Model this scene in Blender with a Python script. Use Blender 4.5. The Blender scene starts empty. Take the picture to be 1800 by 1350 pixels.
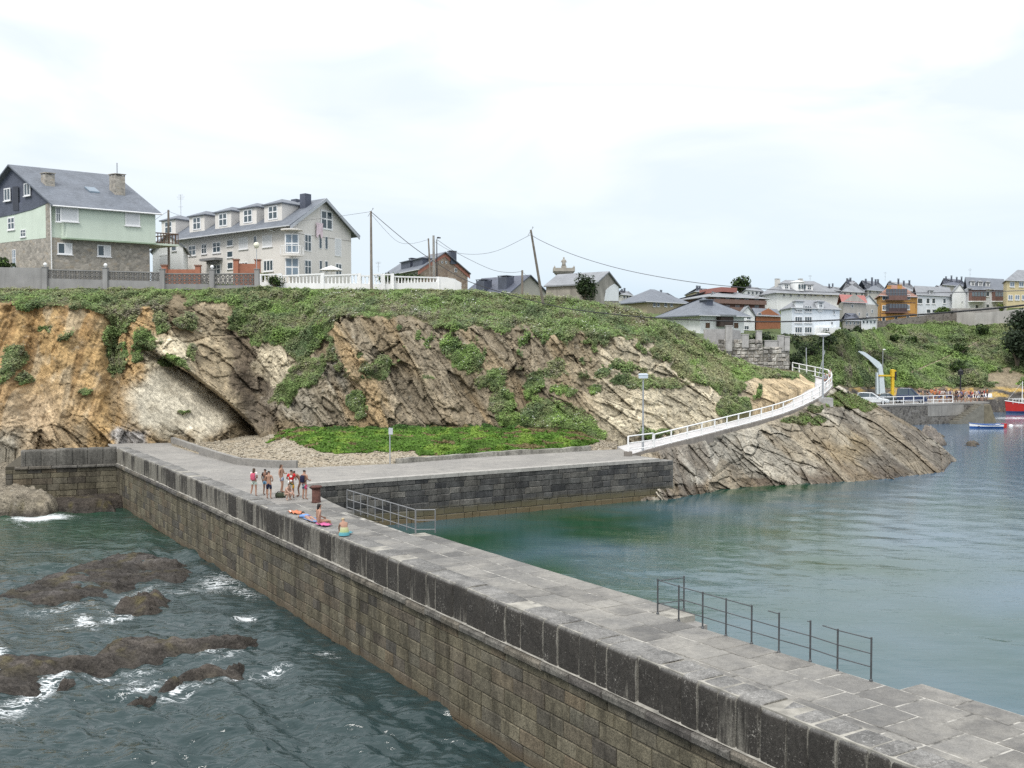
import bpy, bmesh, math, random
import numpy as np
from mathutils import Vector, Matrix

random.seed(7); RNG = np.random.default_rng(11)
scene = bpy.context.scene
COL = scene.collection
R = math.radians

# ------------------------------------------------------------------ camera
CAM_H, F, V0 = 11.4, 1800.0, 612.0
PITCH = math.atan((675 - V0) / F)
cam_data = bpy.data.cameras.new('camera')
cam = bpy.data.objects.new('camera', cam_data); COL.objects.link(cam)
cam.location = (0, 0, CAM_H); cam.rotation_euler = (R(90) - PITCH, 0, 0)
cam_data.sensor_width = 36; cam_data.lens = 36; cam_data.clip_start = 0.5; cam_data.clip_end = 20000
scene.camera = cam

# ------------------------------------------------------------------ sky, sun, exposure
SUN_EL, SUN_AZ = R(52), R(205)          # azimuth from +Y (north) clockwise
world = bpy.data.worlds.new('World'); scene.world = world; world.use_nodes = True
wt = world.node_tree; wt.nodes.clear()

def nd(nt, t, inp=None, **at):
    n = nt.nodes.new(t)
    for k, v in at.items(): setattr(n, k, v)
    for k, v in (inp or {}).items():
        s = n.inputs[k]
        if isinstance(v, bpy.types.NodeSocket): nt.links.new(v, s)
        elif isinstance(v, bpy.types.Node): nt.links.new(v.outputs[0], s)
        else:
            if hasattr(s.default_value, '__len__') and len(s.default_value) == 4 and len(v) == 3: v = (*v, 1)
            s.default_value = v
    return n

def ramp(nt, fac, stops, interp='LINEAR'):
    n = nt.nodes.new('ShaderNodeValToRGB'); n.color_ramp.interpolation = interp
    el = n.color_ramp.elements
    while len(el) < len(stops): el.new(.5)
    for e, (p, c) in zip(el, stops):
        e.position = p; e.color = (c, c, c, 1) if not hasattr(c, '__len__') else (*c[:3], 1)
    nt.links.new(fac, n.inputs[0]); return n

def mixc(nt, fac, a, b, mode='MIX'):
    n = nt.nodes.new('ShaderNodeMix'); n.data_type = 'RGBA'; n.blend_type = mode
    for i, v in ((0, fac), (6, a), (7, b)):
        if isinstance(v, bpy.types.NodeSocket): nt.links.new(v, n.inputs[i])
        else: n.inputs[i].default_value = v if i == 0 else ((*v, 1) if len(v) == 3 else v)
    return n.outputs[2]

def mth(nt, op, a, b=0.0, c=0.0):
    n = nt.nodes.new('ShaderNodeMath'); n.operation = op
    for i, v in enumerate((a, b, c)):
        if isinstance(v, bpy.types.NodeSocket): nt.links.new(v, n.inputs[i])
        else: n.inputs[i].default_value = v
    return n.outputs[0]

sky = nd(wt, 'ShaderNodeTexSky', sky_type='NISHITA', sun_disc=False, sun_elevation=SUN_EL, sun_rotation=SUN_AZ,
         air_density=1.0, dust_density=2.0, ozone_density=1.0)
bg1 = nd(wt, 'ShaderNodeBackground', {'Color': sky.outputs[0], 'Strength': 0.1})
tc = nd(wt, 'ShaderNodeTexCoord')
sep = nd(wt, 'ShaderNodeSeparateXYZ', {0: tc.outputs['Generated']})
elev = sep.outputs['Z']
base = ramp(wt, mth(wt, 'MULTIPLY_ADD', elev, 1.0, 0.0),
            [(0.0, (.39, .485, .585)), (.05, (.46, .55, .635)), (.10, (.565, .625, .675)), (.16, (.63, .665, .69)), (.22, (.70, .715, .725)), (.34, (.84, .86, .88)), (.5, (1.12, 1.13, 1.15)), (1.0, (1.55, 1.56, 1.58))])
mp = nd(wt, 'ShaderNodeMapping', {'Vector': tc.outputs['Generated'], 'Scale': (1.5, 1.5, 6.0), 'Location': (.3, .1, .25)})
n1 = nd(wt, 'ShaderNodeTexNoise', {'Vector': mp.outputs[0], 'Scale': 1.9, 'Detail': 5.0, 'Roughness': .48, 'Distortion': .9})
cl = ramp(wt, n1.outputs['Fac'], [(.42, 0.0), (.62, 1.0)])
cloud = mixc(wt, mth(wt, 'MULTIPLY', cl.outputs[0], .72), base.outputs[0], (.525, .59, .645))
bg2 = nd(wt, 'ShaderNodeBackground', {'Color': cloud, 'Strength': 1.0})
mixs = nd(wt, 'ShaderNodeMixShader', {0: .90, 1: bg1.outputs[0], 2: bg2.outputs[0]})
nd(wt, 'ShaderNodeOutputWorld', {'Surface': mixs.outputs[0]})

sun_d = bpy.data.lights.new('sun', 'SUN'); sun_d.energy = 1.5; sun_d.angle = R(16); sun_d.color = (1, .97, .92)
sun = bpy.data.objects.new('sun', sun_d); COL.objects.link(sun)
sd = Vector((math.sin(SUN_AZ) * math.cos(SUN_EL), math.cos(SUN_AZ) * math.cos(SUN_EL), math.sin(SUN_EL)))
sun.rotation_euler = sd.to_track_quat('Z', 'Y').to_euler()
scene.view_settings.view_transform = 'Standard'; scene.view_settings.look = 'None'
scene.view_settings.exposure = 0.68; scene.view_settings.gamma = 1.0; scene.view_settings.use_curve_mapping = False
scene.render.engine = 'CYCLES'
scene.cycles.max_bounces = 6; scene.cycles.diffuse_bounces = 3; scene.cycles.glossy_bounces = 3
scene.cycles.use_denoising = False

# ------------------------------------------------------------------ places: points on the ray of a photo position at a depth or a height
ca, sa = math.cos(PITCH), math.sin(PITCH)
def D(u, v, d):
    """point at depth d (metres along +Y)"""
    x, up = u - 900.0, 675.0 - v
    y = F * ca + up * sa; z = -F * sa + up * ca
    return Vector((x / y * d, d, CAM_H + z / y * d))
def P(u, v, z):
    x, up = u - 900.0, 675.0 - v
    y = F * ca + up * sa; zz = -F * sa + up * ca
    d = (z - CAM_H) / zz * y
    return Vector((x / y * d, d, z))
def Dn(u, v, d):
    x, up = u - 900.0, 675.0 - v
    y = F * ca + up * sa; z = -F * sa + up * ca
    return np.stack([x / y * d, d + 0 * x, CAM_H + z / y * d], -1)
def px(p):
    """photo position of a world point (for laying things out)"""
    y, z = p[1], p[2] - CAM_H
    f = y * ca - z * sa; up = y * sa + z * ca
    return 900 + F * p[0] / f, 675 - F * up / f

# ------------------------------------------------------------------ noise (vectorised gradient noise)
def _h(ix, iy, iz, s):
    n = (ix * 374761393 + iy * 668265263 + iz * 2147483647 + s * 974634777) & 0xffffffff
    n = ((n ^ (n >> 13)) * 1274126177) & 0xffffffff
    n = ((n ^ (n >> 16)) * 2246822519) & 0xffffffff
    return n ^ (n >> 15)
_G = np.array([(1,1,0),(-1,1,0),(1,-1,0),(-1,-1,0),(1,0,1),(-1,0,1),(1,0,-1),(-1,0,-1),(0,1,1),(0,-1,1),(0,1,-1),(0,-1,-1),(1,1,0),(-1,1,0),(0,-1,1),(0,-1,-1)], float)
def pn(x, y, z=0.0, s=0):
    x, y, z = np.broadcast_arrays(np.asarray(x, float), np.asarray(y, float), np.asarray(z, float))
    fx, fy, fz = np.floor(x), np.floor(y), np.floor(z)
    ix, iy, iz = fx.astype(np.int64), fy.astype(np.int64), fz.astype(np.int64)
    x, y, z = x - fx, y - fy, z - fz
    fade = lambda t: t * t * t * (t * (t * 6 - 15) + 10)
    u, v, w = fade(x), fade(y), fade(z)
    out = 0
    for dx in (0, 1):
        for dy in (0, 1):
            for dz in (0, 1):
                g = _G[_h(ix + dx, iy + dy, iz + dz, s) & 15]
                d = g[..., 0] * (x - dx) + g[..., 1] * (y - dy) + g[..., 2] * (z - dz)
                out = out + d * (u if dx else 1 - u) * (v if dy else 1 - v) * (w if dz else 1 - w)
    return out
def fbm(x, y, z=0.0, o=4, s=0, g=.5):
    t, a, f = 0, 1.0, 1.0
    for i in range(o):
        t = t + a * pn(np.asarray(x) * f, np.asarray(y) * f, np.asarray(z) * f, s + i * 17); a *= g; f *= 2.03
    return t
def cells(x, y, s=0):
    """2-d cell noise: (distance to edge, random of the nearest cell)"""
    x, y = np.asarray(x, float), np.asarray(y, float)
    ix, iy = np.floor(x).astype(np.int64), np.floor(y).astype(np.int64)
    d1 = np.full(x.shape, 9.0); d2 = d1.copy(); r1 = np.zeros(x.shape)
    for dx in (-1, 0, 1):
        for dy in (-1, 0, 1):
            hx = _h(ix + dx, iy + dy, 0 * ix, s) / 4294967296.0; hy = _h(ix + dx, iy + dy, 0 * ix + 1, s) / 4294967296.0
            d = (ix + dx + hx - x) ** 2 + (iy + dy + hy - y) ** 2
            rr = _h(ix + dx, iy + dy, 0 * ix + 2, s) / 4294967296.0
            n = d < d1
            d2 = np.where(n, d1, np.minimum(d2, d)); r1 = np.where(n, rr, r1); d1 = np.where(n, d, d1)
    return np.sqrt(d2) - np.sqrt(d1), r1
def sst(a, b, x):
    t = np.clip((np.asarray(x, float) - a) / (b - a), 0, 1); return t * t * (3 - 2 * t)

# ------------------------------------------------------------------ objects
WL = {}      # world location of every parent-able object
def tag(o, label=None, cat=None, group=None, kind=None):
    if label: o['label'] = label
    if cat: o['category'] = cat
    if group: o['group'] = group
    if kind: o['kind'] = kind
    return o
def thing(name, label, cat, loc=(0, 0, 0), group=None, rz=0.0):
    o = bpy.data.objects.new(name, None); COL.objects.link(o)
    o.location = loc; o.rotation_euler.z = rz; WL[o.name] = Vector(loc)
    o.empty_display_size = .3
    return tag(o, label, cat, group)
def link(name, mesh, parent=None, wloc=(0, 0, 0)):
    """link a mesh whose vertices are relative to wloc (world) under parent"""
    o = bpy.data.objects.new(name, mesh); COL.objects.link(o)
    w = Vector(wloc)
    if parent is not None:
        o.parent = parent; o.location = w - WL.get(parent.name, Vector())
    else: o.location = w
    WL[o.name] = w
    return o
def np_mesh(name, V, Fc, mats=(), smooth=False, attrs=None):
    V = np.asarray(V, np.float32); Fc = np.asarray(Fc, np.int32)
    m = bpy.data.meshes.new(name); k = Fc.shape[1]
    m.vertices.add(len(V)); m.vertices.foreach_set('co', V.ravel())
    m.loops.add(Fc.size); m.loops.foreach_set('vertex_index', Fc.ravel())
    m.polygons.add(len(Fc)); m.polygons.foreach_set('loop_start', np.arange(0, Fc.size, k, dtype=np.int32))
    m.polygons.foreach_set('loop_total', np.full(len(Fc), k, np.int32))
    if smooth: m.polygons.foreach_set('use_smooth', np.ones(len(Fc), bool))
    for a, (typ, arr) in (attrs or {}).items():
        at = m.attributes.new(a, typ, 'POINT')
        arr = np.asarray(arr, np.float32)
        if typ == 'FLOAT': at.data.foreach_set('value', arr.ravel())
        elif typ == 'FLOAT_VECTOR': at.data.foreach_set('vector', arr.ravel())
        else:
            c = np.ones((len(V), 4), np.float32); c[:, :3] = arr; at.data.foreach_set('color', c.ravel())
    for mt in mats: m.materials.append(mt)
    m.update(calc_edges=True); m.validate()
    return m
def grid_faces(nr, nc):
    i = np.arange(nr * nc).reshape(nr, nc)
    return np.stack([i[:-1, :-1], i[:-1, 1:], i[1:, 1:], i[1:, :-1]], -1).reshape(-1, 4)

class MB:
    """collects shapes in world (or local) coordinates; build() links them as one mesh object"""
    def __init__(s): s.v, s.f, s.m = [], [], []
    def add(s, vs, fs, mi=0):
        b = len(s.v); s.v += [tuple(v) for v in vs]
        for f in fs: s.f.append([b + i for i in f]); s.m.append(mi)
        return s
    def hexa(s, c, mi=0):           # 8 corners: bottom 0-3 ccw, top 4-7
        return s.add(c, [(0, 3, 2, 1), (4, 5, 6, 7), (0, 1, 5, 4), (1, 2, 6, 5), (2, 3, 7, 6), (3, 0, 4, 7)], mi)
    def box(s, x0, y0, z0, x1, y1, z1, mi=0):
        return s.hexa([(x0, y0, z0), (x1, y0, z0), (x1, y1, z0), (x0, y1, z0), (x0, y0, z1), (x1, y0, z1), (x1, y1, z1), (x0, y1, z1)], mi)
    def obox(s, o, a, b, c, mi=0):  # oriented box from corner o and three edge vectors
        o, a, b, c = Vector(o), Vector(a), Vector(b), Vector(c)
        return s.hexa([o, o + a, o + a + b, o + b, o + c, o + a + c, o + a + b + c, o + b + c], mi)
    def tube(s, pts, r, n=6, mi=0, caps=True):
        pts = [Vector(p) for p in pts]; rs = r if hasattr(r, '__len__') else [r] * len(pts)
        b = len(s.v)
        for i, p in enumerate(pts):
            t = (pts[min(i + 1, len(pts) - 1)] - pts[max(i - 1, 0)]).normalized()
            q = t.cross(Vector((0, 0, 1)))
            if q.length < .05: q = t.cross(Vector((1, 0, 0)))
            q.normalize(); w = t.cross(q)
            for k in range(n):
                a = 2 * math.pi * k / n
                s.v.append(tuple(p + (q * math.cos(a) + w * math.sin(a)) * rs[i]))
        for i in range(len(pts) - 1):
            for k in range(n):
                k2 = (k + 1) % n
                s.f.append([b + i * n + k, b + i * n + k2, b + (i + 1) * n + k2, b + (i + 1) * n + k]); s.m.append(mi)
        if caps:
            s.f.append([b + k for k in range(n)][::-1]); s.m.append(mi)
            s.f.append([b + (len(pts) - 1) * n + k for k in range(n)]); s.m.append(mi)
        return s
    def lathe(s, c, prof, n=10, mi=0):   # prof: (r, z) from bottom to top
        return s.tube([Vector(c) + Vector((0, 0, z)) for r, z in prof], [max(r, 1e-3) for r, z in prof], n, mi)
    def prism(s, poly, z0, z1, mi=0):
        n = len(poly); b = [(p[0], p[1], z0) for p in poly]; t = [(p[0], p[1], z1) for p in poly]
        return s.add(b + t, [list(range(n))[::-1], list(range(n, 2 * n))] + [(i, (i + 1) % n, n + (i + 1) % n, n + i) for i in range(n)], mi)
    def extrude(s, poly, vec, mi=0):     # poly: 3-d loop
        n = len(poly); vec = Vector(vec); t = [Vector(p) + vec for p in poly]
        return s.add(list(poly) + t, [list(range(n))[::-1], list(range(n, 2 * n))] + [(i, (i + 1) % n, n + (i + 1) % n, n + i) for i in range(n)], mi)
    def loft(s, rings, mi=0, caps=True, closed=True):
        b = len(s.v); n = len(rings[0])
        for r in rings: s.v += [tuple(p) for p in r]
        for i in range(len(rings) - 1):
            for k in range(n if closed else n - 1):
                k2 = (k + 1) % n
                s.f.append([b + i * n + k, b + i * n + k2, b + (i + 1) * n + k2, b + (i + 1) * n + k]); s.m.append(mi)
        if caps and closed:
            s.f.append([b + k for k in range(n)][::-1]); s.m.append(mi)
            s.f.append([b + (len(rings) - 1) * n + k for k in range(n)]); s.m.append(mi)
        return s
    def mesh(s, name, mats, origin=(0, 0, 0), smooth=False, bevel=0.0):
        m = bpy.data.meshes.new(name); ox, oy, oz = origin
        m.from_pydata([(x - ox, y - oy, z - oz) for x, y, z in s.v], [], s.f)
        mats = mats if isinstance(mats, (list, tuple)) else [mats]
        for mt in mats: m.materials.append(mt)
        m.polygons.foreach_set('material_index', s.m)
        bm = bmesh.new(); bm.from_mesh(m)
        bmesh.ops.recalc_face_normals(bm, faces=bm.faces)
        if bevel: bmesh.ops.bevel(bm, geom=bm.edges[:], offset=bevel, segments=1, affect='EDGES', clamp_overlap=True)
        bm.to_mesh(m); bm.free()
        if smooth: m.polygons.foreach_set('use_smooth', np.ones(len(m.polygons), bool))
        m.update(); return m
    def build(s, name, mats, parent=None, smooth=False, bevel=0.0, base=False):
        if parent is not None: o = WL[parent.name]
        else:
            a = np.array(s.v); o = Vector((*(a.min(0)[:2] + a.max(0)[:2]) / 2, a[:, 2].min()))
        return link(name, s.mesh(name, mats, o, smooth, bevel), parent, o)

def copy_tree(o, parent=None):
    c = o.copy(); COL.objects.link(c)
    if parent is not None: c.parent = parent
    for ch in list(o.children): copy_tree(ch, c)
    return c

# ------------------------------------------------------------------ materials
def newmat(name):
    m = bpy.data.materials.new(name); m.use_nodes = True; nt = m.node_tree; nt.nodes.clear(); return m, nt
def finish(nt, col, rough=.75, bump=None, bstr=.4, bdist=.05, spec=.35, metal=0.0, **kw):
    b = nd(nt, 'ShaderNodeBsdfPrincipled', {'Base Color': col, 'Roughness': rough, 'Specular IOR Level': spec, 'Metallic': metal, **kw})
    if bump is not None:
        bn = nd(nt, 'ShaderNodeBump', {'Strength': bstr, 'Distance': bdist, 'Height': bump}); nt.links.new(bn.outputs[0], b.inputs['Normal'])
    nd(nt, 'ShaderNodeOutputMaterial', {'Surface': b.outputs[0]}); return b
def pos(nt, sc=(1, 1, 1), rot=(0, 0, 0)):
    g = nd(nt, 'ShaderNodeNewGeometry')
    return nd(nt, 'ShaderNodeMapping', {'Vector': g.outputs['Position'], 'Scale': sc, 'Rotation': rot}).outputs[0]
def noise(nt, vec, scale, detail=4.0, rough=.55, dist=0.0):
    return nd(nt, 'ShaderNodeTexNoise', {'Vector': vec, 'Scale': scale, 'Detail': detail, 'Roughness': rough, 'Distortion': dist}).outputs['Fac']
_MC = {}
def paint(color, rough=.6, var=.12, sc=1.5, bump=0.0, metal=0.0, spec=.35, streak=.0):
    """plain surface with a little unevenness and wear"""
    key = (tuple(round(c, 4) for c in color), rough, var, sc, bump, metal, spec, streak)
    if key in _MC: return _MC[key]
    m, nt = newmat('surface'); v = pos(nt)
    n = noise(nt, v, sc, 5); r = ramp(nt, n, [(.3, 1 - var), (.7, 1 + var * .6)])
    c = mixc(nt, 1.0, color, r.outputs[0], 'MULTIPLY')
    if streak:
        sn = noise(nt, pos(nt, (1, 1, .12)), sc * 2.5, 4); sr = ramp(nt, sn, [(.45, 1.0), (.75, 1 - streak)])
        c = mixc(nt, 1.0, c, sr.outputs[0], 'MULTIPLY')
    hb = noise(nt, v, sc * 12, 3) if bump else None
    finish(nt, c, rough, hb, bump, .03, spec, metal); _MC[key] = m
    return m
def glass(color=(.03, .045, .055)):
    key = ('glass', color)
    if key not in _MC:
        m, nt = newmat('window_glass'); n = noise(nt, pos(nt), .8, 2)
        finish(nt, mixc(nt, n, color, tuple(c * 2.2 for c in color)), .08, spec=.6); _MC[key] = m
    return _MC[key]

WHITE = paint((.78, .78, .77), .45, .06); WHITE_WALL = paint((.79, .80, .80), .8, .08, .5, streak=.10)
STEEL = paint((.085, .09, .095), .5, .3, 3, metal=.3); GREY_METAL = paint((.38, .40, .42), .5, .1, metal=.3)
WOODPOLE = paint((.22, .19, .16), .85, .3, 2, streak=.3); BLACK = paint((.02, .02, .022), .6, .2)
# ================================================================== THE SETTING
def interp_tab(tab, u):
    t = np.array(tab, float); return [np.interp(u, t[:, 0], t[:, i]) for i in range(1, t.shape[1])]

def sdf_poly(x, y, poly):
    """signed distance to a polygon, positive inside"""
    p = np.array(poly, float); d = np.full(x.shape, 1e9); ins = np.zeros(x.shape, bool)
    for i in range(len(p)):
        a, b = p[i - 1], p[i]
        ex, ey = b - a; L = ex * ex + ey * ey + 1e-12
        t = np.clip(((x - a[0]) * ex + (y - a[1]) * ey) / L, 0, 1)
        d = np.minimum(d, np.hypot(x - a[0] - t * ex, y - a[1] - t * ey))
        c = ((a[1] > y) != (b[1] > y)) & (x < (b[0] - a[0]) * (y - a[1]) / (b[1] - a[1] + 1e-12) + a[0])
        ins ^= c
    return np.where(ins, d, -d)

def planks(a, b, s=0, big=1.0):
    """broken slabs of tilted strata: a across the beds, b along them (metres)"""
    wa = a + .8 * fbm(a * .10, b * .08, s, 3, s) + .28 * pn(a * .9, b * .3, 0, s + 3); b = b + 1.2 * fbm(a * .2, b * .2, s + 7.7, 3, s + 2)
    e1, r1 = cells(wa * .42 / big, b * .115 / big, s + 1)
    e2, r2 = cells(wa * 1.1 / big, b * .36 / big, s + 5)
    e3, r3 = cells(wa * 2.5, b * 1.0, s + 9)
    e4, r4 = cells(wa * 5.5, b * 2.6, s + 13)
    h = (r1 - .5) * 1.5 * big + (r2 - .5) * .95 * big + (r3 - .5) * .44 + (r4 - .5) * .17
    h = h - .26 * (1 - sst(0, .05, e1)) - .16 * (1 - sst(0, .06, e2)) - .08 * (1 - sst(0, .10, e3))
    return h + .3 * fbm(a * .5, b * .2, s, 3, s + 21) - .35 * np.abs(fbm(a * 1.1, b * .45, s, 4, s + 25)) + .12 * fbm(a * 3.2, b * 2.0, s, 3, s + 27), r1, r2

def rock_mat(name='cliff_rock', rust=.45, lichen=.5):
    m, nt = newmat(name)
    at = nd(nt, 'ShaderNodeAttribute', attribute_name='rock'); st = nd(nt, 'ShaderNodeAttribute', attribute_name='strata')
    vg = nd(nt, 'ShaderNodeAttribute', attribute_name='veg')
    vs = nd(nt, 'ShaderNodeMapping', {'Vector': st.outputs['Vector'], 'Scale': (1.0, .33, 1.0)}).outputs[0]
    nA = noise(nt, vs, 1.3, 6, .62, .3); nB = noise(nt, vs, 6.0, 5, .65, .2); nC = noise(nt, pos(nt), .55, 5, .6)
    nD = noise(nt, pos(nt), 3.2, 5, .7)
    c = mixc(nt, 1.0, at.outputs['Color'], ramp(nt, nA, [(.25, .55), (.5, 1.0), (.75, 1.42)]).outputs[0], 'MULTIPLY')
    c = mixc(nt, 1.0, c, ramp(nt, nB, [(.28, .58), (.5, 1.02), (.72, 1.32)]).outputs[0], 'MULTIPLY')
    c = mixc(nt, 1.0, c, ramp(nt, nD, [(.3, .7), (.5, 1.0), (.7, 1.25)]).outputs[0], 'MULTIPLY')
    c = mixc(nt, ramp(nt, nC, [(.5, 0.0), (.74, rust)]).outputs[0], c, (.22, .175, .11))          # rust
    c = mixc(nt, ramp(nt, noise(nt, pos(nt), 1.1, 6, .7), [(.6, 0.0), (.75, lichen)]).outputs[0], c, (.46, .44, .38))  # lichen, quartz
    vq = nd(nt, 'ShaderNodeMapping', {'Vector': st.outputs['Vector'], 'Scale': (1.0, .22, .5)}).outputs[0]
    crack = ramp(nt, noise(nt, vq, 2.6, 7, .72, 1.1), [(.31, .2), (.40, 1.0)])
    c = mixc(nt, .5, c, crack.outputs[0], 'MULTIPLY')
    nE = noise(nt, pos(nt), 11.0, 4, .75); c = mixc(nt, .9, c, ramp(nt, nE, [(.33, .55), (.5, 1.0), (.68, 1.5)]).outputs[0], 'MULTIPLY')
    soil = mixc(nt, nD, (.075, .085, .035), (.17, .145, .08))
    c = mixc(nt, ramp(nt, vg.outputs['Fac'], [(.35, 0.0), (.6, 1.0)]).outputs[0], c, soil)
    hb = mth(nt, 'ADD', mth(nt, 'MULTIPLY', nB, .6), mth(nt, 'ADD', mth(nt, 'MULTIPLY', nD, .5), mth(nt, 'ADD', mth(nt, 'MULTIPLY', nE, .3), mth(nt, 'MULTIPLY', crack.outputs[0], .5))))
    finish(nt, c, .9, hb, .8, .22, .2)
    return m
ROCK = rock_mat(); HROCK = rock_mat('headland_rock', .22, .5); WETROCK = rock_mat('wet_rock', .08, .07)

def leaf_mat():
    m, nt = newmat('foliage')
    at = nd(nt, 'ShaderNodeAttribute', attribute_name='col')
    d = nd(nt, 'ShaderNodeBsdfPrincipled', {'Base Color': at.outputs['Color'], 'Roughness': .65, 'Specular IOR Level': .2})
    t = nd(nt, 'ShaderNodeBsdfTranslucent', {'Color': at.outputs['Color']})
    nd(nt, 'ShaderNodeOutputMaterial', {'Surface': nd(nt, 'ShaderNodeMixShader', {0: .25, 1: d.outputs[0], 2: t.outputs[0]}).outputs[0]})
    return m
LEAF = leaf_mat()

def leaf_mesh(name, C, Nrm, size, col, ratio=.55):
    """one rhombus leaf per point"""
    n = len(C); r = RNG.normal(size=(n, 3))
    t = np.cross(Nrm, r); t /= np.linalg.norm(t, axis=1)[:, None] + 1e-9
    b = np.cross(Nrm, t); b /= np.linalg.norm(b, axis=1)[:, None] + 1e-9
    s = np.asarray(size).reshape(-1, 1)
    V = np.stack([C - t * s, C + b * s * ratio, C + t * s, C - b * s * ratio], 1).reshape(-1, 3)
    Fc = np.arange(4 * n).reshape(n, 4)
    return np_mesh(name, V, Fc, [LEAF], attrs={'col': ('FLOAT_COLOR', np.repeat(col, 4, 0))})

PAL = np.array([(.10, .15, .066), (.17, .245, .085), (.225, .335, .09), (.265, .28, .135), (.215, .185, .15), (.42, .38, .25)])
def veg_colour(x, y, z, seed=0, bright=0.0, dry=0.0, heath=0.0):
    """clumps of different plants: dark green, mid green, bright green, olive, heather, dry grass"""
    k = .45
    a = fbm(x * k, y * k * .5, z * k * 1.3, 3, seed); b = fbm(x * k * .7 + 9, y * k * .4, z * k, 3, seed + 40); c = fbm(x * 1.6, y, z * 1.6, 2, seed + 70)
    w = np.stack([.62 + 1.2 * a, .7 - 1.0 * a + .6 * c, -.15 + bright + 1.7 * b, .5 + dry * .6 - b + .5 * c, -.1 + heath - 1.5 * b - .8 * c, -.40 + dry + 1.3 * a + .6 * c], 1)
    w = np.exp(4.2 * (w + RNG.normal(size=w.shape) * .22)); w /= w.sum(1)[:, None]
    col = w @ PAL
    return col * RNG.uniform(.65, 1.4, (len(col), 1))

# ------------------------------------------------------------------ the cliff
#        u   v_base d_base v_lip d_lip v_crest d_crest
CLIFF = [(-300, 800, 80, 533, 88, 508, 96), (0, 790, 81, 535, 88, 507, 95.5), (100, 790, 82, 535, 88.5, 508, 96), (200, 782, 84, 545, 91, 508, 97),
         (300, 776, 86, 538, 92, 508, 98), (400, 770, 87, 545, 95, 508, 100), (450, 766, 88, 560, 96, 505, 101), (520, 752, 89, 585, 95, 508, 103),
         (600, 750, 88.5, 553, 93, 509, 104), (700, 748, 88.5, 563, 94, 508, 105), (800, 750, 88.5, 573, 94, 509, 106), (900, 748, 88.5, 578, 94, 517, 106),
         (1000, 752, 87.5, 583, 93.5, 525, 105), (1060, 774, 87, 590, 93.5, 535, 104.5), (1130, 776, 89, 598, 95, 550, 105), (1200, 757, 91.8, 640, 97.5, 573, 106),
         (1240, 747, 93.8, 664, 98.5, 600, 107), (1260, 741, 94.8, 672, 99, 614, 107.5), (1300, 728, 97.3, 672, 101, 633, 108), (1345, 715, 100.2, 675, 103, 648, 108), (1380, 700, 102.5, 672, 105, 653, 109),
         (1405, 682, 105.5, 668, 108, 656, 111), (1430, 676, 107.5, 671, 110, 661, 113)]
VEGLINE = [(-300, 533), (0, 533), (60, 540), (150, 538), (180, 545), (188, 600), (200, 650), (215, 640), (228, 570), (250, 536), (290, 545), (304, 522), (316, 522), (328, 542), (360, 535),
           (400, 545), (420, 580), (440, 612), (470, 600), (500, 622), (530, 640), (560, 612), (588, 570), (600, 555), (640, 556), (680, 566), (720, 562), (760, 572), (800, 584), (830, 572),
           (870, 588), (920, 584), (960, 604), (1000, 588), (1050, 596), (1100, 600), (1150, 604), (1175, 640), (1200, 660), (1230, 685), (1260, 698), (1290, 684), (1320, 664), (1350, 669), (1400, 663), (1440, 663)]
VEGBLOBS = [(15, 640, 24, 34), (50, 668, 14, 10), (199, 600, 16, 72), (330, 565, 20, 13), (335, 622, 8, 12), (322, 717, 12, 4), (152, 690, 13, 6), (85, 578, 8, 5), (118, 590, 7, 5), (75, 582, 5, 3), (525, 662, 34, 22), (500, 690, 30, 24),
            (545, 645, 25, 14), (630, 706, 14, 20), (650, 655, 26, 18), (665, 640, 14, 10), (790, 610, 20, 16), (820, 632, 30, 20), (862, 668, 30, 18), (882, 706, 24, 26), (940, 678, 16, 28), (905, 740, 26, 22), (960, 745, 62, 42), (1010, 760, 50, 30), (930, 770, 80, 16),
            (990, 690, 22, 10), (1040, 686, 16, 14), (1100, 668, 40, 12), (1165, 676, 48, 10), (1090, 640, 30, 8), (1290, 714, 34, 26), (1240, 650, 18, 16), (1170, 625, 40, 12), (1150, 768, 26, 6), (1330, 690, 10, 10), (300, 640, 20, 12), (260, 600, 26, 16), (240, 625, 14, 14), (285, 560, 16, 20)]
NU = 1040; NV = 205
uu = np.linspace(-260, 1432, NU); vb, db, vl, dl, vc, dc = interp_tab(CLIFF, uu)
vc = vc + 2.2 * fbm(uu * .02, 0 * uu, 3.3, 4)
vveg = np.interp(uu, *np.array(VEGLINE).T)
rows = np.linspace(0, 1, NV)[:, None]
V_ = vb + (vc - vb) * rows; U_ = np.broadcast_to(uu, V_.shape).copy()
tl = np.clip((vb - V_) / (vb - vl), 0, 1); t2 = np.clip((vl - V_) / (vl - vc), 0, 1)
Dp = db + (dl - db) * tl ** 1.15 + (dc - dl) * t2 ** .85
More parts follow.
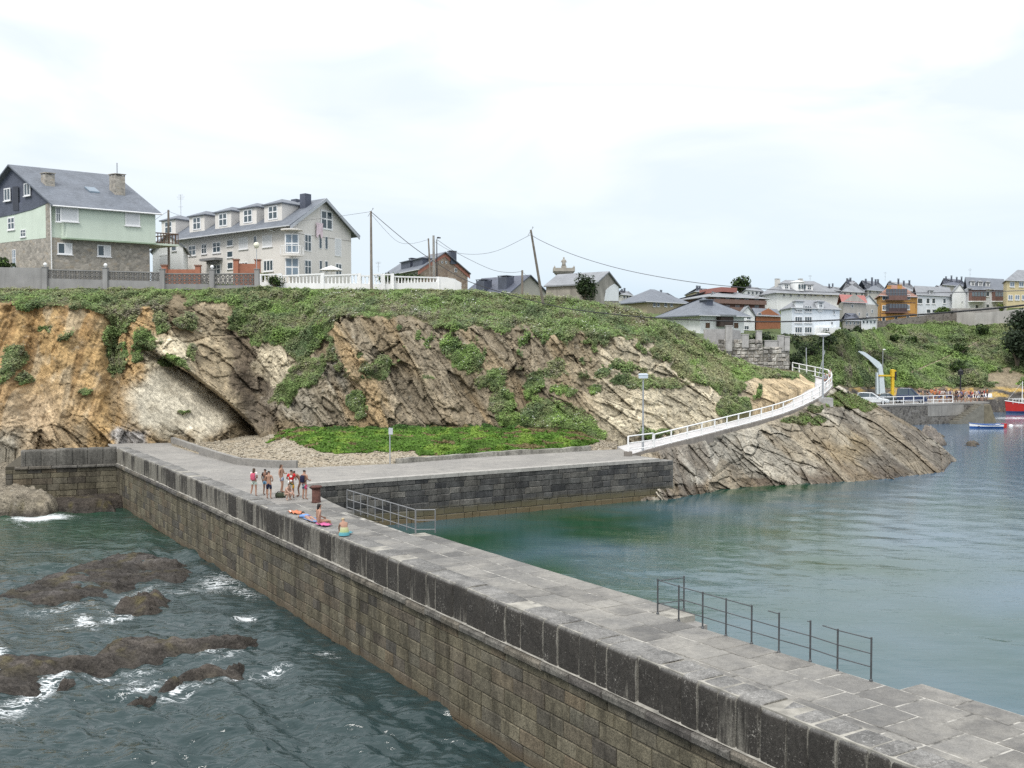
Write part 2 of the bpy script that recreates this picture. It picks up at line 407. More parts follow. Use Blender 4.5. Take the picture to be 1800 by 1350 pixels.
# small ledges and recesses of the photographed face
def blob(cu, cv, ru, rv, p=2.0): return np.exp(-(((U_ - cu) / ru) ** 2 + ((V_ - cv) / rv) ** 2) ** (p / 2))
lx = np.array([225, 260, 330, 400, 445, 470], float); ly = np.array([598, 612, 655, 708, 752, 790], float)
lv = np.interp(U_, lx, ly); side = V_ - lv                        # below the hanging bed: positive
win = sst(225, 330, U_) * (1 - sst(455, 500, U_))
Dp += win * np.where(side > 0, 3.5 * np.exp(-np.maximum(side, 0) / 26.0), -2.6 * np.exp(-np.maximum(-side, 0) / 55.0) * sst(-2, 8, -side))
Dp += 2.2 * blob(200, 610, 16, 85) + 2.4 * blob(452, 690, 26, 80) - 1.0 * blob(310, 545, 12, 30) - .9 * blob(500, 650, 40, 40) + 1.3 * blob(420, 590, 30, 40)
Dp += 1.6 * blob(60, 650, 40, 120) - 1.4 * blob(15, 700, 30, 60) - 1.2 * blob(640, 620, 60, 60) + 1.2 * blob(830, 700, 22, 60) - 1.0 * blob(1175, 700, 70, 30, 4) - .8 * blob(1160, 745, 80, 25, 4)
Dp += 1.5 * blob(1030, 690, 20, 70) + 1.0 * blob(560, 600, 30, 30) - 1.2 * blob(760, 740, 60, 14)
W = Dn(U_, V_, Dp); X_, Z_ = W[..., 0], W[..., 2]
def beds(X, Z, Y, deg, seed, big=1.0):
    d = math.radians(deg); A = X * math.sin(d) + Z * math.cos(d); B = X * math.cos(d) - Z * math.sin(d)
    return (A, B) + planks(A, B, seed, big)
def blend(regs, wts):
    k = np.argmax(np.stack(wts), 0); sel = lambda i: np.choose(k, [r_[i] for r_ in regs])
    return sel(0), sel(1), sum(r_[2] * w for r_, w in zip(regs, wts)), sel(3), sel(4)
wA = sst(490, 462, U_ + (V_ - 650) * .12); wC = sst(1030, 1080, U_); wB = 1 - wA - wC
A_, B_, h, r1, r2 = blend([beds(X_, Z_, 0, 40, 2), beds(X_, Z_, 0, 55, 3, .9), beds(X_, Z_, 0, 33, 4, .8)], [wA, wB, wC])
wu = U_ + 17 * fbm(X_ * .35, Z_ * .35, 1.7, 5, 5, .62) ; wv = V_ + 15 * fbm(X_ * .35, Z_ * .35, 7.1, 5, 9, .62)
veg = sst(-7, 7, np.interp(wu, *np.array(VEGLINE).T) - wv)
for cu, cv, ru, rv in VEGBLOBS:
    veg = np.maximum(veg, sst(1.3, .6, np.hypot((wu - cu) / ru, (wv - cv) / rv)))
veg = np.maximum(veg, .75 * sst(.25, .5, fbm(X_ * .6, Z_ * .6, 4.4, 4, 31)) * sst(480, 560, U_) * sst(700, 640, V_))
slab = sst(1.2, .7, np.hypot((wu - 330) / 110, (wv - 705) / 62)) * sst(0, 14, side)
och = sst(195, 175, wu) * sst(790, 700, V_)
amp = (1 - .92 * slab) * (1 - .82 * och) * (1 - .85 * veg) * np.interp(U_, [-260, 480, 560, 1100, 1250, 1432], [.7, .9, .95, .8, .6, .3])
Dp -= amp * h
Dp -= och * (.55 * fbm(X_ * .9, Z_ * .14, 2.2, 4, 51) + .25 * fbm(X_ * 1.5, Z_ * 1.2, 0, 4, 52))
Dp -= veg * (.55 * fbm(X_ * .7, Z_ * .8, 5.0, 4, 61) + .35)
Dp += slab * .10 * fbm(A_ * 2, B_ * .4, 0, 3, 71)
# albedo of the beds
def mix(c, k, w): return c * (1 - w[..., None]) + np.array(k) * w[..., None]
OCH, PALE, BRN, GRY, DRK, SLB = (.50, .345, .175), (.50, .455, .36), (.25, .205, .145), (.26, .245, .215), (.10, .085, .075), (.56, .53, .46)
rock = np.zeros(U_.shape + (3,)) + np.array(BRN)
rock = mix(rock, OCH, sst(215, 185, wu)); rock = mix(rock, (.52, .42, .29), sst(215, 120, wu) * sst(.0, .4, fbm(X_ * .5, Z_ * .25, 0, 3, 81)))
rock = mix(rock, (.40, .32, .23), sst(640, 720, wv) * sst(200, 60, wu)); rock = mix(rock, GRY, sst(745, 775, wv) * sst(60, 20, wu))
rock = mix(rock, (.40, .28, .15), sst(200, 215, wu) * sst(300, 250, wu))
rock = mix(rock, PALE, sst(1.2, .6, np.hypot((wu - 290) / 50, (wv - 620) / 40)))
rock = mix(rock, SLB, slab); rock = mix(rock, (.40, .34, .25), win * sst(-2, 6, -side) * sst(330, 360, wu) * .8)
rock = mix(rock, (.36, .35, .36), sst(1.2, .8, np.hypot((wu - 235) / 36, (wv - 768) / 22)))
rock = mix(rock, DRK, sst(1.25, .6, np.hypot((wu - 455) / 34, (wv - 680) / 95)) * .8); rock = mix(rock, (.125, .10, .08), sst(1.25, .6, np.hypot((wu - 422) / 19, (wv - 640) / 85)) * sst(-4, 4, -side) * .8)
rock = mix(rock, (.33, .21, .10), och * sst(.0, .3, fbm(X_ * .8, Z_ * .1, 5.5, 4, 83)) * .75)
rock = mix(rock, GRY, sst(1.2, .7, np.hypot((wu - 560) / 90, (wv - 690) / 60)))
rock = mix(rock, PALE, sst(1.2, .8, np.hypot((wu - 480) / 34, (wv - 640) / 40)) * .8)
for k, w in (((.37, .27, .155), .6), (BRN, .5), (PALE, .5), (DRK, .5)):      # bands along the beds in the middle face
    f = fbm(A_ * .33 + w * 31, B_ * .05, 3.1, 3, int(w * 100) + len(k)); rock = mix(rock, k, sst(-.02, .30, f) * w * sst(520, 580, wu) * sst(1060, 1000, wu))
rock = mix(rock, (.47, .43, .345), sst(990, 1080, wu) * .85); rock = mix(rock, (.60, .55, .44), sst(1.2, .7, np.hypot((wu - 1170) / 110, (wv - 730) / 40)) * .8)
rock = mix(rock, (.50, .40, .27), sst(1290, 1340, wu) * .8)
rock *= np.array((.88, .85, .775)) * (.78 + .44 * r1[..., None]) * (.86 + .28 * r2[..., None])
W = Dn(U_, V_, Dp)
# foot below the ground and the plateau behind the crest
foot = [W[0] + np.array((0, -.25, -1.6)), W[0] + np.array((0, -.1, -.7))]
back = [W[-1] + np.array((0, b_, z_)) for b_, z_ in ((4, .25), (12, .1), (30, -.2), (60, -2.0))]
W = np.concatenate([np.stack(foot), W, np.stack(back)]); nr = W.shape[0]
def padr(a): return np.concatenate([np.repeat(a[:1], 2, 0), a, np.repeat(a[-1:], 4, 0)])
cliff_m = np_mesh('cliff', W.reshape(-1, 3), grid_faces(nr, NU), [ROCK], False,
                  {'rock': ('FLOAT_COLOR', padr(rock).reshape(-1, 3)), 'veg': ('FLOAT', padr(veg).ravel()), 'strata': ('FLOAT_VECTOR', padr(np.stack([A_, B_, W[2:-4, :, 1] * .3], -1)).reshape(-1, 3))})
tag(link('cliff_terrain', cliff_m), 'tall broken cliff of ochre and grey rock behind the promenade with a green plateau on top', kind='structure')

def grid_sample(G, n, weight=None):
    """n random places on a grid of points: positions, outward normals (up and to the sea), index"""
    nr, nc = G.shape[:2]
    i = RNG.integers(0, nr - 1, n); j = RNG.integers(0, nc - 1, n); a, b = RNG.random((2, n, 1))
    p = (G[i, j] * (1 - a) + G[i + 1, j] * a) * (1 - b) + (G[i, j + 1] * (1 - a) + G[i + 1, j + 1] * a) * b
    nn = np.cross(G[i, j + 1] - G[i, j], G[i + 1, j] - G[i, j]); nn /= np.linalg.norm(nn, axis=1)[:, None] + 1e-9
    nn *= np.where(nn[:, 1] > 0, -1, 1)[:, None] if False else np.sign(-nn[:, 1:2] + nn[:, 2:3] * .3 + 1e-9)
    return p, nn, i, j

Wc = W[2:-4]
p, nn, i, j = grid_sample(Wc, 1100000)
gap = fbm(p[:, 0] * .55, p[:, 1] * .3, p[:, 2] * .7, 3, 99)
drz = sst(1.3, .5, np.hypot((U_[i, j] - 1230) / 120, (V_[i, j] - 640) / 50))
keep = (veg[i, j] > .45) & ((gap > -.20 + .16 * drz) | (RNG.random(len(i)) < .35 - .2 * drz)) & (U_[i, j] > -140) & (RNG.random(len(i)) < np.clip((veg[i, j] - .35) * 1.7, 0, 1))
p, nn, i, j = p[keep], nn[keep], i[keep], j[keep]
du, dv = U_[i, j], V_[i, j]
bright = .10 + .65 * sst(1.3, .6, np.hypot((du - 960) / 110, (dv - 740) / 60)) + .3 * sst(1.4, .5, np.hypot((du - 500) / 110, (dv - 570) / 50)) + .3 * sst(1.2, .5, np.hypot((du - 1290) / 50, (dv - 650) / 50)) + .25 * sst(1.2, .5, np.hypot((du - 1215) / 40, (dv - 590) / 30)) + .2 * sst(60, 0, du)
heath = .35 * sst(1.3, .5, np.hypot((du - 690) / 80, (dv - 550) / 22)) + .3 * sst(1.3, .5, np.hypot((du - 250) / 50, (dv - 575) / 40)) + .15
dry = .35 * sst(540, 500, dv) + 1.0 * sst(1.3, .4, np.hypot((du - 1230) / 120, (dv - 640) / 50)) + .1
col = veg_colour(p[:, 0], p[:, 1], p[:, 2], 3, bright, dry, heath)
fl = (RNG.random(len(p)) < .05) & (fbm(p[:, 0] * .5, p[:, 2] * .5, 1.0, 3, 91) > .02) & (du > 560) & (du < 1130)
col[fl] = (.70, .70, .64)
sz = RNG.uniform(.05, .14, len(p)) * np.where(fl, .75, 1.0)
lift = RNG.random((len(p), 1)) ** 1.4 * (.10 + .50 * sst(-.05, .4, fbm(p[:, 0] * .8, p[:, 1] * .4, p[:, 2] * .8, 3, 95))[:, None]) * (.45 + .55 * sst(512, 525, dv)[:, None]) * (1 - .5 * sst(600, 640, dv)[:, None])
C = p + nn * lift * .6 + np.array((0, 0, 1)) * lift * .5
N = nn * .7 + np.array((0, -.25, .9)) + RNG.normal(size=nn.shape) * .45; N /= np.linalg.norm(N, axis=1)[:, None]
tag(link('cliff_plants', leaf_mesh('cliff_plants', C, N, sz, col)), 'heather, grass and low green plants covering the cliff top and ledges', kind='stuff')

# ------------------------------------------------------------------ ramp geometry (shared by the rock, the ramp and its railing): outer and inner edge
RO = [(1112, 800, 80.3), (1150, 789, 82.2), (1217, 772, 85), (1267, 759, 88), (1317, 746, 91.5), (1367, 732, 95), (1405, 718, 98), (1437, 702, 101), (1455, 689, 104), (1462, 679, 107), (1456, 670, 110.5), (1438, 665, 113.5), (1415, 660, 116.5), (1393, 655, 120)]
RI = [(1085, 789, 87), (1128, 777, 88.6), (1200, 757, 91.5), (1252, 743, 94.5), (1300, 728, 97.5), (1345, 714, 100.5), (1378, 700, 103), (1400, 689, 105.3), (1410, 681, 107), (1413, 675, 109), (1410, 670, 111.5), (1404, 665, 115), (1395, 661, 117.5), (1383, 657, 121)]
RO = [D(*a) for a in RO]; RI = [D(*a) for a in RI]
for a, b in zip(RO, RI): b.z = a.z + .03

# ------------------------------------------------------------------ the headland under the ramp
HEAD = [(1095, 884, 76.2, 806, 79.8), (1150, 880, 76.8, 800, 81.8), (1170, 879, 77, 792, 82.6), (1217, 870, 79, 782, 85), (1267, 862, 81.8, 769, 87.6), (1317, 857, 83.8, 757, 91), (1367, 854, 84.8, 742, 94.5), (1405, 852, 85.5, 727, 97.5),
        (1437, 850, 86.2, 710, 100.6), (1455, 850, 86.3, 690, 103.8), (1475, 849, 86.6, 677, 106), (1500, 848, 87, 692, 106), (1540, 846, 88, 711, 105), (1575, 843, 89, 731, 104), (1610, 839, 90.5, 751, 103.5), (1640, 836, 92, 772, 103.5), (1660, 829, 95, 789, 103.5), (1672, 812, 102.6, 800, 104.5), (1684, 812, 103.5, 809, 105)]
NU2, NV2 = 500, 165
u2 = np.linspace(1096, 1683, NU2); vb2, db2, vt2, dt2 = interp_tab(HEAD, u2)
vt2 = vt2 - 5 * sst(1470, 1430, u2) + 1.5 * fbm(u2 * .06, 0 * u2, 9.3, 3)
r = np.linspace(0, 1, NV2)[:, None]
V2 = vb2 + (vt2 - vb2) * r; U2 = np.broadcast_to(u2, V2.shape).copy(); D2 = db2 + (dt2 - db2) * r ** 1.1
W2 = Dn(U2, V2, D2); wL = sst(1300, 1235, U2 + (V2 - 800) * .4)
A2, B2, h2, q1, q2 = blend([beds(W2[..., 0] - W2[..., 1] * .2, W2[..., 2], 0, 56, 44, .8), beds(W2[..., 0] - W2[..., 1] * .2, W2[..., 2] - W2[..., 1] * .1, 0, 35, 45, .85)], [wL, 1 - wL])
edge2 = sst(1, .9, r) * .95 + .05
edge2 = np.where(U2 < 1470, edge2, 1.0)
D2 = D2 - h2 * 1.0 * edge2
wv2 = V2 + 8 * fbm(W2[..., 0] * .4, W2[..., 2] * .4, 0, 3, 101)
hrow = (V2 - vt2) / (vb2 - vt2)
rock2 = np.zeros(U2.shape + (3,)) + np.array((.40, .38, .335))
rock2 = mix(rock2, (.42, .41, .38), sst(1330, 1240, U2) * .6); rock2 = mix(rock2, (.47, .37, .22), sst(1.2, .5, np.hypot((U2 - 1470) / 90, (wv2 - 780) / 40)) * .7)
rock2 = mix(rock2, (.17, .14, .11), sst(.74, .9, hrow + .12 * fbm(W2[..., 0] * .3, W2[..., 2], 0, 3, 105)))
rock2 = mix(rock2, (.17, .15, .13), sst(1520, 1620, U2 + 60 * hrow) * .8); rock2 = mix(rock2, (.25, .24, .22), sst(1250, 1150, U2) * .5)
for k, w in (((.17, .15, .13), .7), ((.56, .53, .46), .6), ((.30, .245, .17), .5)):
    f = fbm(A2 * .45 + w * 57, B2 * .07, 1.1, 3, int(w * 100)); rock2 = mix(rock2, k, sst(.06, .25, f) * w)
rock2 *= np.array((.68, .66, .62)) * (.75 + .5 * q1[..., None]) * (.85 + .3 * q2[..., None])
veg2 = np.zeros(U2.shape)
wu2 = U2 + 8 * fbm(W2[..., 0] * .5, W2[..., 2] * .5, 2, 3, 111)
for cu, cv, ru, rv in ((1490, 704, 38, 14), (1465, 712, 16, 8), (1415, 734, 14, 8), (1435, 720, 12, 8), (1395, 742, 22, 6), (1525, 716, 16, 8), (1440, 742, 14, 7)):
    veg2 = np.maximum(veg2, sst(1.25, .8, np.hypot((wu2 - cu) / ru, (wv2 - cv) / rv)))
W2 = Dn(U2, V2, D2)
Wb = np.concatenate([(W2[:1] + np.array((0, -1.5, -2.2))), (W2[:1] + np.array((0, -.4, -.7))), W2, W2[-1:] + np.array((0, .8, -.15)), W2[-1:] + np.array((1.0, 3.5, -2.0)), W2[-1:] + np.array((2.0, 10, -8)), W2[-1:] * np.array((1.03, 1.12, 0)) + np.array((0, 0, -2))])
def pad2(a): return np.concatenate([np.repeat(a[:1], 2, 0), a, np.repeat(a[-1:], 4, 0)])
head_m = np_mesh('headland', Wb.reshape(-1, 3), grid_faces(Wb.shape[0], NU2), [HROCK], False,
                 {'rock': ('FLOAT_COLOR', pad2(rock2).reshape(-1, 3)), 'veg': ('FLOAT', pad2(veg2).ravel()), 'strata': ('FLOAT_VECTOR', pad2(np.stack([A2, B2, W2[..., 1] * .3], -1)).reshape(-1, 3))})
tag(link('headland_terrain', head_m), 'low headland of tilted grey rock slabs running down into the water under the ramp', kind='structure')
p, nn, i, j = grid_sample(W2, 120000); k = veg2[i, j] > .5; p, nn = p[k], nn[k]
col = veg_colour(p[:, 0], p[:, 1], p[:, 2], 8, .3, .35, 0)
N = nn * .6 + np.array((0, 0, .8)) + RNG.normal(size=nn.shape) * .5; N /= np.linalg.norm(N, axis=1)[:, None]
tag(link('headland_grass', leaf_mesh('headland_grass', p + np.array((0, 0, 1)) * RNG.random((len(p), 1)) * .13, N, RNG.uniform(.05, .12, len(p)), col)), 'short green grass on the top of the headland rock', kind='stuff')

# ------------------------------------------------------------------ rocks in the water, each its own heightfield
def reef(name, label, poly_px, hgt, rim=1.2, colr=(.13, .115, .10), step=.11, world_poly=None, slope=0.0, dipa=20, plank=.6, group=None, cat='rock', top=None, wet=.35):
    poly = world_poly or [tuple(P(u, v, 0)[:2]) for u, v in poly_px]
    a = np.array(poly); x0, y0 = a.min(0) - .8; x1, y1 = a.max(0) + .8
    nx, ny = int((x1 - x0) / step) + 2, int((y1 - y0) / step) + 2
    gx, gy = np.meshgrid(np.linspace(x0, x1, nx), np.linspace(y0, y1, ny))
    wx = gx + .7 * fbm(gx * .6, gy * .6, 0, 3, 121); wy = gy + .7 * fbm(gx * .6, gy * .6, 5, 3, 122)
    s = sdf_poly(wx, wy, poly)
    an = math.radians(dipa); A = gx * math.sin(an) + gy * math.cos(an); B = gx * math.cos(an) - gy * math.sin(an)
    hh, c1, c2 = planks(A, B, 131, .7)
    m = sst(-.7, rim, s)
    z = -.7 + m * (hgt + .7) + m * plank * (np.clip(hh, -.8, .7) * .42 - .30 * np.abs(fbm(gx * 1.3, gy * 1.3, 0, 4, 141)) + .10 * fbm(A * 4, B * 1.5, 0, 3, 142)) + slope * np.maximum(gy - y0, 0) * m
    c = np.zeros(z.shape + (3,)) + np.array(colr)
    c = mix(c, tuple(k * 1.4 for k in colr), sst(.55, .8, c1) * .7); c = mix(c, (.10, .085, .03), sst(.1, .35, fbm(gx * .8, gy * .8, 2, 3, 151)) * .6 * sst(1.0, .3, z))
    c = mix(c, (.045, .04, .035), sst(wet, .02, z) * .9)
    if top: c = mix(c, top, sst(wet * .8, wet * 2.2, z))
    Vv = np.stack([gx, gy, z], -1).reshape(-1, 3); Fc = grid_faces(ny, nx)
    Fc = Fc[(z.ravel()[Fc].max(1) > -.55)]
    us, inv = np.unique(Fc, return_inverse=True); Fc = inv.reshape(-1, 4); Vv = Vv[us]
    o = np.array((a[:, 0].mean(), a[:, 1].mean(), 0))
    me = np_mesh(name, Vv - o, Fc, [HROCK if name == 'shore_rock' else WETROCK], False, {'rock': ('FLOAT_COLOR', c.reshape(-1, 3)[us]), 'veg': ('FLOAT', np.zeros(len(us))), 'strata': ('FLOAT_VECTOR', np.stack([A, B, z], -1).reshape(-1, 3)[us])})
    ob = link(name, me, None, o); tag(ob, label, cat, group); return ob
SEA_G = 'dark rocks awash in the sea beside the pier'
reef('sea_rock', 'broad flat dark reef reaching from the left edge to the pier wall', [(-60, 1052), (0, 1030), (98, 994), (190, 970), (281, 966), (350, 982), (385, 1000), (372, 1012), (326, 1024), (237, 1036), (115, 1064), (0, 1070), (-60, 1080)], .16, 2.0, (.072, .066, .062), plank=.55, group=SEA_G)
reef('sea_rock', 'long brown reef with weed, nearest big rock at the lower left', [(-70, 1160), (0, 1150), (25, 1142), (130, 1145), (190, 1126), (205, 1112), (300, 1119), (400, 1113), (470, 1106), (490, 1112), (420, 1138), (330, 1150), (260, 1168), (190, 1176), (140, 1182), (60, 1206), (0, 1216), (-70, 1225)], .24, 1.5, (.072, .063, .055), plank=.5, group=SEA_G)
reef('sea_rock', 'small low rock in the foam just below the long brown reef', [(92, 1210), (120, 1186), (146, 1196), (112, 1217)], .38, .7, (.068, .058, .05), group=SEA_G)
reef('sea_rock', 'narrow sliver of rock in streaks of foam, lowest of the reefs', [(272, 1202), (310, 1187), (400, 1176), (432, 1160), (440, 1166), (405, 1187), (330, 1200), (280, 1208)], .3, .6, (.068, .058, .05), plank=.4, group=SEA_G)
reef('sea_rock', 'small ridged dark rock between the two large reefs', [(196, 1072), (235, 1050), (300, 1044), (310, 1055), (288, 1077), (240, 1082)], .45, .8, (.068, .058, .05), plank=.8, group=SEA_G)
reef('sea_rock', 'thin brown rock barely breaking the surface below the sliver', [(198, 1228), (268, 1213), (272, 1220), (207, 1236)], .1, .5, (.068, .058, .05), plank=.2, group=SEA_G)
reef('shore_rock', 'pale flat ledge of rock at the left edge in front of the cliff', None, 1.45, .7, (.20, .175, .135), .13, [(-56, 69.3), (-32.1, 70.0), (-31.9, 71.6), (-34.3, 73.2), (-36.2, 75.5), (-34, 84), (-58, 86)], .09, plank=.9, wet=.4)
reef('weed_rock', 'black weedy boulders at the foot of the short return wall', None, .75, .7, (.05, .042, .035), .10, [(-32.4, 70.9), (-28.0, 71.3), (-27.9, 74.0), (-29.3, 76), (-34, 74.6)], 0, plank=.5)
reef('shore_rock', 'dark spur of rock in the water beyond the headland tip', None, 1.9, 2.2, (.17, .15, .13), .14, [tuple(P(u, v, 0)[:2]) for u, v in ((1600, 790), (1658, 786), (1668, 780), (1655, 766), (1612, 764))], 0, dipa=-35, plank=1.2)
reef('shore_rock', 'small lone rock in open water to the right of the headland', None, .5, .8, (.12, .105, .09), .1, [tuple(P(u, v, 0)[:2]) for u, v in ((1697, 785), (1720, 785), (1720, 779), (1699, 779))], 0, plank=.5)

# ------------------------------------------------------------------ gravel beach between the kerbs and the cliff, and the ice plant on it
GR = [(300, 783, 84.4, 776, 87.5), (411, 813, 74.0, 770, 88.5), (524, 820, 71.9, 752, 90.5), (700, 812, 74.2, 748, 90), (850, 800, 79.0, 748, 90), (1000, 792, 82.6, 752, 89), (1040, 790, 83.4, 764, 88.5), (1085, 787, 84.6, 776, 88.5)]
NUg, NVg = 300, 90
ug = np.linspace(300, 1085, NUg); v0g, d0g, v1g, d1g = interp_tab(GR, ug); r = np.linspace(0, 1, NVg)[:, None]
Dg = d0g + (d1g - d0g) * r; z0 = CAM_H - (v0g - V0) / F * d0g; z1 = CAM_H - (v1g - V0) / F * d1g
Zg = z0 + (z1 - z0) * r ** .9
Xg = (ug - 900) / F * Dg
Zg = Zg + .10 * fbm(Xg * .7, Dg * .7, 0, 4, 161) * sst(0, .1, r) + .05 * fbm(Xg * 3, Dg * 3, 0, 2, 162) * sst(0, .1, r)
Zg = np.concatenate([Zg[:1] - 1.0, Zg]); Dg = np.concatenate([Dg[:1] - .02, Dg]); Xg = np.concatenate([Xg[:1], Xg])
def gravel_mat():
    m, nt = newmat('gravel'); v = pos(nt)
    vo = nd(nt, 'ShaderNodeTexVoronoi', {'Vector': v, 'Scale': 13.0})
    sepc = nd(nt, 'ShaderNodeSeparateColor', {0: vo.outputs['Color']})
    c = ramp(nt, sepc.outputs[0], [(0, (.20, .17, .125)), (.5, (.30, .26, .195)), (.85, (.37, .335, .265)), (1, (.48, .45, .39))])
    c = mixc(nt, ramp(nt, noise(nt, v, .6, 4), [(.4, 0.0), (.7, .6)]).outputs[0], c.outputs[0], (.27, .215, .145))
    finish(nt, c, .9, vo.outputs['Distance'], -.7, .06, .2); return m
GRAVEL = gravel_mat()
Wg = np.stack([Xg, Dg, Zg], -1)
tag(link('gravel_beach', np_mesh('gravel_beach', Wg.reshape(-1, 3), grid_faces(*Wg.shape[:2]), [GRAVEL], True)), 'sloping beach of pale gravel below the cliff', kind='structure')
def stones_mesh(name, C, size, colr, mat=None):
    """angular pebbles: squashed octahedra"""
    n = len(C); o = np.array([(1, 0, 0), (0, 1, 0), (-1, 0, 0), (0, -1, 0), (0, 0, .8), (0, 0, -.6)])
    k = o[None] * RNG.uniform(.6, 1.3, (n, 6, 1)) * np.asarray(size).reshape(-1, 1, 1)
    an = RNG.uniform(0, 6.28, n); c, s = np.cos(an)[:, None], np.sin(an)[:, None]
    x = k[..., 0] * c - k[..., 1] * s; y = k[..., 0] * s + k[..., 1] * c
    Vv = np.stack([x, y, k[..., 2] * .7], -1) + C[:, None]
    f = np.array([(0, 1, 4), (1, 2, 4), (2, 3, 4), (3, 0, 4), (1, 0, 5), (2, 1, 5), (3, 2, 5), (0, 3, 5)])
    Fc = (f[None] + 6 * np.arange(n)[:, None, None]).reshape(-1, 3)
    return np_mesh(name, Vv.reshape(-1, 3), Fc, [mat or LEAF], attrs={'col': ('FLOAT_COLOR', np.repeat(colr, 6, 0))})
ICE = [(471, 779), (500, 768), (530, 783), (561, 793), (592, 798), (659, 794), (729, 793), (742, 801), (850, 798), (930, 792), (1015, 790), (1050, 776), (1000, 752), (900, 742), (800, 748), (700, 744), (600, 742), (520, 748), (488, 764)]
p, nn, i, j = grid_sample(Wg[1:], 300000)
pu = np.array([px(q) for q in p[:1]])
f_ = p[:, 1] * ca - (p[:, 2] - CAM_H) * sa; uq = 900 + F * p[:, 0] / f_; vq = 675 - F * (p[:, 1] * sa + (p[:, 2] - CAM_H) * ca) / f_
ms = sdf_poly(uq + 9 * fbm(p[:, 0] * .8, p[:, 1] * .8, 0, 3, 171), vq + 2.5 * fbm(p[:, 0] * .8, p[:, 1] * .8, 3, 3, 172), ICE)
k = ms > 0
gp = p[k]; lump = .16 + .22 * sst(-.3, .5, fbm(gp[:, 0] * .7, gp[:, 1] * .7, 0, 3, 175)); edge = sst(0, 6, ms[k])
C = gp + np.array((0, 0, 1)) * (RNG.random(len(gp)) ** .7 * lump * (.4 + .6 * edge))[:, None]
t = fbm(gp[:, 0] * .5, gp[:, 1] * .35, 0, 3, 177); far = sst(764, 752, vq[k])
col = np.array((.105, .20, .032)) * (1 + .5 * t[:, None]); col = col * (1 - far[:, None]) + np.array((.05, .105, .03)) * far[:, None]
col = np.where((t > .28)[:, None], np.array((.17, .265, .045)), col); brown = fbm(gp[:, 0] * .3, gp[:, 1] * .8, 0, 3, 178) + sst(830, 900, uq[k]) * .25 > .42
col = np.where(brown[:, None], np.array((.19, .155, .075)), col) * RNG.uniform(.6, 1.35, (len(gp), 1))
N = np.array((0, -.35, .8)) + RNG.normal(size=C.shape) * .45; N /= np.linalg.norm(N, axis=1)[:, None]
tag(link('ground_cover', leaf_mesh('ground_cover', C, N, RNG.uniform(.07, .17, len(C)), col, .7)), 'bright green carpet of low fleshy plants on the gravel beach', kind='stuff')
gs = p[(ms < 3)][:9000]
tag(link('beach_pebbles', stones_mesh('beach_pebbles', gs + np.array((0, 0, .02)), RNG.exponential(.034, len(gs)).clip(.015, .25), np.array((.33, .29, .225)) * RNG.uniform(.55, 1.5, (len(gs), 1)))), 'loose pale stones scattered over the gravel beach', kind='stuff')

# ------------------------------------------------------------------ the green hill behind the quay, and the ground of the town
HILL = [(1376, 690, 142, 640, 147, 605, 152, 594, 156), (1480, 693, 150, 645, 155, 604, 161, 588, 166), (1560, 697, 172, 645, 184, 602, 198, 575, 212), (1620, 700, 178, 645, 190, 603, 203, 568, 214), (1700, 702, 182, 645, 195, 602, 207, 574, 213),
        (1760, 703, 183, 645, 195, 595, 205, 570, 212), (1850, 704, 186, 640, 197, 590, 206, 565, 212), (2100, 706, 190, 640, 202, 590, 212, 565, 220)]
NUh, NVh = 190, 80
uh = np.linspace(1376, 2100, NUh); t = interp_tab(HILL, uh); r = np.linspace(0, 3, NVh)
Vh = np.stack([np.array([np.interp(r, range(4), [t[2 * q][c] for q in range(4)]) for c in range(NUh)])])[0].T
Dh = np.array([np.interp(r, range(4), [t[2 * q + 1][c] for q in range(4)]) for c in range(NUh)]).T
Uh = np.broadcast_to(uh, Vh.shape)
Xh = (Uh - 900) / F * Dh
Dh = Dh - 2.6 * fbm(Xh * .07, Dh * .07, Vh * .02, 4, 181) - .7 * fbm(Xh * .4, Vh * .05, 0, 3, 182)
Wh = Dn(Uh, Vh, Dh)
path = np.abs(Vh - np.interp(Uh, [1560, 1600, 1650, 1690, 1720], [668, 656, 634, 618, 600])) < 1.6
shore = sst(672, 690, Vh + 6 * fbm(Xh * .3, Vh * .1, 0, 3, 183)); scar = np.maximum(sst(.9, .5, np.hypot((Uh - 1765) / 45, (Vh - 665) / 22) + .5 * fbm(Xh * .3, Vh * .08, 0, 3, 184)), shore)
scar = np.maximum(scar, np.where(path & (Uh > 1560) & (Uh < 1720), 1.0, 0))
hr = np.zeros(Vh.shape + (3,)) + np.array((.23, .19, .13)); hr = mix(hr, (.40, .27, .08), shore * sst(.12, .3, fbm(Xh * .25, Vh * .1, 2, 3, 185))); hr = mix(hr, (.07, .065, .06), shore * sst(.16, .02, fbm(Xh * .25, Vh * .1, 2, 3, 185)))
hr = mix(hr, (.27, .225, .16), np.where(path, 1.0, 0.0))
Wh2 = np.concatenate([Wh[:1] + np.array((0, -2, -4.5)), Wh, Wh[-1:] + np.array((0, 6, -.1)), Wh[-1:] + np.array((0, 20, -2))])
ph = lambda a: np.concatenate([a[:1], a, a[-1:], a[-1:]])
tag(link('hill_terrain', np_mesh('hill_terrain', Wh2.reshape(-1, 3), grid_faces(*Wh2.shape[:2]), [ROCK], True,
    {'rock': ('FLOAT_COLOR', ph(hr).reshape(-1, 3)), 'veg': ('FLOAT', ph(1 - scar).ravel()), 'strata': ('FLOAT_VECTOR', Wh2.reshape(-1, 3))})), 'green hillside rising behind the quay', kind='structure')
p, nn, i, j = grid_sample(Wh, 380000); k = (scar[i, j] < .5) & (Uh[i, j] < 1960); p, nn, i, j = p[k], nn[k], i[k], j[k]
du, dv = Uh[i, j], Vh[i, j]
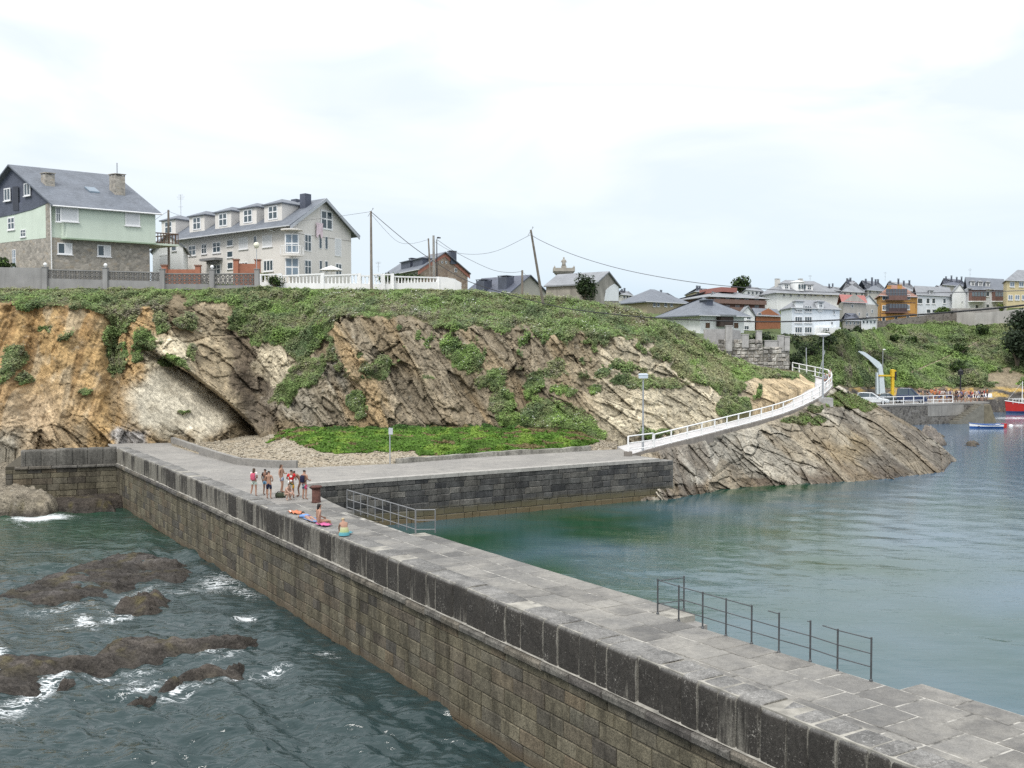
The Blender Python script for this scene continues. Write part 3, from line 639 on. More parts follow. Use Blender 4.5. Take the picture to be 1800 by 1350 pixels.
br = .12 + .5 * sst(1.2, .5, np.hypot((du - 1610) / 80, (dv - 600) / 16)) + .25 * sst(1.2, .5, np.hypot((du - 1500) / 50, (dv - 650) / 14)) + .15
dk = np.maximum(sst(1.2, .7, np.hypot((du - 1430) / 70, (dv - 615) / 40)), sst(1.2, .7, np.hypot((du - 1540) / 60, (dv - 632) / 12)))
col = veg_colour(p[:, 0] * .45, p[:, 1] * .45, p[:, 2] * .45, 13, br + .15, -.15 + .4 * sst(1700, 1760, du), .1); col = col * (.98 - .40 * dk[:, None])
N = nn * .5 + np.array((0, -.2, .7)) + RNG.normal(size=nn.shape) * .5; N /= np.linalg.norm(N, axis=1)[:, None]
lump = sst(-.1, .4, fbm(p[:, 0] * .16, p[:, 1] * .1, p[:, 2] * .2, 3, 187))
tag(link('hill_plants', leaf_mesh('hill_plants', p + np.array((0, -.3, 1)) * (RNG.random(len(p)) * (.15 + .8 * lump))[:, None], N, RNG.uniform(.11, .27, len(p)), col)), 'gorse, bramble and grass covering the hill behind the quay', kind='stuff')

GPTS = [(D(740, 500, 150)), D(900, 525, 140), D(1060, 530, 122), D(1150, 548, 170), D(1230, 584, 150), D(1260, 545, 210), D(1400, 540, 235), D(1420, 594, 166), D(1350, 575, 186), D(1500, 562, 202), D(1580, 574, 217), D(1650, 562, 226), D(1730, 548, 231), D(1790, 538, 221),
        D(60, 503, 100), D(400, 498, 122), D(600, 500, 118), D(300, 498, 130), D(1000, 525, 112), D(1300, 640, 115), D(1380, 655, 120), Vector((0, 330, 20)), Vector((150, 330, 20)), Vector((-120, 200, 20)), Vector((-60, 300, 19)), Vector((260, 300, 18))]
gx, gy = np.meshgrid(np.linspace(-170, 330, 126), np.linspace(108, 420, 90))
wsum = np.zeros(gx.shape); zs = np.zeros(gx.shape)
for q in GPTS:
    w = 1 / ((gx - q.x) ** 2 + (gy - q.y) ** 2 + 4) ** 1.6; wsum += w; zs += w * (q.z - .35)
gz = zs / wsum
hy = np.interp(gx, [20, 34, 47, 58, 73, 95, 105, 130, 330], [112, 122, 164, 180, 212, 216, 213, 220, 230])
gz = np.where(gy < hy + 3, np.minimum(gz - 2.5, gz - (hy + 3 - gy) * .8).clip(-3), gz)
GRASS = paint((.075, .10, .035), .95, .4, .4)
tag(link('town_ground', np_mesh('town_ground', np.stack([gx, gy, gz], -1).reshape(-1, 3), grid_faces(*gx.shape), [GRASS], True)), 'grassy ground the town stands on', kind='structure')
far = MB(); far.box(-3000, 420, -1, 3000, 1500, 12.5)
tag(far.build('far_land', GRASS), 'low land beyond the town', kind='structure')

# ------------------------------------------------------------------ water: one sheet to the horizon
def water_mesh():
    vs = np.concatenate([np.arange(1420, 700, -2.1), np.geomspace(700 - V0, 1.6, 60) + V0])
    d = CAM_H / ((vs - V0) / F); d = np.concatenate([[-60, 2, 12, 18, 21], d, [14000]])
    us = np.concatenate([np.linspace(-4000, -260, 12), np.linspace(-240, 2040, 620), np.linspace(2060, 6000, 12)])
    dd, uu_ = np.meshgrid(d, us, indexing='ij'); x = (uu_ - 900) / F * np.maximum(dd, 60 * 0 + 18); y = dd + 0 * x
    z = np.zeros_like(x)
    # which side of the pier: open sea (left) or harbour
    K = P(205, 787, 4.1); n = (.847, .532); side = (x - K.x) * n[0] + (y - K.y) * n[1]
    sea = sst(6, 0, side)
    sp = np.maximum(np.abs(np.gradient(y, axis=0)), np.abs(np.gradient(x, axis=1)))
    rg = np.random.default_rng(5)
    for _ in range(46):
        L = math.exp(rg.uniform(math.log(.35), math.log(4.5))); th = rg.normal(math.radians(250), .65); k = 2 * math.pi / L
        ph = rg.uniform(0, 6.28) + 1.2 * pn(x * .08, y * .08, L); s = np.sin(k * (x * math.cos(th) + y * math.sin(th)) + ph)
        a = .0074 * L ** .80
        z += a * (s - .35 * s * s) * sst(.55 * L, .25 * L, sp)
    z *= .15 + 1.25 * sea
    z *= .55 + .9 * sst(-.3, .4, fbm(x * .06, y * .06, 1, 3, 201))
    # foam: breaking over the reefs, thin streaks, a boat's wake
    f_ = y * ca + CAM_H * sa; u = 900 + F * x / np.maximum(f_, 1); v = 675 - F * (y * sa - CAM_H * ca) / np.maximum(f_, 1)
    foam = np.zeros_like(x)
    for cu, cv, ru, rv, an, st in ((72, 909, 36, 3.5, -2, 1.6), (385, 1022, 34, 12, -8, .85), (330, 1036, 60, 4, -8, .6), (425, 1038, 26, 6, 20, .8), (150, 1092, 16, 8, 15, 1.2), (205, 1085, 30, 4, -10, .9), (120, 1100, 40, 3, -5, .6),
                                   (95, 1190, 34, 9, -32, 1.1), (60, 1218, 40, 10, -25, 1.0), (20, 1235, 40, 10, -20, .9), (175, 1184, 22, 5, 0, 1.0), (230, 1190, 30, 5, -8, .7), (250, 1205, 34, 4, -15, .9), (310, 1188, 20, 5, -12, 1.0), (305, 1210, 18, 5, -15, 1.1),
                                   (350, 1186, 24, 4, -10, .7), (420, 1185, 22, 6, -14, 1.0), (480, 1172, 24, 4, -8, .9), (370, 1140, 20, 6, -20, .7), (395, 1132, 16, 4, -18, .8), (330, 1212, 30, 3, -15, .7), (560, 1145, 24, 4, -8, .8), (590, 1152, 20, 3, -5, .5), (0, 1150, 12, 10, 0, .9), (4, 1170, 8, 24, 0, .6), (110, 1068, 60, 4, -6, .6), (235, 1041, 60, 4, -14, .6), (300, 1122, 60, 3, -3, .35), (420, 1143, 40, 4, -18, .6), (240, 1174, 40, 4, -6, .55), (330, 1204, 60, 4, -12, .55), (190, 1074, 30, 4, 20, .5), (60, 1030, 50, 3, -14, .35), (300, 1160, 20, 3, 0, .4),
                                   (430, 1081, 11, 2.6, -3, 2.5), (1785, 735, 34, 1.6, 0, 1.1), (1790, 748, 8, 2, 0, 1.0), (1740, 757, 40, 1.6, 0, .5)):
        a = math.radians(an); X = (u - cu) * math.cos(a) + (v - cv) * math.sin(a); Y = -(u - cu) * math.sin(a) + (v - cv) * math.cos(a)
        foam = np.maximum(foam, st * np.exp(-(np.abs(X / (ru * 1.5)) ** 2 + np.abs(Y / (rv * 1.6)) ** 2)))
    solid = np.maximum(np.exp(-(((u - 430) / 11) ** 4 + ((v - 1081) / 2.4) ** 4)), .9 * np.exp(-(((u - 72) / 38) ** 4 + ((v - 909) / 3.6) ** 4)))
    foam = foam * np.where((y < 20) | (y > 400), 0, 1)
    # green shallows by the walls, plus the cliff's reflection painted green over the harbour
    shal_refl = np.maximum(sst(42, 8, np.hypot((x + 4) * .55, (y - 60) * .7)) * (1 - sea), sea * sst(18, 3, np.hypot((x + 32) * .7, y - 66)) * .8)
    shal_refl = np.maximum(shal_refl, (1 - sea) * sst(19, 5, x - (y - 52) * .5) * sst(120, 85, y))
    shal_refl *= .75 + .5 * fbm(x * .09, y * .09, 0, 3, 205)
    m, nt = newmat('sea_water')
    fa = nd(nt, 'ShaderNodeAttribute', attribute_name='foam'); sh = nd(nt, 'ShaderNodeAttribute', attribute_name='shallow_refl'); se = nd(nt, 'ShaderNodeAttribute', attribute_name='sea'); so = nd(nt, 'ShaderNodeAttribute', attribute_name='solid')
    body = mixc(nt, sh.outputs['Fac'], mixc(nt, se.outputs['Fac'], (.082, .135, .20), (.024, .042, .043)), (.008, .046, .019))  # harbour blue is raised to hold part of the sky's reflection
    pv = pos(nt); w1 = noise(nt, pos(nt, (.55, 1.7, 1), (0, 0, .12)), 1.35, 3, .55, .5); w2 = noise(nt, pos(nt, (.7, 1.8, 1), (0, 0, -.15)), 4.2, 3, .55, .3); w3 = noise(nt, pos(nt, (.6, 1.5, 1), (0, 0, .2)), .9, 2, .5, .4)
    w3 = mth(nt, 'ABSOLUTE', mth(nt, 'SUBTRACT', w3, .5))
    hgt = mth(nt, 'ADD', mth(nt, 'MULTIPLY', w1, .085), mth(nt, 'ADD', mth(nt, 'MULTIPLY', w2, .034), mth(nt, 'MULTIPLY', w3, mth(nt, 'MULTIPLY_ADD', se.outputs['Fac'], .22, .05))))
    fn = noise(nt, pos(nt, (.55, 1.3, 1), (0, 0, .3)), 1.9, 6, .62, 1.6); fn2 = noise(nt, pv, 9.0, 4, .7)
    rdg = mth(nt, 'ABSOLUTE', mth(nt, 'SUBTRACT', fn, .5)); thread = ramp(nt, rdg, [(.0, 1.0), (.07, 0.0)]).outputs[0]
    fm = mth(nt, 'ADD', mth(nt, 'MULTIPLY', fa.outputs['Fac'], .50), mth(nt, 'ADD', mth(nt, 'MULTIPLY', thread, .42), mth(nt, 'MULTIPLY', fn2, .40)))
    fm = mth(nt, 'MULTIPLY', ramp(nt, fm, [(.70, 0.0), (1.0, .85)]).outputs[0], ramp(nt, fa.outputs['Fac'], [(.03, 0.0), (.25, 1.0)]).outputs[0])
    fm = mth(nt, 'MAXIMUM', fm, so.outputs['Fac'])
    # flecks of foam on the open water
    fl = ramp(nt, noise(nt, pos(nt, (1, 2.2, 1), (0, 0, .2)), 3.4, 3, .6), [(.74, 0.0), (.80, .7)])
    fm = mth(nt, 'MAXIMUM', fm, mth(nt, 'MULTIPLY', fl.outputs[0], mth(nt, 'MULTIPLY', sh.outputs['Fac'], .35)))
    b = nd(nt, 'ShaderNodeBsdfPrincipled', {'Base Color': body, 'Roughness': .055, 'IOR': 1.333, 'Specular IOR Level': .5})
    nt.links.new(nd(nt, 'ShaderNodeBump', {'Strength': mth(nt, 'MULTIPLY_ADD', se.outputs['Fac'], .80, .18), 'Distance': 1.0, 'Height': hgt}).outputs[0], b.inputs['Normal'])
    w = nd(nt, 'ShaderNodeBsdfPrincipled', {'Base Color': (.72, .75, .76), 'Roughness': .9, 'Specular IOR Level': .1})
    nd(nt, 'ShaderNodeOutputMaterial', {'Surface': nd(nt, 'ShaderNodeMixShader', {0: fm, 1: b.outputs[0], 2: w.outputs[0]}).outputs[0]})
    at = {'foam': ('FLOAT', foam.ravel()), 'shallow_refl': ('FLOAT', shal_refl.clip(0, 1).ravel()), 'sea': ('FLOAT', sea.ravel()), 'solid': ('FLOAT', solid.ravel())}
    return np_mesh('water', np.stack([x, y, z], -1).reshape(-1, 3), grid_faces(*x.shape), [m], True, at)
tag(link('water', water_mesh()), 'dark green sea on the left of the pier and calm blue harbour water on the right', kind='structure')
# ================================================================== THE PIER AND THE QUAYS
def stone_mat(name, tones, low=None, rough=.85, dark_noise=.55, stain=.8, bump=.5):
    """masonry: every stone its own tone, mottled; a weed line near the water"""
    m, nt = newmat(name); g = nd(nt, 'ShaderNodeNewGeometry'); oi = nd(nt, 'ShaderNodeObjectInfo')
    rnd = mth(nt, 'FRACT', mth(nt, 'ADD', oi.outputs['Random'], g.outputs['Random Per Island']))
    c = ramp(nt, rnd, [(k / max(len(tones) - 1, 1), t) for k, t in enumerate(tones)]).outputs[0]
    v = pos(nt); a = noise(nt, v, .7, 5, .65); b = noise(nt, v, 7.0, 5, .7); d = noise(nt, v, 26.0, 3, .7)
    c = mixc(nt, dark_noise, c, ramp(nt, a, [(.32, .35), (.55, 1.1), (.75, 1.35)]).outputs[0], 'MULTIPLY')
    c = mixc(nt, .8, c, ramp(nt, b, [(.3, .55), (.5, 1.0), (.7, 1.4)]).outputs[0], 'MULTIPLY')
    c = mixc(nt, .8, c, ramp(nt, d, [(.34, .5), (.5, 1.0), (.68, 1.6)]).outputs[0], 'MULTIPLY')
    st = noise(nt, pos(nt, (1.0, 1.0, .14)), 1.5, 5, .65, .3); c = mixc(nt, stain, c, ramp(nt, st, [(.36, .45), (.52, 1.0), (.72, 1.25)]).outputs[0], 'MULTIPLY')
    if low:
        z = nd(nt, 'ShaderNodeSeparateXYZ', {0: v}).outputs['Z']
        for z0, z1, col in low:
            f = ramp(nt, mth(nt, 'ADD', z, mth(nt, 'MULTIPLY', a, .5)), [(0, 1.0), (1, 0.0)])
            f.color_ramp.elements[0].position = max(0, (z0 + 1.2) / 4); f.color_ramp.elements[1].position = (z1 + 1.2) / 4
            nt.links.remove(f.inputs[0].links[0]); nt.links.new(mth(nt, 'MULTIPLY', mth(nt, 'ADD', mth(nt, 'ADD', z, 1.2), mth(nt, 'MULTIPLY', a, .3)), .25), f.inputs[0])
            c = mixc(nt, mth(nt, 'MULTIPLY', f.outputs[0], .8), c, col)
    finish(nt, c, rough, mth(nt, 'ADD', b, mth(nt, 'MULTIPLY', d, .6)), bump, .03, .25)
    return m
WALLSTONE = stone_mat('wall_stone', [(.095, .085, .060), (.132, .115, .078), (.112, .10, .073), (.155, .137, .095), (.076, .070, .060), (.132, .106, .072), (.117, .108, .082)], [(.0, .45, (.115, .085, .055)), (-.3, .25, (.06, .05, .03))])
CORNICE = stone_mat('cornice_stone', [(.11, .104, .092), (.16, .15, .13), (.075, .07, .067), (.14, .125, .10)])
BASIN = stone_mat('basin_stone', [(.062, .061, .060), (.092, .090, .085), (.045, .045, .046), (.12, .113, .10), (.075, .073, .07), (.145, .137, .122)], [(.75, 1.15, (.115, .10, .055)), (.2, .62, (.14, .105, .06))])
LIME = paint((.30, .285, .25), .9, .5, 2); DARKJOINT = paint((.07, .062, .045), .95, .3, 3)

def parapet_mat():
    m, nt = newmat('parapet_stone'); g = nd(nt, 'ShaderNodeNewGeometry'); oi = nd(nt, 'ShaderNodeObjectInfo')
    rnd = oi.outputs['Random']; v = pos(nt)
    a = noise(nt, v, .9, 5, .65); b = noise(nt, v, 8.0, 5, .7); d = noise(nt, v, 30.0, 3, .75)
    sp = nd(nt, 'ShaderNodeSeparateXYZ', {0: g.outputs['Normal']}); up = sp.outputs['Z']; z = nd(nt, 'ShaderNodeSeparateXYZ', {0: v}).outputs['Z']; y = nd(nt, 'ShaderNodeSeparateXYZ', {0: v}).outputs['Y']
    pale = mixc(nt, rnd, (.15, .14, .12), (.23, .215, .18))
    black = mixc(nt, a, (.019, .017, .0155), (.062, .057, .05))
    drip = noise(nt, pos(nt, (3.2, 3.2, .35)), 1.3, 5, .7, .3)
    # the crust is thick near the camera end and thins out along the pier
    thick = mth(nt, 'ADD', mth(nt, 'MULTIPLY_ADD', y, -.0100, .03), mth(nt, 'ADD', mth(nt, 'MULTIPLY', rnd, .62), mth(nt, 'ADD', mth(nt, 'MULTIPLY', drip, 1.25), mth(nt, 'MULTIPLY', z, .17))))
    f = ramp(nt, mth(nt, 'MULTIPLY', thick, .5), [(.44, 0.0), (.54, 1.0)])
    side = mixc(nt, f.outputs[0], pale, black)
    white = ramp(nt, mth(nt, 'ADD', mth(nt, 'MULTIPLY', noise(nt, v, 16.0, 4, .8), .7), mth(nt, 'MULTIPLY', noise(nt, v, 1.7, 3, .6), .3)), [(.58, 0.0), (.66, .6)])
    side = mixc(nt, white.outputs[0], side, (.40, .38, .34))
    top = mixc(nt, ramp(nt, a, [(.4, 0.0), (.65, 1.0)]).outputs[0], (.125, .122, .116), (.235, .228, .215))
    top = mixc(nt, white.outputs[0], top, (.50, .49, .47))
    jn = mth(nt, 'ADD', nd(nt, 'ShaderNodeAttribute', attribute_name='joint').outputs['Fac'], mth(nt, 'MULTIPLY', drip, .9))
    side = mixc(nt, ramp(nt, mth(nt, 'MULTIPLY', jn, .5), [(.685, 0.0), (.73, .65)]).outputs[0], side, (.27, .255, .22))
    c = mixc(nt, ramp(nt, up, [(.35, 0.0), (.8, 1.0)]).outputs[0], side, top)
    c = mixc(nt, .75, c, ramp(nt, b, [(.3, .6), (.5, 1.0), (.7, 1.35)]).outputs[0], 'MULTIPLY')
    c = mixc(nt, .7, c, ramp(nt, d, [(.34, .55), (.5, 1.0), (.68, 1.5)]).outputs[0], 'MULTIPLY')
    finish(nt, c, .88, mth(nt, 'ADD', b, mth(nt, 'MULTIPLY', d, .6)), .6, .035, .25); return m
PARAPET = parapet_mat(); RPAR = stone_mat('old_parapet_stone', [(.095, .09, .08), (.135, .128, .112), (.115, .105, .09), (.16, .152, .135)])

def slab_mat(name, lo, hi, spot=(.36, .34, .30)):
    m, nt = newmat(name); oi = nd(nt, 'ShaderNodeObjectInfo'); g = nd(nt, 'ShaderNodeNewGeometry'); v = pos(nt)
    rnd = mth(nt, 'FRACT', mth(nt, 'ADD', oi.outputs['Random'], g.outputs['Random Per Island']))
    c = mixc(nt, rnd, lo, hi); a = noise(nt, v, .45, 5, .6, .4); b = noise(nt, v, 5.0, 5, .7); d = noise(nt, v, 22.0, 3, .7)
    c = mixc(nt, ramp(nt, a, [(.42, 0.0), (.66, .75)]).outputs[0], c, spot)
    c = mixc(nt, ramp(nt, noise(nt, v, 1.1, 5, .7), [(.55, 0.0), (.75, .5)]).outputs[0], c, (.10, .10, .10))
    c = mixc(nt, .6, c, ramp(nt, b, [(.3, .7), (.5, 1.0), (.7, 1.25)]).outputs[0], 'MULTIPLY')
    c = mixc(nt, .5, c, ramp(nt, d, [(.34, .7), (.5, 1.0), (.68, 1.3)]).outputs[0], 'MULTIPLY')
    finish(nt, c, .82, mth(nt, 'ADD', b, mth(nt, 'MULTIPLY', d, .5)), .35, .02, .3); return m
SLAB = slab_mat('paving_stone', (.105, .102, .097), (.185, .179, .167), (.285, .27, .24))
CONC = slab_mat('worn_concrete', (.205, .196, .182), (.24, .23, .214), (.30, .285, .26))
def mortar_mat():
    m, nt = newmat('joint_mortar'); v = pos(nt)
    c = mixc(nt, ramp(nt, noise(nt, v, 1.6, 5, .7), [(.40, 0.0), (.58, 1.0)]).outputs[0], (.10, .097, .09), (.40, .385, .35)); finish(nt, c, .9, spec=.2); return m
MORTAR = mortar_mat()

K = P(205, 787, 4.1)
ex = (P(1390, 1261, 4.1) - K); ex.z = 0; ex.normalize()
nx = Vector((-ex.y, ex.x, 0)); nx = nx if nx.x > 0 else -nx
def pt(t, w, z): return Vector((K.x, K.y, 0)) + ex * t + nx * w + Vector((0, 0, z))
def tw(p): q = Vector((p[0] - K.x, p[1] - K.y, 0)); return q.dot(ex), q.dot(nx)
EDGE = [P(u, v, 3.04) for u, v in ((535, 851), (567, 875), (608, 894), (730, 930), (765, 941), (1060, 1031), (1138, 1054), (1630, 1204), (1800, 1258))]
ET = [tw(p) for p in EDGE]
def edge_w(t): return float(np.interp(t, [a for a, b in ET], [b for a, b in ET])) if t < ET[-1][0] else ET[-1][1] + (t - ET[-1][0]) * .026
T_END = 81.0
NOTCH = [(30.3, 38.4), (54.0, 62.9)]
def notch_w(t):
    return edge_w(t) - (np.interp(t, [30, 38.4], [.45, .8]) if t < 45 else np.interp(t, [54, 63], [.98, .85]))
DZ = 3.04

pier = thing('stone_pier', 'long stone pier with a dark weathered parapet running from the lower right towards the cliff', 'pier', pt(40, 3, 0))
# body of the pier (rubble fill) and the deck bed between the slabs
mb = MB()
ts = [0, 8, ET[0][0], ET[1][0], ET[2][0], NOTCH[0][0], NOTCH[0][0] + .001, 34, NOTCH[0][1], NOTCH[0][1] + .001, 46, NOTCH[1][0], NOTCH[1][0] + .001, 58, NOTCH[1][1], NOTCH[1][1] + .001, 70, T_END]
def inner(t):
    for a, b in NOTCH:
        if a + .0005 < t <= b + .0002: return notch_w(t)
    return edge_w(max(t, ET[0][0])) - .02
poly = [pt(t, .06, 0) for t in ts] + [pt(t, inner(t), 0) for t in reversed(ts) if t >= ET[0][0]] + [pt(ET[0][0] - 3, ET[0][1] + 3.5, 0), pt(0, 9, 0)]
mb.prism(poly, -1.5, DZ - .014)
mb.build('pier_core', MORTAR, pier)
mb = MB(); mb.prism([pt(0, .045, 0), pt(0, .82, 0), pt(T_END, .82, 0), pt(T_END, .045, 0)], DZ - .03, 4.075); mb.build('parapet_core', LIME, pier)
mb = MB(); mb.prism([pt(-.05, .03, 0), pt(-.05, .05, 0), pt(T_END, .05, 0), pt(T_END, .03, 0)], -1.5, 2.75); mb.build('wall_core', DARKJOINT, pier)
mb = MB(); mb.add([pt(0, .0, 2.955), pt(T_END, .0, 2.955), pt(T_END, .05, 3.03), pt(0, .05, 3.03), pt(0, -.055, 2.955), pt(T_END, -.055, 2.955)], [(4, 5, 2, 3), (0, 1, 5, 4)]); mb.build('mortar_fillet', LIME, pier)

def stone_block(t0, t1, z0, z1, w0, w1, bev=.02, jit=.008, frame=pt):
    """chamfered block given in the frame of a wall (along, height, depth)"""
    j = lambda: random.uniform(-jit, jit)
    c = [frame(t0 + j(), w0 + j(), z0 + j()), frame(t1 + j(), w0 + j(), z0 + j()), frame(t1, w1, z0), frame(t0, w1, z0), frame(t0 + j(), w0 + j(), z1 + j()), frame(t1 + j(), w0 + j(), z1 + j()), frame(t1, w1, z1), frame(t0, w1, z1)]
    ctr = sum((Vector(q) for q in c), Vector()) / 8
    # front face inset by the chamfer
    t = bev; A, B, C_, D_ = c[0], c[1], c[5], c[4]
    du = (B - A).normalized() * t; dv = Vector((0, 0, t)); back = (c[3] - c[0]).normalized() * t
    f = [A + du + dv, B - du + dv, C_ - du - dv, D_ + du - dv]
    m2 = [A + back, B + back, C_ + back, D_ + back]
    vs = f + m2 + [c[3], c[2], c[6], c[7]]
    fs = [(0, 1, 2, 3)] + [(i, i + 4, (i + 1) % 4 + 4, (i + 1) % 4) for i in range(4)] + [(4 + i, 8 + i, 8 + (i + 1) % 4, 4 + (i + 1) % 4) for i in range(4)]
    return vs, fs, ctr
def add_part(name, vs, fs, ctr, mat, parent, **kw):
    b = MB(); b.add(vs, fs); me = b.mesh(name, mat, ctr); o = link(name, me, parent, ctr); return o
def in_view(p, m=40):
    if p.y < 5: return False
    u, v = px(p); return -m < u < 1800 + m and -m < v < 1350 + m

# outer face: courses of squared stone
CO = [-.62, -.16, .27, .72, 1.14, 1.60, 2.05, 2.42, 2.71]
stones = []
for k in range(len(CO) - 1):
    t = -.03 if k % 2 else -.03
    t += random.uniform(0, .4) * 0
    while t < T_END:
        L = random.uniform(.62, 1.28); t1 = min(t + L, T_END)
        stones.append((stone_block(t + .012, t1 - .012, CO[k] + .012, CO[k + 1] - .012, random.uniform(-.022, .012), .10, .022)))
        t = t1
vis = sorted((s for s in stones if in_view(s[2]) and s[2].z > -.25), key=lambda s: s[2].y)
pick = set(id(s[2]) for s in vis[:300]); rest = MB()
for s in stones:
    if id(s[2]) in pick: add_part('wall_stone', *s, WALLSTONE, pier)
    else: rest.add(s[0], s[1])
tag(rest.build('wall_stones', WALLSTONE, pier), kind='stuff')
# cornice
t = 0.0
while t < T_END:
    t1 = min(t + random.uniform(1.1, 1.9), T_END); o = random.uniform(-.02, .02); lo = random.uniform(-.015, .015)
    s = stone_block(t + .008, t1 - .008, 2.72 + lo, 2.945 + lo, -.17 + o, .12, .05, .012); add_part('cornice_stone', *s, CORNICE, pier); t = t1
# parapet blocks, rounded at the outer top edge
def parapet_block(t0, t1, frame=pt, z0=2.96, zt=4.1, w1=.86):
    jw = random.uniform(-.035, .016); jz = random.uniform(-.04, .025); R_ = .17
    prof = [(jw, z0), (jw, (z0 + zt) / 2), (jw, zt + jz - R_)] + [(jw + R_ - R_ * math.cos(a), zt + jz - R_ + R_ * math.sin(a)) for a in (R(22), R(45), R(67), R(90))] + [(w1 - .08, zt + jz + .005), (w1, zt + jz - .06), (w1, z0)]
    rings = []
    for t, sh in ((t0, .022), (t0 + .05, 0), ((t0 + t1) / 2, -.006), (t1 - .05, 0), (t1, .022)):
        rings.append([frame(t, w + (sh if w < .5 else -sh) , z - (sh if z > z0 + .3 else 0)) for w, z in prof])
    n = len(prof); vs = [p for r_ in rings for p in r_]; fs = []
    for i in range(4):
        for k in range(n - 1): fs.append((i * n + k, i * n + k + 1, (i + 1) * n + k + 1, (i + 1) * n + k))
    fs.append(list(range(n))); fs.append([4 * n + k for k in range(n)][::-1])
    return vs, fs, frame((t0 + t1) / 2, .4, z0)
def smooth_part(o):
    o.data.polygons.foreach_set('use_smooth', [len(p.vertices) == 4 for p in o.data.polygons])
    n = len(o.data.vertices) // 5; o.data.attributes.new('joint', 'FLOAT', 'POINT').data.foreach_set('value', np.repeat(np.array((1, .82, 0, .82, 1), np.float32), n)); o.data.update(); return o
t = 0.0
while t < T_END:
    t1 = min(t + random.choice((.48, .55, .62, .7, .78, .85, .95, 1.15)), T_END)
    smooth_part(add_part('parapet_block', *parapet_block(t + .008, t1 - .008), PARAPET, pier)); t = t1
# paving slabs of the deck
def slab(t0, t1, w0, w1, z=DZ, g=.026):
    dz = random.uniform(-.008, .010); b = .02; tl = [random.uniform(-.004, .004) for _ in range(4)]
    q = [(t0 + g, w0[0] + g), (t1 - g, w0[1] + g), (t1 - g, w1[1] - g), (t0 + g, w1[0] - g)]
    ct = ((t0 + t1) / 2, (w0[0] + w1[0] + w0[1] + w1[1]) / 4)
    def ins(a): return (a[0] + (b if a[0] < ct[0] else -b), a[1] + (b if a[1] < ct[1] else -b))
    vs = [pt(*ins(a), z + dz + tl[i]) for i, a in enumerate(q)] + [pt(*a, z + dz - b * .7) for a in q] + [pt(*a, z - .16) for a in q]
    fs = [(0, 1, 2, 3)] + [(i, (i + 1) % 4, (i + 1) % 4 + 4, i + 4) for i in range(4)] + [(i + 4, (i + 1) % 4 + 4, (i + 1) % 4 + 8, i + 8) for i in range(4)]
    return vs, fs, pt(ct[0], ct[1], z)
ROWS = [.875, 1.95, 3.05, 4.15]
T0S = 26.0
def row_w(r, t):
    nw = min(notch_w(t), edge_w(t) - .85)
    return [.875, .875 + (nw - .875) * .25, .875 + (nw - .875) * .5, .875 + (nw - .875) * .76, nw][r]
slabs = []
for r in range(5):
    t = T0S + random.uniform(-.3, 0) * (r > 0)
    t = T0S
    while t < T_END - .01:
        L = random.uniform(.8, 1.45); t1 = min(t + L, T_END)
        if r == 4:
            for a, b in NOTCH:
                if t < a < t1: t1 = a
                if t < b < t1: t1 = b
            if any(a - .01 <= t < b - .01 for a, b in NOTCH): t = t1; continue
            w0, w1 = (row_w(4, t), row_w(4, t1)), (edge_w(t), edge_w(t1))
        else: w0, w1 = (row_w(r, t), row_w(r, t1)), (row_w(r + 1, t), row_w(r + 1, t1))
        if t1 - t > .05: slabs.append(slab(t, t1, w0, w1))
        t = t1
vis = sorted((s for s in slabs if in_view(s[2])), key=lambda s: s[2].y)
pick = set(id(s[2]) for s in vis[:300]); rest = MB(); nrest = 0
for s in slabs:
    if id(s[2]) in pick: add_part('paving_slab', *s, SLAB, pier)
    else: rest.add(s[0], s[1]); nrest += 1
if nrest: tag(rest.build('paving_slabs', SLAB, pier), kind='stuff')
# concrete deck further out (cast over the slabs) and steps down to the harbour in the two notches
mb = MB(); dp = [pt(0.02, .87, 0), pt(T0S, .87, 0)] + [pt(T0S, edge_w(T0S), 0), pt(ET[1][0], ET[1][1], 0), pt(ET[0][0], ET[0][1], 0), pt(ET[0][0] - 3, ET[0][1] + 3, 0), pt(0, 8, 0)]
mb.prism(dp, DZ - .2, DZ); mb.build('concrete_deck', CONC, pier)
for a, b in NOTCH:
    n = 14; L = (b - a - .9) / n
    for k in range(n):
        mb = MB(); t0 = a + .9 + k * L if a > 50 else b - .9 - (k + 1) * L; z = DZ - .02 - (k + 1) * .19
        q = [(t0, notch_w(t0 + .01)), (t0 + L - .01, notch_w(t0 + .01)), (t0 + L - .01, edge_w(t0)), (t0, edge_w(t0))]
        mb.prism([pt(x, w, 0) for x, w in q], -1.2, z); mb.build('step', CONC, pier)
    t0, t1 = (a, a + .9) if a > 50 else (b - .9, b)
    mb = MB(); mb.prism([pt(t0, notch_w(t0 + .01), 0), pt(t1, notch_w(t1 - .01), 0), pt(t1, edge_w(t1), 0), pt(t0, edge_w(t0), 0)], -1.2, DZ - .03); mb.build('landing', LIME, pier)
# inner face of the pier towards the harbour
mb = MB()
for i in range(len(ts) - 1):
    if ts[i] < ET[0][0]: continue
    a, b = ts[i], ts[i + 1]; mb.add([pt(a, inner(a) + .004, -1.5), pt(b, inner(b) + .004, -1.5), pt(b, inner(b) + .004, DZ - .17), pt(a, inner(a) + .004, DZ - .17)], [(0, 1, 2, 3)])
mb.build('harbour_face', BASIN, pier)

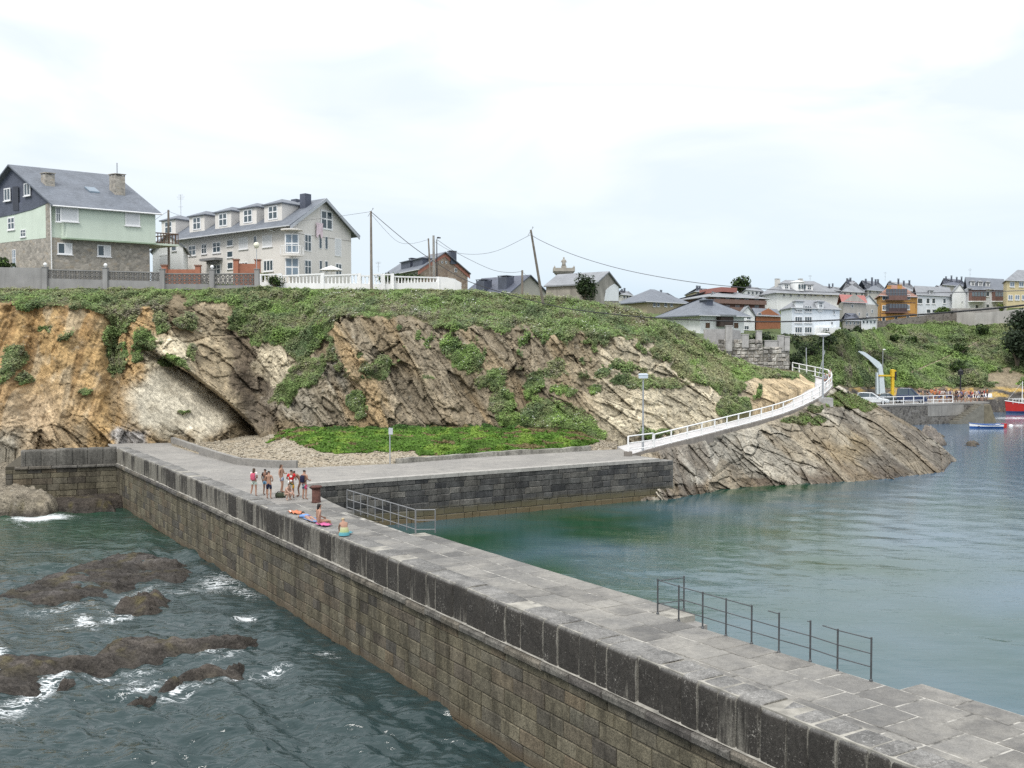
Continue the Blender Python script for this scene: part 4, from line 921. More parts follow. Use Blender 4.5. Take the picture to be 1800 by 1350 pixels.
# short return wall from the root of the pier to the rocks at the left
rw_dir = (P(36, 792, 4.1) - K); rw_dir.z = 0; rw_len = rw_dir.length; rw_dir.normalize(); rw_n = Vector((rw_dir.y, -rw_dir.x, 0)); rw_n = rw_n if rw_n.y > 0 else -rw_n
def rpt(t, w, z): return Vector((K.x, K.y, 0)) + rw_dir * t + rw_n * w + Vector((0, 0, z))
rwall = thing('return_wall', 'short stone wall turning off the far end of the pier to the left rocks', 'wall', rpt(3, .4, 0))
mb = MB(); mb.prism([rpt(.0, .05, 0), rpt(rw_len + 1, .05, 0), rpt(rw_len + 1, 8, 0), rpt(-.0, 8, 0)], -1.2, 2.95); mb.build('wall_core', DARKJOINT, rwall)
mb = MB(); mb.prism([rpt(.1, .08, 0), rpt(rw_len, .08, 0), rpt(rw_len, .75, 0), rpt(.1, .75, 0)], 2.9, 4.05); mb.build('parapet_core', LIME, rwall)
for k in range(len(CO) - 1):
    t = 0.0 if k % 2 else -.02
    while t < rw_len + .9:
        t1 = min(t + random.uniform(.8, 1.5), rw_len + 1); add_part('wall_stone', *stone_block(t + .012, t1 - .012, CO[k] + .012, CO[k + 1] - .012, random.uniform(-.02, .012), .1, .022, frame=rpt), WALLSTONE, rwall); t = t1
t = 0
while t < rw_len + .3:
    t1 = min(t + random.uniform(1.2, 1.8), rw_len + .4); add_part('cornice_stone', *stone_block(t + .008, t1 - .008, 2.72, 2.945, -.16, .12, .05, .012, frame=rpt), CORNICE, rwall); t = t1
t = .02
while t < rw_len:
    t1 = min(t + random.uniform(.8, 1.2), rw_len); smooth_part(add_part('parapet_block', *parapet_block(t + .012, t1 - .012, frame=rpt), RPAR, rwall)); t = t1

# quay wall of the inner basin
J, M = P(535, 851, DZ), P(1157, 806.5, DZ)
bd = M - J; bd.z = 0; b_len = bd.length; bd.normalize(); bn = Vector((-bd.y, bd.x, 0)); bn = bn if bn.y > 0 else -bn
def bpt(t, w, z): return Vector((J.x, J.y, 0)) + bd * t + bn * w + Vector((0, 0, z))
bwall = thing('quay_wall', 'dark stone quay wall of the inner basin below the promenade', 'wall', bpt(13, .5, 0))
mb = MB(); mb.prism([bpt(-.5, .05, 0), bpt(b_len + 1.5, .05, 0), bpt(b_len + 1.5, 1.2, 0), bpt(-.5, 1.2, 0)], -1.5, DZ - .21); mb.build('wall_core', paint((.20, .195, .18), .95, .5, 1.5), bwall)
CB = [-.55, -.1, .34, .80, 1.24, 1.70, 2.10, 2.50, 2.80]
for k in range(len(CB) - 1):
    t = -.5 + (k % 2) * .3
    while t < b_len + 1.4:
        t1 = min(t + random.uniform(.55, 1.7), b_len + 1.45); add_part('wall_stone', *stone_block(t + .014, t1 - .014, CB[k] + .014, CB[k + 1] - .014, random.uniform(-.04, .012) - .03 * (k < 2), .1, .03, .015, frame=bpt), BASIN, bwall); t = t1
t = -.4
while t < b_len + .1:
    t1 = min(t + random.uniform(1.5, 2.6), b_len + .12)
    q = [(t + .01, -.05), (t1 - .01, -.05), (t1 - .01, .62), (t + .01, .62)]
    mb = MB(); mb.prism([bpt(x, w, 0) for x, w in q], DZ - .22, DZ + .012 + random.uniform(0, .006)); mb.build('coping_stone', paint((.34, .325, .30), .85, .25, 3), bwall); t = t1

# promenade: concrete from the pier root along the basin to the ramp
PR = [pt(0, .87, DZ + .004), pt(10, .87, DZ + .004), pt(ET[0][0] - 2.6, ET[0][1] + 2.6, DZ + .004), bpt(.0, .64, DZ + .004), bpt(b_len * .5, .64, DZ + .004), bpt(b_len + .1, .64, DZ + .004), RO[0] + Vector((0, 0, 0)), RI[0] + Vector((0, 0, 0)), P(1035, 792.5, DZ + .02), P(850, 803, DZ + .03), P(700, 815, DZ + .03),
      P(524, 822.5, DZ + .03), P(470, 822.5, DZ + .03), P(411, 816, DZ + .03), D(360, 800, 79.5), D(306, 779, 86), D(240, 776, 87.5), D(190, 777, 87.5), pt(-8, .9, 3.6), pt(-3, .9, 3.25)]
bm = bmesh.new(); f = bm.faces.new([bm.verts.new(p) for p in PR]); bmesh.ops.triangulate(bm, faces=[f]); bmesh.ops.recalc_face_normals(bm, faces=bm.faces)
me = bpy.data.meshes.new('promenade'); bm.to_mesh(me); bm.free(); me.materials.append(CONC)
tag(link('promenade_pavement', me), 'worn grey concrete promenade along the basin', kind='structure')

def kerb(name, label, pts, h, w, mat, rough=.02):
    """low wall following ground points"""
    b = MB(); n = len(pts); rings = []
    for i, p in enumerate(pts):
        t = (pts[min(i + 1, n - 1)] - pts[max(i - 1, 0)]); t.z = 0; t.normalize(); s = Vector((-t.y, t.x, 0)) * w / 2; j = Vector((0, 0, random.uniform(-rough, rough)))
        rings.append([p - s + Vector((0, 0, -.4)), p - s + Vector((0, 0, h)) + j, p + s + Vector((0, 0, h)) + j, p + s + Vector((0, 0, -.4))])
    b.loft(rings); o = b.build(name, mat); tag(o, label, 'wall'); return o
def subdiv(pts, n=4):
    out = []
    for a, b in zip(pts[:-1], pts[1:]): out += [a.lerp(b, k / n) for k in range(n)]
    return out + [pts[-1]]
kerb('low_wall', 'low curved concrete wall between the promenade and the gravel', subdiv([D(304, 779, 85.8), D(340, 792, 81.5), D(380, 805, 77.2), P(420, 817, DZ), P(470, 821.5, DZ), P(522, 822.5, DZ)]), .5, .35, CONC)
kerb('low_wall', 'low broken kerb wall in front of the bright green plants', subdiv([P(698, 815, DZ), P(760, 810, DZ), P(850, 803, DZ), P(940, 798, DZ), P(1036, 792, DZ)], 6), .34, .5, stone_mat('kerb_stone', [(.20, .19, .165), (.28, .27, .24)]), .06)

# the ramp round the headland, on a concrete edge beam
def smoothpath(pts, n=4):
    out = []; L = len(pts)
    for i in range(L - 1):
        a, b, c, d = pts[max(i - 1, 0)], pts[i], pts[i + 1], pts[min(i + 2, L - 1)]
        for k in range(n):
            t = k / n; out.append(.5 * ((2 * b) + (c - a) * t + (2 * a - 5 * b + 4 * c - d) * t * t + (3 * b - a - 3 * c + d) * t ** 3))
    return out + [pts[-1]]
ro, ri = smoothpath(RO), smoothpath(RI)
RAMPC = slab_mat('pale_concrete', (.46, .45, .45), (.50, .49, .49), (.55, .54, .53))
b = MB(); b.loft([[p + Vector((0, 0, -1.0)), p, q, q + Vector((0, 0, -1.0))] for p, q in zip(ro, ri)])
ramp_o = b.build('ramp_path', RAMPC); tag(ramp_o, 'pale concrete ramp climbing round the headland', kind='structure')
b = MB(); rg = []
for i, p in enumerate(ro):
    t = ro[min(i + 1, len(ro) - 1)] - ro[max(i - 1, 0)]; t.z = 0; t.normalize(); s = Vector((t.y, -t.x, 0)) * .16
    rg.append([p - s * .2 + Vector((0, 0, -1.3)), p + s + Vector((0, 0, -1.3)), p + s + Vector((0, 0, .10)), p - s * .2 + Vector((0, 0, .10))])
b.loft(rg); tag(b.build('edge_beam', paint((.25, .225, .20), .9, .25, 1.5, streak=.3)), 'long concrete edge beam carrying the white railing beside the ramp', 'kerb')

def railing(name, label, path, spacing, h, mats, rails=(1.0, .5), rp=.05, rr=.035, square=True, cat='railing', base=.0, group=None, rail_end=None, kinks=False):
    """posts (each its own part) and long rails along a path"""
    d = [0.0]
    for a, c in zip(path[:-1], path[1:]): d.append(d[-1] + (c - a).length)
    def at(s):
        s = min(max(s, 0), d[-1])
        for i in range(len(d) - 1):
            if s <= d[i + 1]: return path[i].lerp(path[i + 1], (s - d[i]) / max(d[i + 1] - d[i], 1e-6))
        return path[-1]
    o = thing(name, label, cat, path[0], group); n = max(1, round(d[-1] / spacing)); pm, rm = mats if isinstance(mats, tuple) else (mats, mats)
    me = None
    for k in range(n + 1):
        p = at(d[-1] * k / n)
        if me is None:
            b = MB(); 
            if square: b.box(-rp, -rp, base, rp, rp, h)
            else: b.tube([(0, 0, base), (0, 0, h)], rp, 8)
            me = b.mesh('post', pm)
        link('post', me, o, p)
    for f in rails:
        b = MB(); b.tube([p + Vector((0, 0, h * f + (rp * .4 if f == 1.0 else 0))) for p in path], rr * (1.25 if f == 1.0 else 1.0), 6); b.build('rail', rm, o)
    return o
up = Vector((0, 0, .10))
railing('white_railing', 'white two-bar railing along the outer edge of the curving ramp', [p + up for p in smoothpath(RO[1:])], 1.95, 1.05, WHITE, (1.0, .52, .06), .055, .045)
# short return of the railing at the foot of the ramp on a plinth
b = MB(); q = P(1104, 801, DZ); b.prism([(q.x - .3, q.y - .25), (q.x + .3, q.y - .25), (q.x + .3, q.y + .25), (q.x - .3, q.y + .25)], DZ - .01, DZ + .33); tag(b.build('plinth', paint((.20, .18, .16), .9, .2)), 'small concrete block under the first white post of the ramp', 'plinth')
railing('white_railing', 'short white railing piece crossing the foot of the ramp beside the lamp post', [q + Vector((0, 0, .33)), RO[1] + up + Vector((-.12, -.12, 0))], 3.0, 1.15, WHITE, (1.0, .55, .1), .06, .045)

# steel railings on the pier
PH = 1.05; RAILG = paint((.19, .195, .20), .45, .2, 3)
c1 = [P(610, 897, DZ), P(730, 937, DZ), P(765, 937, DZ)]
railing('steel_railing', 'grey tubular railing round the steps halfway along the pier', [c1[0], c1[1]], .84, PH, RAILG, (1.0, .56, .16), .024, .021, False)
railing('steel_railing', 'short end piece of the grey railing at the head of the far steps', [c1[1] + Vector((.03, -.03, 0)), c1[2]], .8, PH, RAILG, (1.0, .56, .16), .024, .021, False)
base = [P(u, v, DZ) for u, v in ((1156, 1079), (1193, 1092), (1235, 1105), (1276, 1118), (1321, 1132), (1369, 1147), (1424, 1163), (1472, 1180), (1531, 1197))]
o = thing('steel_railing', 'thin dark railing with broken rails, nearest to the camera on the pier', 'railing', base[0])
mb0 = MB(); mb0.tube([(0, 0, -.02), (0, 0, PH + .06)], .026, 8); mb0.lathe((0, 0, 0), [(.05, 0), (.045, .03), (.028, .06)], 8); pm = mb0.mesh('post', STEEL)
for q in base: link('post', pm, o, q)
q0 = base[0] + nx * 1.0 + ex * .1; link('post', pm, o, q0)
for k, f in ((0, 1.0), (0, .30)):
    b = MB(); b.tube([base[0] + Vector((0, 0, PH * f)), q0 + Vector((0, 0, PH * f))], .016, 6); b.build('rail', STEEL, o)
for f, gaps in ((1.02, {4: .6, 5: .9, 6: .45}), (.66, {0: 1.0}), (.34, {})):
    for i in range(8):
        g = gaps.get(i, 0.0)
        if g >= 1: continue
        b = MB(); a, c = base[i], base[i + 1]; b.tube([a.lerp(c, g) + Vector((0, 0, PH * f)), c + Vector((0, 0, PH * f))], .015, 6); b.build('rail', STEEL, o)
# rusty bollard
b = MB(); q = P(556, 883, DZ); r0 = paint((.10, .045, .035), .8, .4, 6, .4); mo = thing('mooring_bollard', 'rusty red brown iron bollard on the pier deck', 'bollard', q)
b.lathe(q, [(.27, 0), (.25, .05), (.235, .1), (.23, .78)], 14); b.build('shaft', r0, mo, True)
b = MB(); b.lathe(q + Vector((0, 0, .775)), [(.25, 0), (.32, .03), (.325, .09), (.28, .13), (.1, .15)], 14); b.build('cap', r0, mo, True)
# ================================================================== BUILDINGS
def slate_mat(name, col, rows=3.2):
    m, nt = newmat(name); v = pos(nt); z = nd(nt, 'ShaderNodeSeparateXYZ', {0: v}).outputs['Z']
    a = noise(nt, v, .7, 5, .65); b = noise(nt, pos(nt, (1, 1, 3)), 3.0, 5, .7)
    c = mixc(nt, .8, col, ramp(nt, a, [(.3, .75), (.6, 1.1), (.8, 1.3)]).outputs[0], 'MULTIPLY')
    c = mixc(nt, .8, c, ramp(nt, b, [(.3, .75), (.5, 1.0), (.7, 1.25)]).outputs[0], 'MULTIPLY')
    ln = mth(nt, 'FRACT', mth(nt, 'MULTIPLY', z, rows)); c = mixc(nt, 1.0, c, ramp(nt, ln, [(.0, .8), (.12, 1.0)]).outputs[0], 'MULTIPLY')
    finish(nt, c, .6, ln, .25, .03, .35); return m
SLATE = slate_mat('roof_slate', (.135, .15, .175)); SLATE_D = slate_mat('dark_slate', (.085, .095, .125)); SLATE_P = slate_mat('pale_slate', (.21, .22, .235)); TILE_R = slate_mat('red_tile', (.30, .10, .085)); TILE_B = slate_mat('brown_tile', (.24, .12, .085))
RUBBLE_T = [(.27, .25, .215), (.34, .315, .275), (.22, .205, .18), (.39, .36, .315), (.30, .26, .205)]
def rubble_mat(name, tones, sc=3.0):
    m, nt = newmat(name); v = pos(nt, (1, 1, 1.4))
    vo = nd(nt, 'ShaderNodeTexVoronoi', {'Vector': v, 'Scale': sc}); e = nd(nt, 'ShaderNodeTexVoronoi', {'Vector': v, 'Scale': sc}, feature='DISTANCE_TO_EDGE')
    r_ = nd(nt, 'ShaderNodeSeparateColor', {0: vo.outputs['Color']}).outputs[0]
    c = ramp(nt, r_, [(i / (len(tones) - 1), t) for i, t in enumerate(tones)]).outputs[0]
    c = mixc(nt, .7, c, ramp(nt, noise(nt, v, 4, 5, .7), [(.3, .7), (.7, 1.3)]).outputs[0], 'MULTIPLY')
    c = mixc(nt, ramp(nt, e.outputs['Distance'], [(.0, .7), (.05, 0.0)]).outputs[0], c, (.30, .28, .25))
    finish(nt, c, .9, e.outputs['Distance'], .6, .04, .2); return m
RUBBLE = rubble_mat('rubble_stone', RUBBLE_T)
WIN_W = paint((.75, .75, .75), .4, .05); PANE = glass(); PANE_L = glass((.10, .13, .16)); SHUT = paint((.62, .63, .64), .6, .05)

class House:
    """u0,d0 the visible corner; u1,d1 the end of the front; u2,d2 the end of the other visible side"""
    def __init__(s, name, label, u0, d0, u1, d1, u2, d2, vb, ve, wall, group=None, cat='house', drop=4.0):
        s.p0 = D(u0, ve, d0); s.ze = s.p0.z; s.zb = D(u0, vb, d0).z
        a = D(u1, ve, d1) - s.p0; b = D(u2, ve, d2) - s.p0; a.z = b.z = 0
        s.la, s.lb = a.length, b.length; s.a, s.b = a.normalized(), b.normalized()
        s.o = Vector((s.p0.x, s.p0.y, s.zb)); s.wallm = wall
        s.root = thing(name, label, cat, s.o, group)
        cr = s.a.cross(s.b).z
        nf = Vector((s.a.y, -s.a.x, 0)); s.nf = nf if nf.dot(s.b) < 0 else -nf        # outward normal of the front
        ns = Vector((s.b.y, -s.b.x, 0)); s.ns = ns if ns.dot(s.a) < 0 else -ns
        s.d0, s.drop = d0, drop
    def q(s, x, y, z): return s.o + s.a * x + s.b * y + Vector((0, 0, z - s.zb))
    def walls(s, z0=None, z1=None, mat=None, out=0.0, name='wall', x0=0, x1=None, y0=0, y1=None):
        z0 = s.zb - s.drop if z0 is None else z0; z1 = s.ze if z1 is None else z1; x1 = s.la if x1 is None else x1; y1 = s.lb if y1 is None else y1
        b = MB(); c = [s.q(x0 - out, y0 - out, 0), s.q(x1 + out, y0 - out, 0), s.q(x1 + out, y1 + out, 0), s.q(x0 - out, y1 + out, 0)]
        b.prism(c, z0, z1); return b.build(name, mat or s.wallm, s.root)
    def gable(s, zr, along='a', mat=None, inset=.01):
        """triangles under a pitched roof whose ridge runs along a or b"""
        b = MB()
        if along == 'a':
            for x in (0, s.la - .2):
                b = MB(); b.extrude([s.q(x + inset * (x == 0), .02, s.ze), s.q(x + inset * (x == 0), s.lb - .02, s.ze), s.q(x + inset * (x == 0), s.lb / 2, zr - .02)], s.a * .19); b.build('gable', mat or s.wallm, s.root)
        else:
            for y in (0, s.lb - .2):
                b = MB(); b.extrude([s.q(.02, y + inset * (y == 0), s.ze), s.q(s.la - .02, y + inset * (y == 0), s.ze), s.q(s.la / 2, y + inset * (y == 0), zr - .02)], s.b * .19); b.build('gable', mat or s.wallm, s.root)
    def roof(s, zr, kind='gable', along='a', mat=SLATE, oa=.5, ob=.5, hip=None, th=.16, trim=None):
        L, Wd = (s.la, s.lb) if along == 'a' else (s.lb, s.la)
        g = (lambda x, y, z: s.q(x, y, z)) if along == 'a' else (lambda x, y, z: s.q(y, x, z))
        o1, o2 = (oa, ob) if along == 'a' else (ob, oa)
        sl = (zr - s.ze) / (Wd / 2); ez = s.ze - sl * o2 + .05; zr = zr + .05
        h = 0 if kind == 'gable' else (hip if hip is not None else Wd / 2)
        x0, x1 = -o1, L + o1; r0, r1 = (x0, x1) if kind == 'gable' else (h * .95, L - h * .95)
        if kind != 'gable': o1 = o2; x0, x1 = -o1, L + o1
        b = MB()
        top = [g(x0, -o2, ez), g(x1, -o2, ez), g(x1, Wd + o2, ez), g(x0, Wd + o2, ez), g(r0, Wd / 2, zr), g(r1, Wd / 2, zr)]
        dn = [p - Vector((0, 0, th)) for p in top]
        if kind != 'gable' : dn = [p - Vector((0, 0, th)) for p in top[:4]] + [top[4] - Vector((0, 0, th)), top[5] - Vector((0, 0, th))]
        fs = [(0, 1, 5, 4), (2, 3, 4, 5), (1, 2, 5), (3, 0, 4)] if kind != 'gable' else [(0, 1, 5, 4), (2, 3, 4, 5)]
        b.add(top + dn, fs + [tuple(i + 6 for i in reversed(f)) for f in fs])
        rim = [0, 1, 5, 2, 3, 4] if kind == 'gable' else [0, 1, 2, 3]
        for i in range(len(rim)):
            i0, i1 = rim[i], rim[(i + 1) % len(rim)]; b.add([top[i0], top[i1], dn[i1], dn[i0]], [(0, 1, 2, 3)])
        s.rf = b.build('roof', mat, s.root); s.slope = sl; s.rz = zr; s.ez = ez; s.along = along; s.Wd = Wd
        if trim is not False:
            b = MB(); tm = trim or paint((.45, .46, .47), .5, .1)
            b.tube([g(x0, -o2 - .06, ez - .08), g(x1, -o2 - .06, ez - .08)], .08, 6)
            b.build('gutter', tm, s.rf)
        return s.rf
    def hit(s, face, u, v, off=0.0):
        """place on a wall plane seen at a photo position"""
        n, p0 = (s.nf, s.o) if face == 'F' else (s.ns, s.o)
        r = D(u, v, 1.0) - Vector((0, 0, CAM_H)); p0 = p0 + n * off
        t = (p0 - Vector((0, 0, CAM_H))).dot(n) / r.dot(n); return Vector((0, 0, CAM_H)) + r * t
    def win(s, face, u, v, w, h, style='cross', off=0.0, parent=None, name='window', pane=None, frame=None, sill=True, fix=None):
        ax, n = (s.a, s.nf) if face == 'F' else (s.b, s.ns)
        c = s.hit(face, u, v, off); l = s.hit(face, u - w / 2, v, off); r_ = s.hit(face, u + w / 2, v, off); W = (r_ - l).length; H = h / F * c.y
        if fix: W, H = fix
        ax = ax if (r_ - l).dot(ax) > 0 else -ax; upv = Vector((0, 0, 1)); lo = c - ax * W / 2 - upv * H / 2
        fm = frame or WIN_W; par = parent or s.root; t = max(.05, min(W, H) * .09)
        fr = MB(); pn_ = MB()
        def bar(x0, z0, x1, z1, o=.05): fr.obox(lo + ax * x0 + upv * z0 - n * .02, ax * (x1 - x0), n * (o + .02), upv * (z1 - z0))
        bar(0, 0, t, H); bar(W - t, 0, W, H); bar(t, 0, W - t, t); bar(t, H - t, W - t, H)
        if style in ('cross', 'double', 'half'): bar(W / 2 - t / 2, t, W / 2 + t / 2, H - t)
        if style == 'triple': bar(W / 3 - t / 2, t, W / 3 + t / 2, H - t); bar(2 * W / 3 - t / 2, t, 2 * W / 3 + t / 2, H - t)
        if style in ('cross', 'door'): bar(t, H * .55 - t * .4, W - t, H * .55 + t * .4, .045)
        if style == 'door': bar(W / 2 - t / 2, t, W / 2 + t / 2, H - t, .052)
        if sill and style not in ('door', 'dark'): fr.obox(lo - ax * .08 - upv * .09 - n * .02, ax * (W + .16), n * .14, upv * .087)
        if style == 'half':
            fr.obox(lo + ax * (W / 2 + t / 2) + upv * t + n * .0, ax * (W / 2 - 1.5 * t), n * .035, upv * (H - 2 * t), 1)
            pn_.obox(lo + ax * t + upv * t, ax * (W / 2 - 1.5 * t), n * .02, upv * (H - 2 * t))
        elif style == 'shut':
            fr.obox(lo + ax * t + upv * t, ax * (W - 2 * t), n * .03, upv * (H - 2 * t), 1)
        else: pn_.obox(lo + ax * t + upv * t, ax * (W - 2 * t), n * .02, upv * (H - 2 * t))
        if parent is None or parent.parent is None:
            f = fr.build(name, [fm, SHUT], par)
            if pn_.v: pn_.build('pane', pane or PANE, f)
        else:
            k = len(fr.v); fr.v += pn_.v; fr.f += [[i + k for i in q_] for q_ in pn_.f]; fr.m += [2] * len(pn_.f)
            f = fr.build(name, [fm, SHUT, pane or PANE], par)
        return f
    def boxat(s, name, mat, x0, y0, z0, x1, y1, z1, parent=None):
        b = MB(); b.hexa([s.q(x0, y0, z0), s.q(x1, y0, z0), s.q(x1, y1, z0), s.q(x0, y1, z0), s.q(x0, y0, z1), s.q(x1, y0, z1), s.q(x1, y1, z1), s.q(x0, y1, z1)]); return b.build(name, mat, parent or s.root)
    def chimney(s, x, y, w, z0, z1, mat, cap=True, parent=None):
        b = MB(); b.hexa([s.q(x, y, z0), s.q(x + w, y, z0), s.q(x + w, y + w, z0), s.q(x, y + w, z0), s.q(x, y, z1), s.q(x + w, y, z1), s.q(x + w, y + w, z1), s.q(x, y + w, z1)])
        if cap:
            e = .08; b.hexa([s.q(x - e, y - e, z1 + .12), s.q(x + w + e, y - e, z1 + .12), s.q(x + w + e, y + w + e, z1 + .12), s.q(x - e, y + w + e, z1 + .12), s.q(x - e, y - e, z1 + .2), s.q(x + w + e, y - e, z1 + .2), s.q(x + w + e, y + w + e, z1 + .2), s.q(x - e, y + w + e, z1 + .2)])
            for cx, cy in ((0, 0), (w - .1, 0), (0, w - .1), (w - .1, w - .1)): b.hexa([s.q(x + cx + i, y + cy + j, z) for z in (z1, z1 + .12) for i, j in ((0, 0), (.1, 0), (.1, .1), (0, .1))])
        return b.build('chimney', mat, parent or s.rf)
    def dormer(s, x, w, zf0, zf1, y0, depth, wall, rmat=SLATE, win=True, pitch=.5, style='cross'):
        """box dormer on the front slope with a hipped roof of its own"""
        b = MB(); b.hexa([s.q(x, y0, zf0 - .4), s.q(x + w, y0, zf0 - .4), s.q(x + w, y0 + depth, zf0 - .4), s.q(x, y0 + depth, zf0 - .4), s.q(x, y0, zf1), s.q(x + w, y0, zf1), s.q(x + w, y0 + depth, zf1), s.q(x, y0 + depth, zf1)])
        dm = b.build('dormer', wall, s.root); o = .25; b = MB(); zt = zf1 + pitch * (w / 2)
        t = [s.q(x - o, y0 - o, zf1), s.q(x + w + o, y0 - o, zf1), s.q(x + w + o, y0 + depth, zf1), s.q(x - o, y0 + depth, zf1), s.q(x + w / 2, y0 + w * .45, zt), s.q(x + w / 2, y0 + depth, zt)]
        b.add(t + [p + Vector((0, 0, -.12)) for p in t[:4]], [(0, 1, 4), (1, 2, 5, 4), (3, 0, 4, 5), (2, 3, 5), (0, 3, 9, 6), (0, 6, 7, 1), (1, 7, 8, 2), (6, 9, 8, 7)])
        b.build('dormer_roof', rmat, dm)
        if win:
            c = s.q(x + w * .5, y0, (zf0 + zf1) / 2); u, v = px(c); s.win('F', u, v, 1, 1, style, off=-y0 * abs(s.b.dot(s.nf)), parent=dm, name='dormer_window', fix=(w * win, (zf1 - zf0) * .78), sill=False)
        return dm
def zat(v, d): return D(900, v, d).z

# ---- the green house at the left
GREEN = paint((.55, .62, .53), .85, .05, .6, streak=.07)
h = House('green_house', 'pale green house over a stone ground floor with a steep slate roof', 90, 100, 262, 105.8, -35, 107.5, 503, 350, GREEN)
zs = zat(417, 100); zr = zat(293, 104.5)
h.walls(None, zs, RUBBLE, name='stone_floor'); h.walls(zs - .01, h.ze, GREEN, .02, 'green_wall', y0=0.02)
h.boxat('green_bay', GREEN, .9, -.85, zs - .02, h.la + .1, .1, h.ze - .22 - .85 * (zr - h.ze) / (h.lb / 2))
h.boxat('bay_soffit', paint((.30, .38, .28), .9, .1), .85, -.88, zs - .16, h.la + .15, .0, zs - .02)
h.gable(zr, 'a', SLATE_D); h.roof(zr, 'gable', 'a', SLATE, .55, 1.25, trim=WIN_W)
b = MB(); c = [h.q(-.06, .0, h.ze + .6), h.q(-.06, h.lb, h.ze + .6), h.q(-.06, h.lb, zat(378, 106)), h.q(-.06, h.lb * .55, zat(362, 103)), h.q(-.06, .02, zat(358, 100))]
b.extrude([h.q(-.09, -.02, h.ze - .1), h.q(-.09, h.lb * .08, h.ze + .1), h.q(-.09, h.lb * .92, h.ze + .1), h.q(-.09, h.lb, h.ze - .1), h.q(-.09, h.lb, h.ze - 1.2), h.q(-.09, h.lb * .50, h.ze - 1.0), h.q(-.09, h.lb * .24, h.ze - .75), h.q(-.09, -.02, h.ze - .25)], h.a * .1); b.build('slate_cladding', SLATE_D, h.root)
b = MB(); b.obox(h.q(-.05, .02, h.zb - 2), h.a * .1, h.b * .9, Vector((0, 0, h.ze - h.zb + 1.8))); b.build('stone_pilaster', RUBBLE, h.root)
b = MB(); b.tube([h.q(-.12, -.12, h.zb - 1), h.q(-.12, -.12, h.ze - .5), h.q(-.3, -1.0, h.ez - .05)], .07, 8); b.build('drainpipe', WHITE, h.root)
for u, v, w, hh in ((13, 342, 11, 22), (48, 333, 11, 22)): h.win('S', u, v, w, hh, 'double', off=.10)
b = MB(); b.obox(h.hit('S', 23, 370, .11), h.hit('S', 33, 370) - h.hit('S', 23, 370), h.ns * .03, Vector((0, 0, 2.4))); b.build('recess_shade_panel', paint((.05, .055, .07), .8, .1), h.root)  # flat dark panel painted as the shade inside a recess
for u, v, w, hh in ((20, 393, 12, 22), (41, 410, 9, 13)): h.win('S', u, v, w, hh, 'cross', off=.03)
h.win('S', 25, 455, 6, 32, 'door', off=.02, name='side_door', pane=PANE_L)
h.win('F', 122, 377, 32, 25, 'shut', off=.86); h.win('F', 102, 377, 8, 25, 'cross', off=.86); h.win('F', 233, 385, 26, 24, 'shut', off=.86)
h.win('F', 114, 437, 26, 20, 'half', off=.01); h.win('F', 183, 441, 24, 20, 'half', off=.01)
s_ = h.slope
h.chimney(.9, 2.6, .85, h.ze + 1.0, zat(309, 103), RUBBLE); h.chimney(h.la - 2.2, 2.0, 1.0, h.ze + .6, zat(309, 106), RUBBLE)
b = MB(); c = h.q(h.la - 1.7, 2.5, zat(309, 106)); b.tube([c, c + Vector((0, 0, 1.35))], .06, 6); b.build('flue_pipe', GREY_METAL, h.rf)
zz = lambda y: h.ze + y * h.slope
b = MB(); p = [h.q(h.la * .50, 2.0, zz(2.0) + .22), h.q(h.la * .50 + 1.0, 2.0, zz(2.0) + .22), h.q(h.la * .50 + 1.0, 2.9, zz(2.9) + .22), h.q(h.la * .50, 2.9, zz(2.9) + .22)]; b.extrude(p, (0, 0, -.15)); b.build('skylight', PANE_L, h.rf)
h.boxat('balcony_slab', paint((.50, .56, .46), .8, .1), h.la + .1, -.7, zs - .2, h.la + 2.6, 4, zs)
BRW = paint((.13, .085, .06), .7, .2)
b = MB()
for x in np.linspace(h.la + .15, h.la + 2.55, 9): b.tube([h.q(x, -.65, zs), h.q(x, -.65, zs + 1.05)], .05, 5)
b.tube([h.q(h.la + .1, -.65, zs + 1.05), h.q(h.la + 2.6, -.65, zs + 1.05)], .07, 6); b.tube([h.q(h.la + .1, -.65, zs + .12), h.q(h.la + 2.6, -.65, zs + .12)], .05, 6)
for y in np.linspace(-.3, 4, 8): b.tube([h.q(h.la + 2.55, y, zs), h.q(h.la + 2.55, y, zs + 1.05)], .05, 5)
b.tube([h.q(h.la + 2.55, -.65, zs + 1.05), h.q(h.la + 2.55, 4, zs + 1.05)], .07, 6); b.build('balcony_railing', BRW, h.root)

# ---- the long apartment house with dormers
BEIGE = paint((.68, .65, .61), .85, .05, .5, streak=.08)
h = House('apartment_house', 'long beige apartment house with five hipped dormers and a tall gable end', 513, 112, 288, 129, 617, 121, 490, 389, BEIGE, cat='apartment house')
zr = zat(349, 116); h.walls(); h.gable(zr, 'a', BEIGE); h.roof(zr, 'gable', 'a', SLATE, .7, 1.0)
b = MB(); zz = h.ze - .05
for y0, y1, z0, z1 in ((-.9, h.lb / 2, h.ez - .1, h.rz), (h.lb / 2, h.lb + .9, h.rz, h.ez - .1)):
    b.extrude([h.q(-.74, y0, z0 - .35), h.q(-.74, y1, z1 - .35), h.q(-.74, y1, z1 + .02), h.q(-.74, y0, z0 + .02)], h.a * .12)
b.build('barge_board', paint((.40, .42, .45), .6, .1), h.rf)
b = MB(); b.obox(h.q(-.03, .4, h.ze - 1.25), h.a * .02, h.b * (h.lb - .4), Vector((0, 0, .07))); b.build('string_course', paint((.40, .38, .35), .8, .05), h.root)
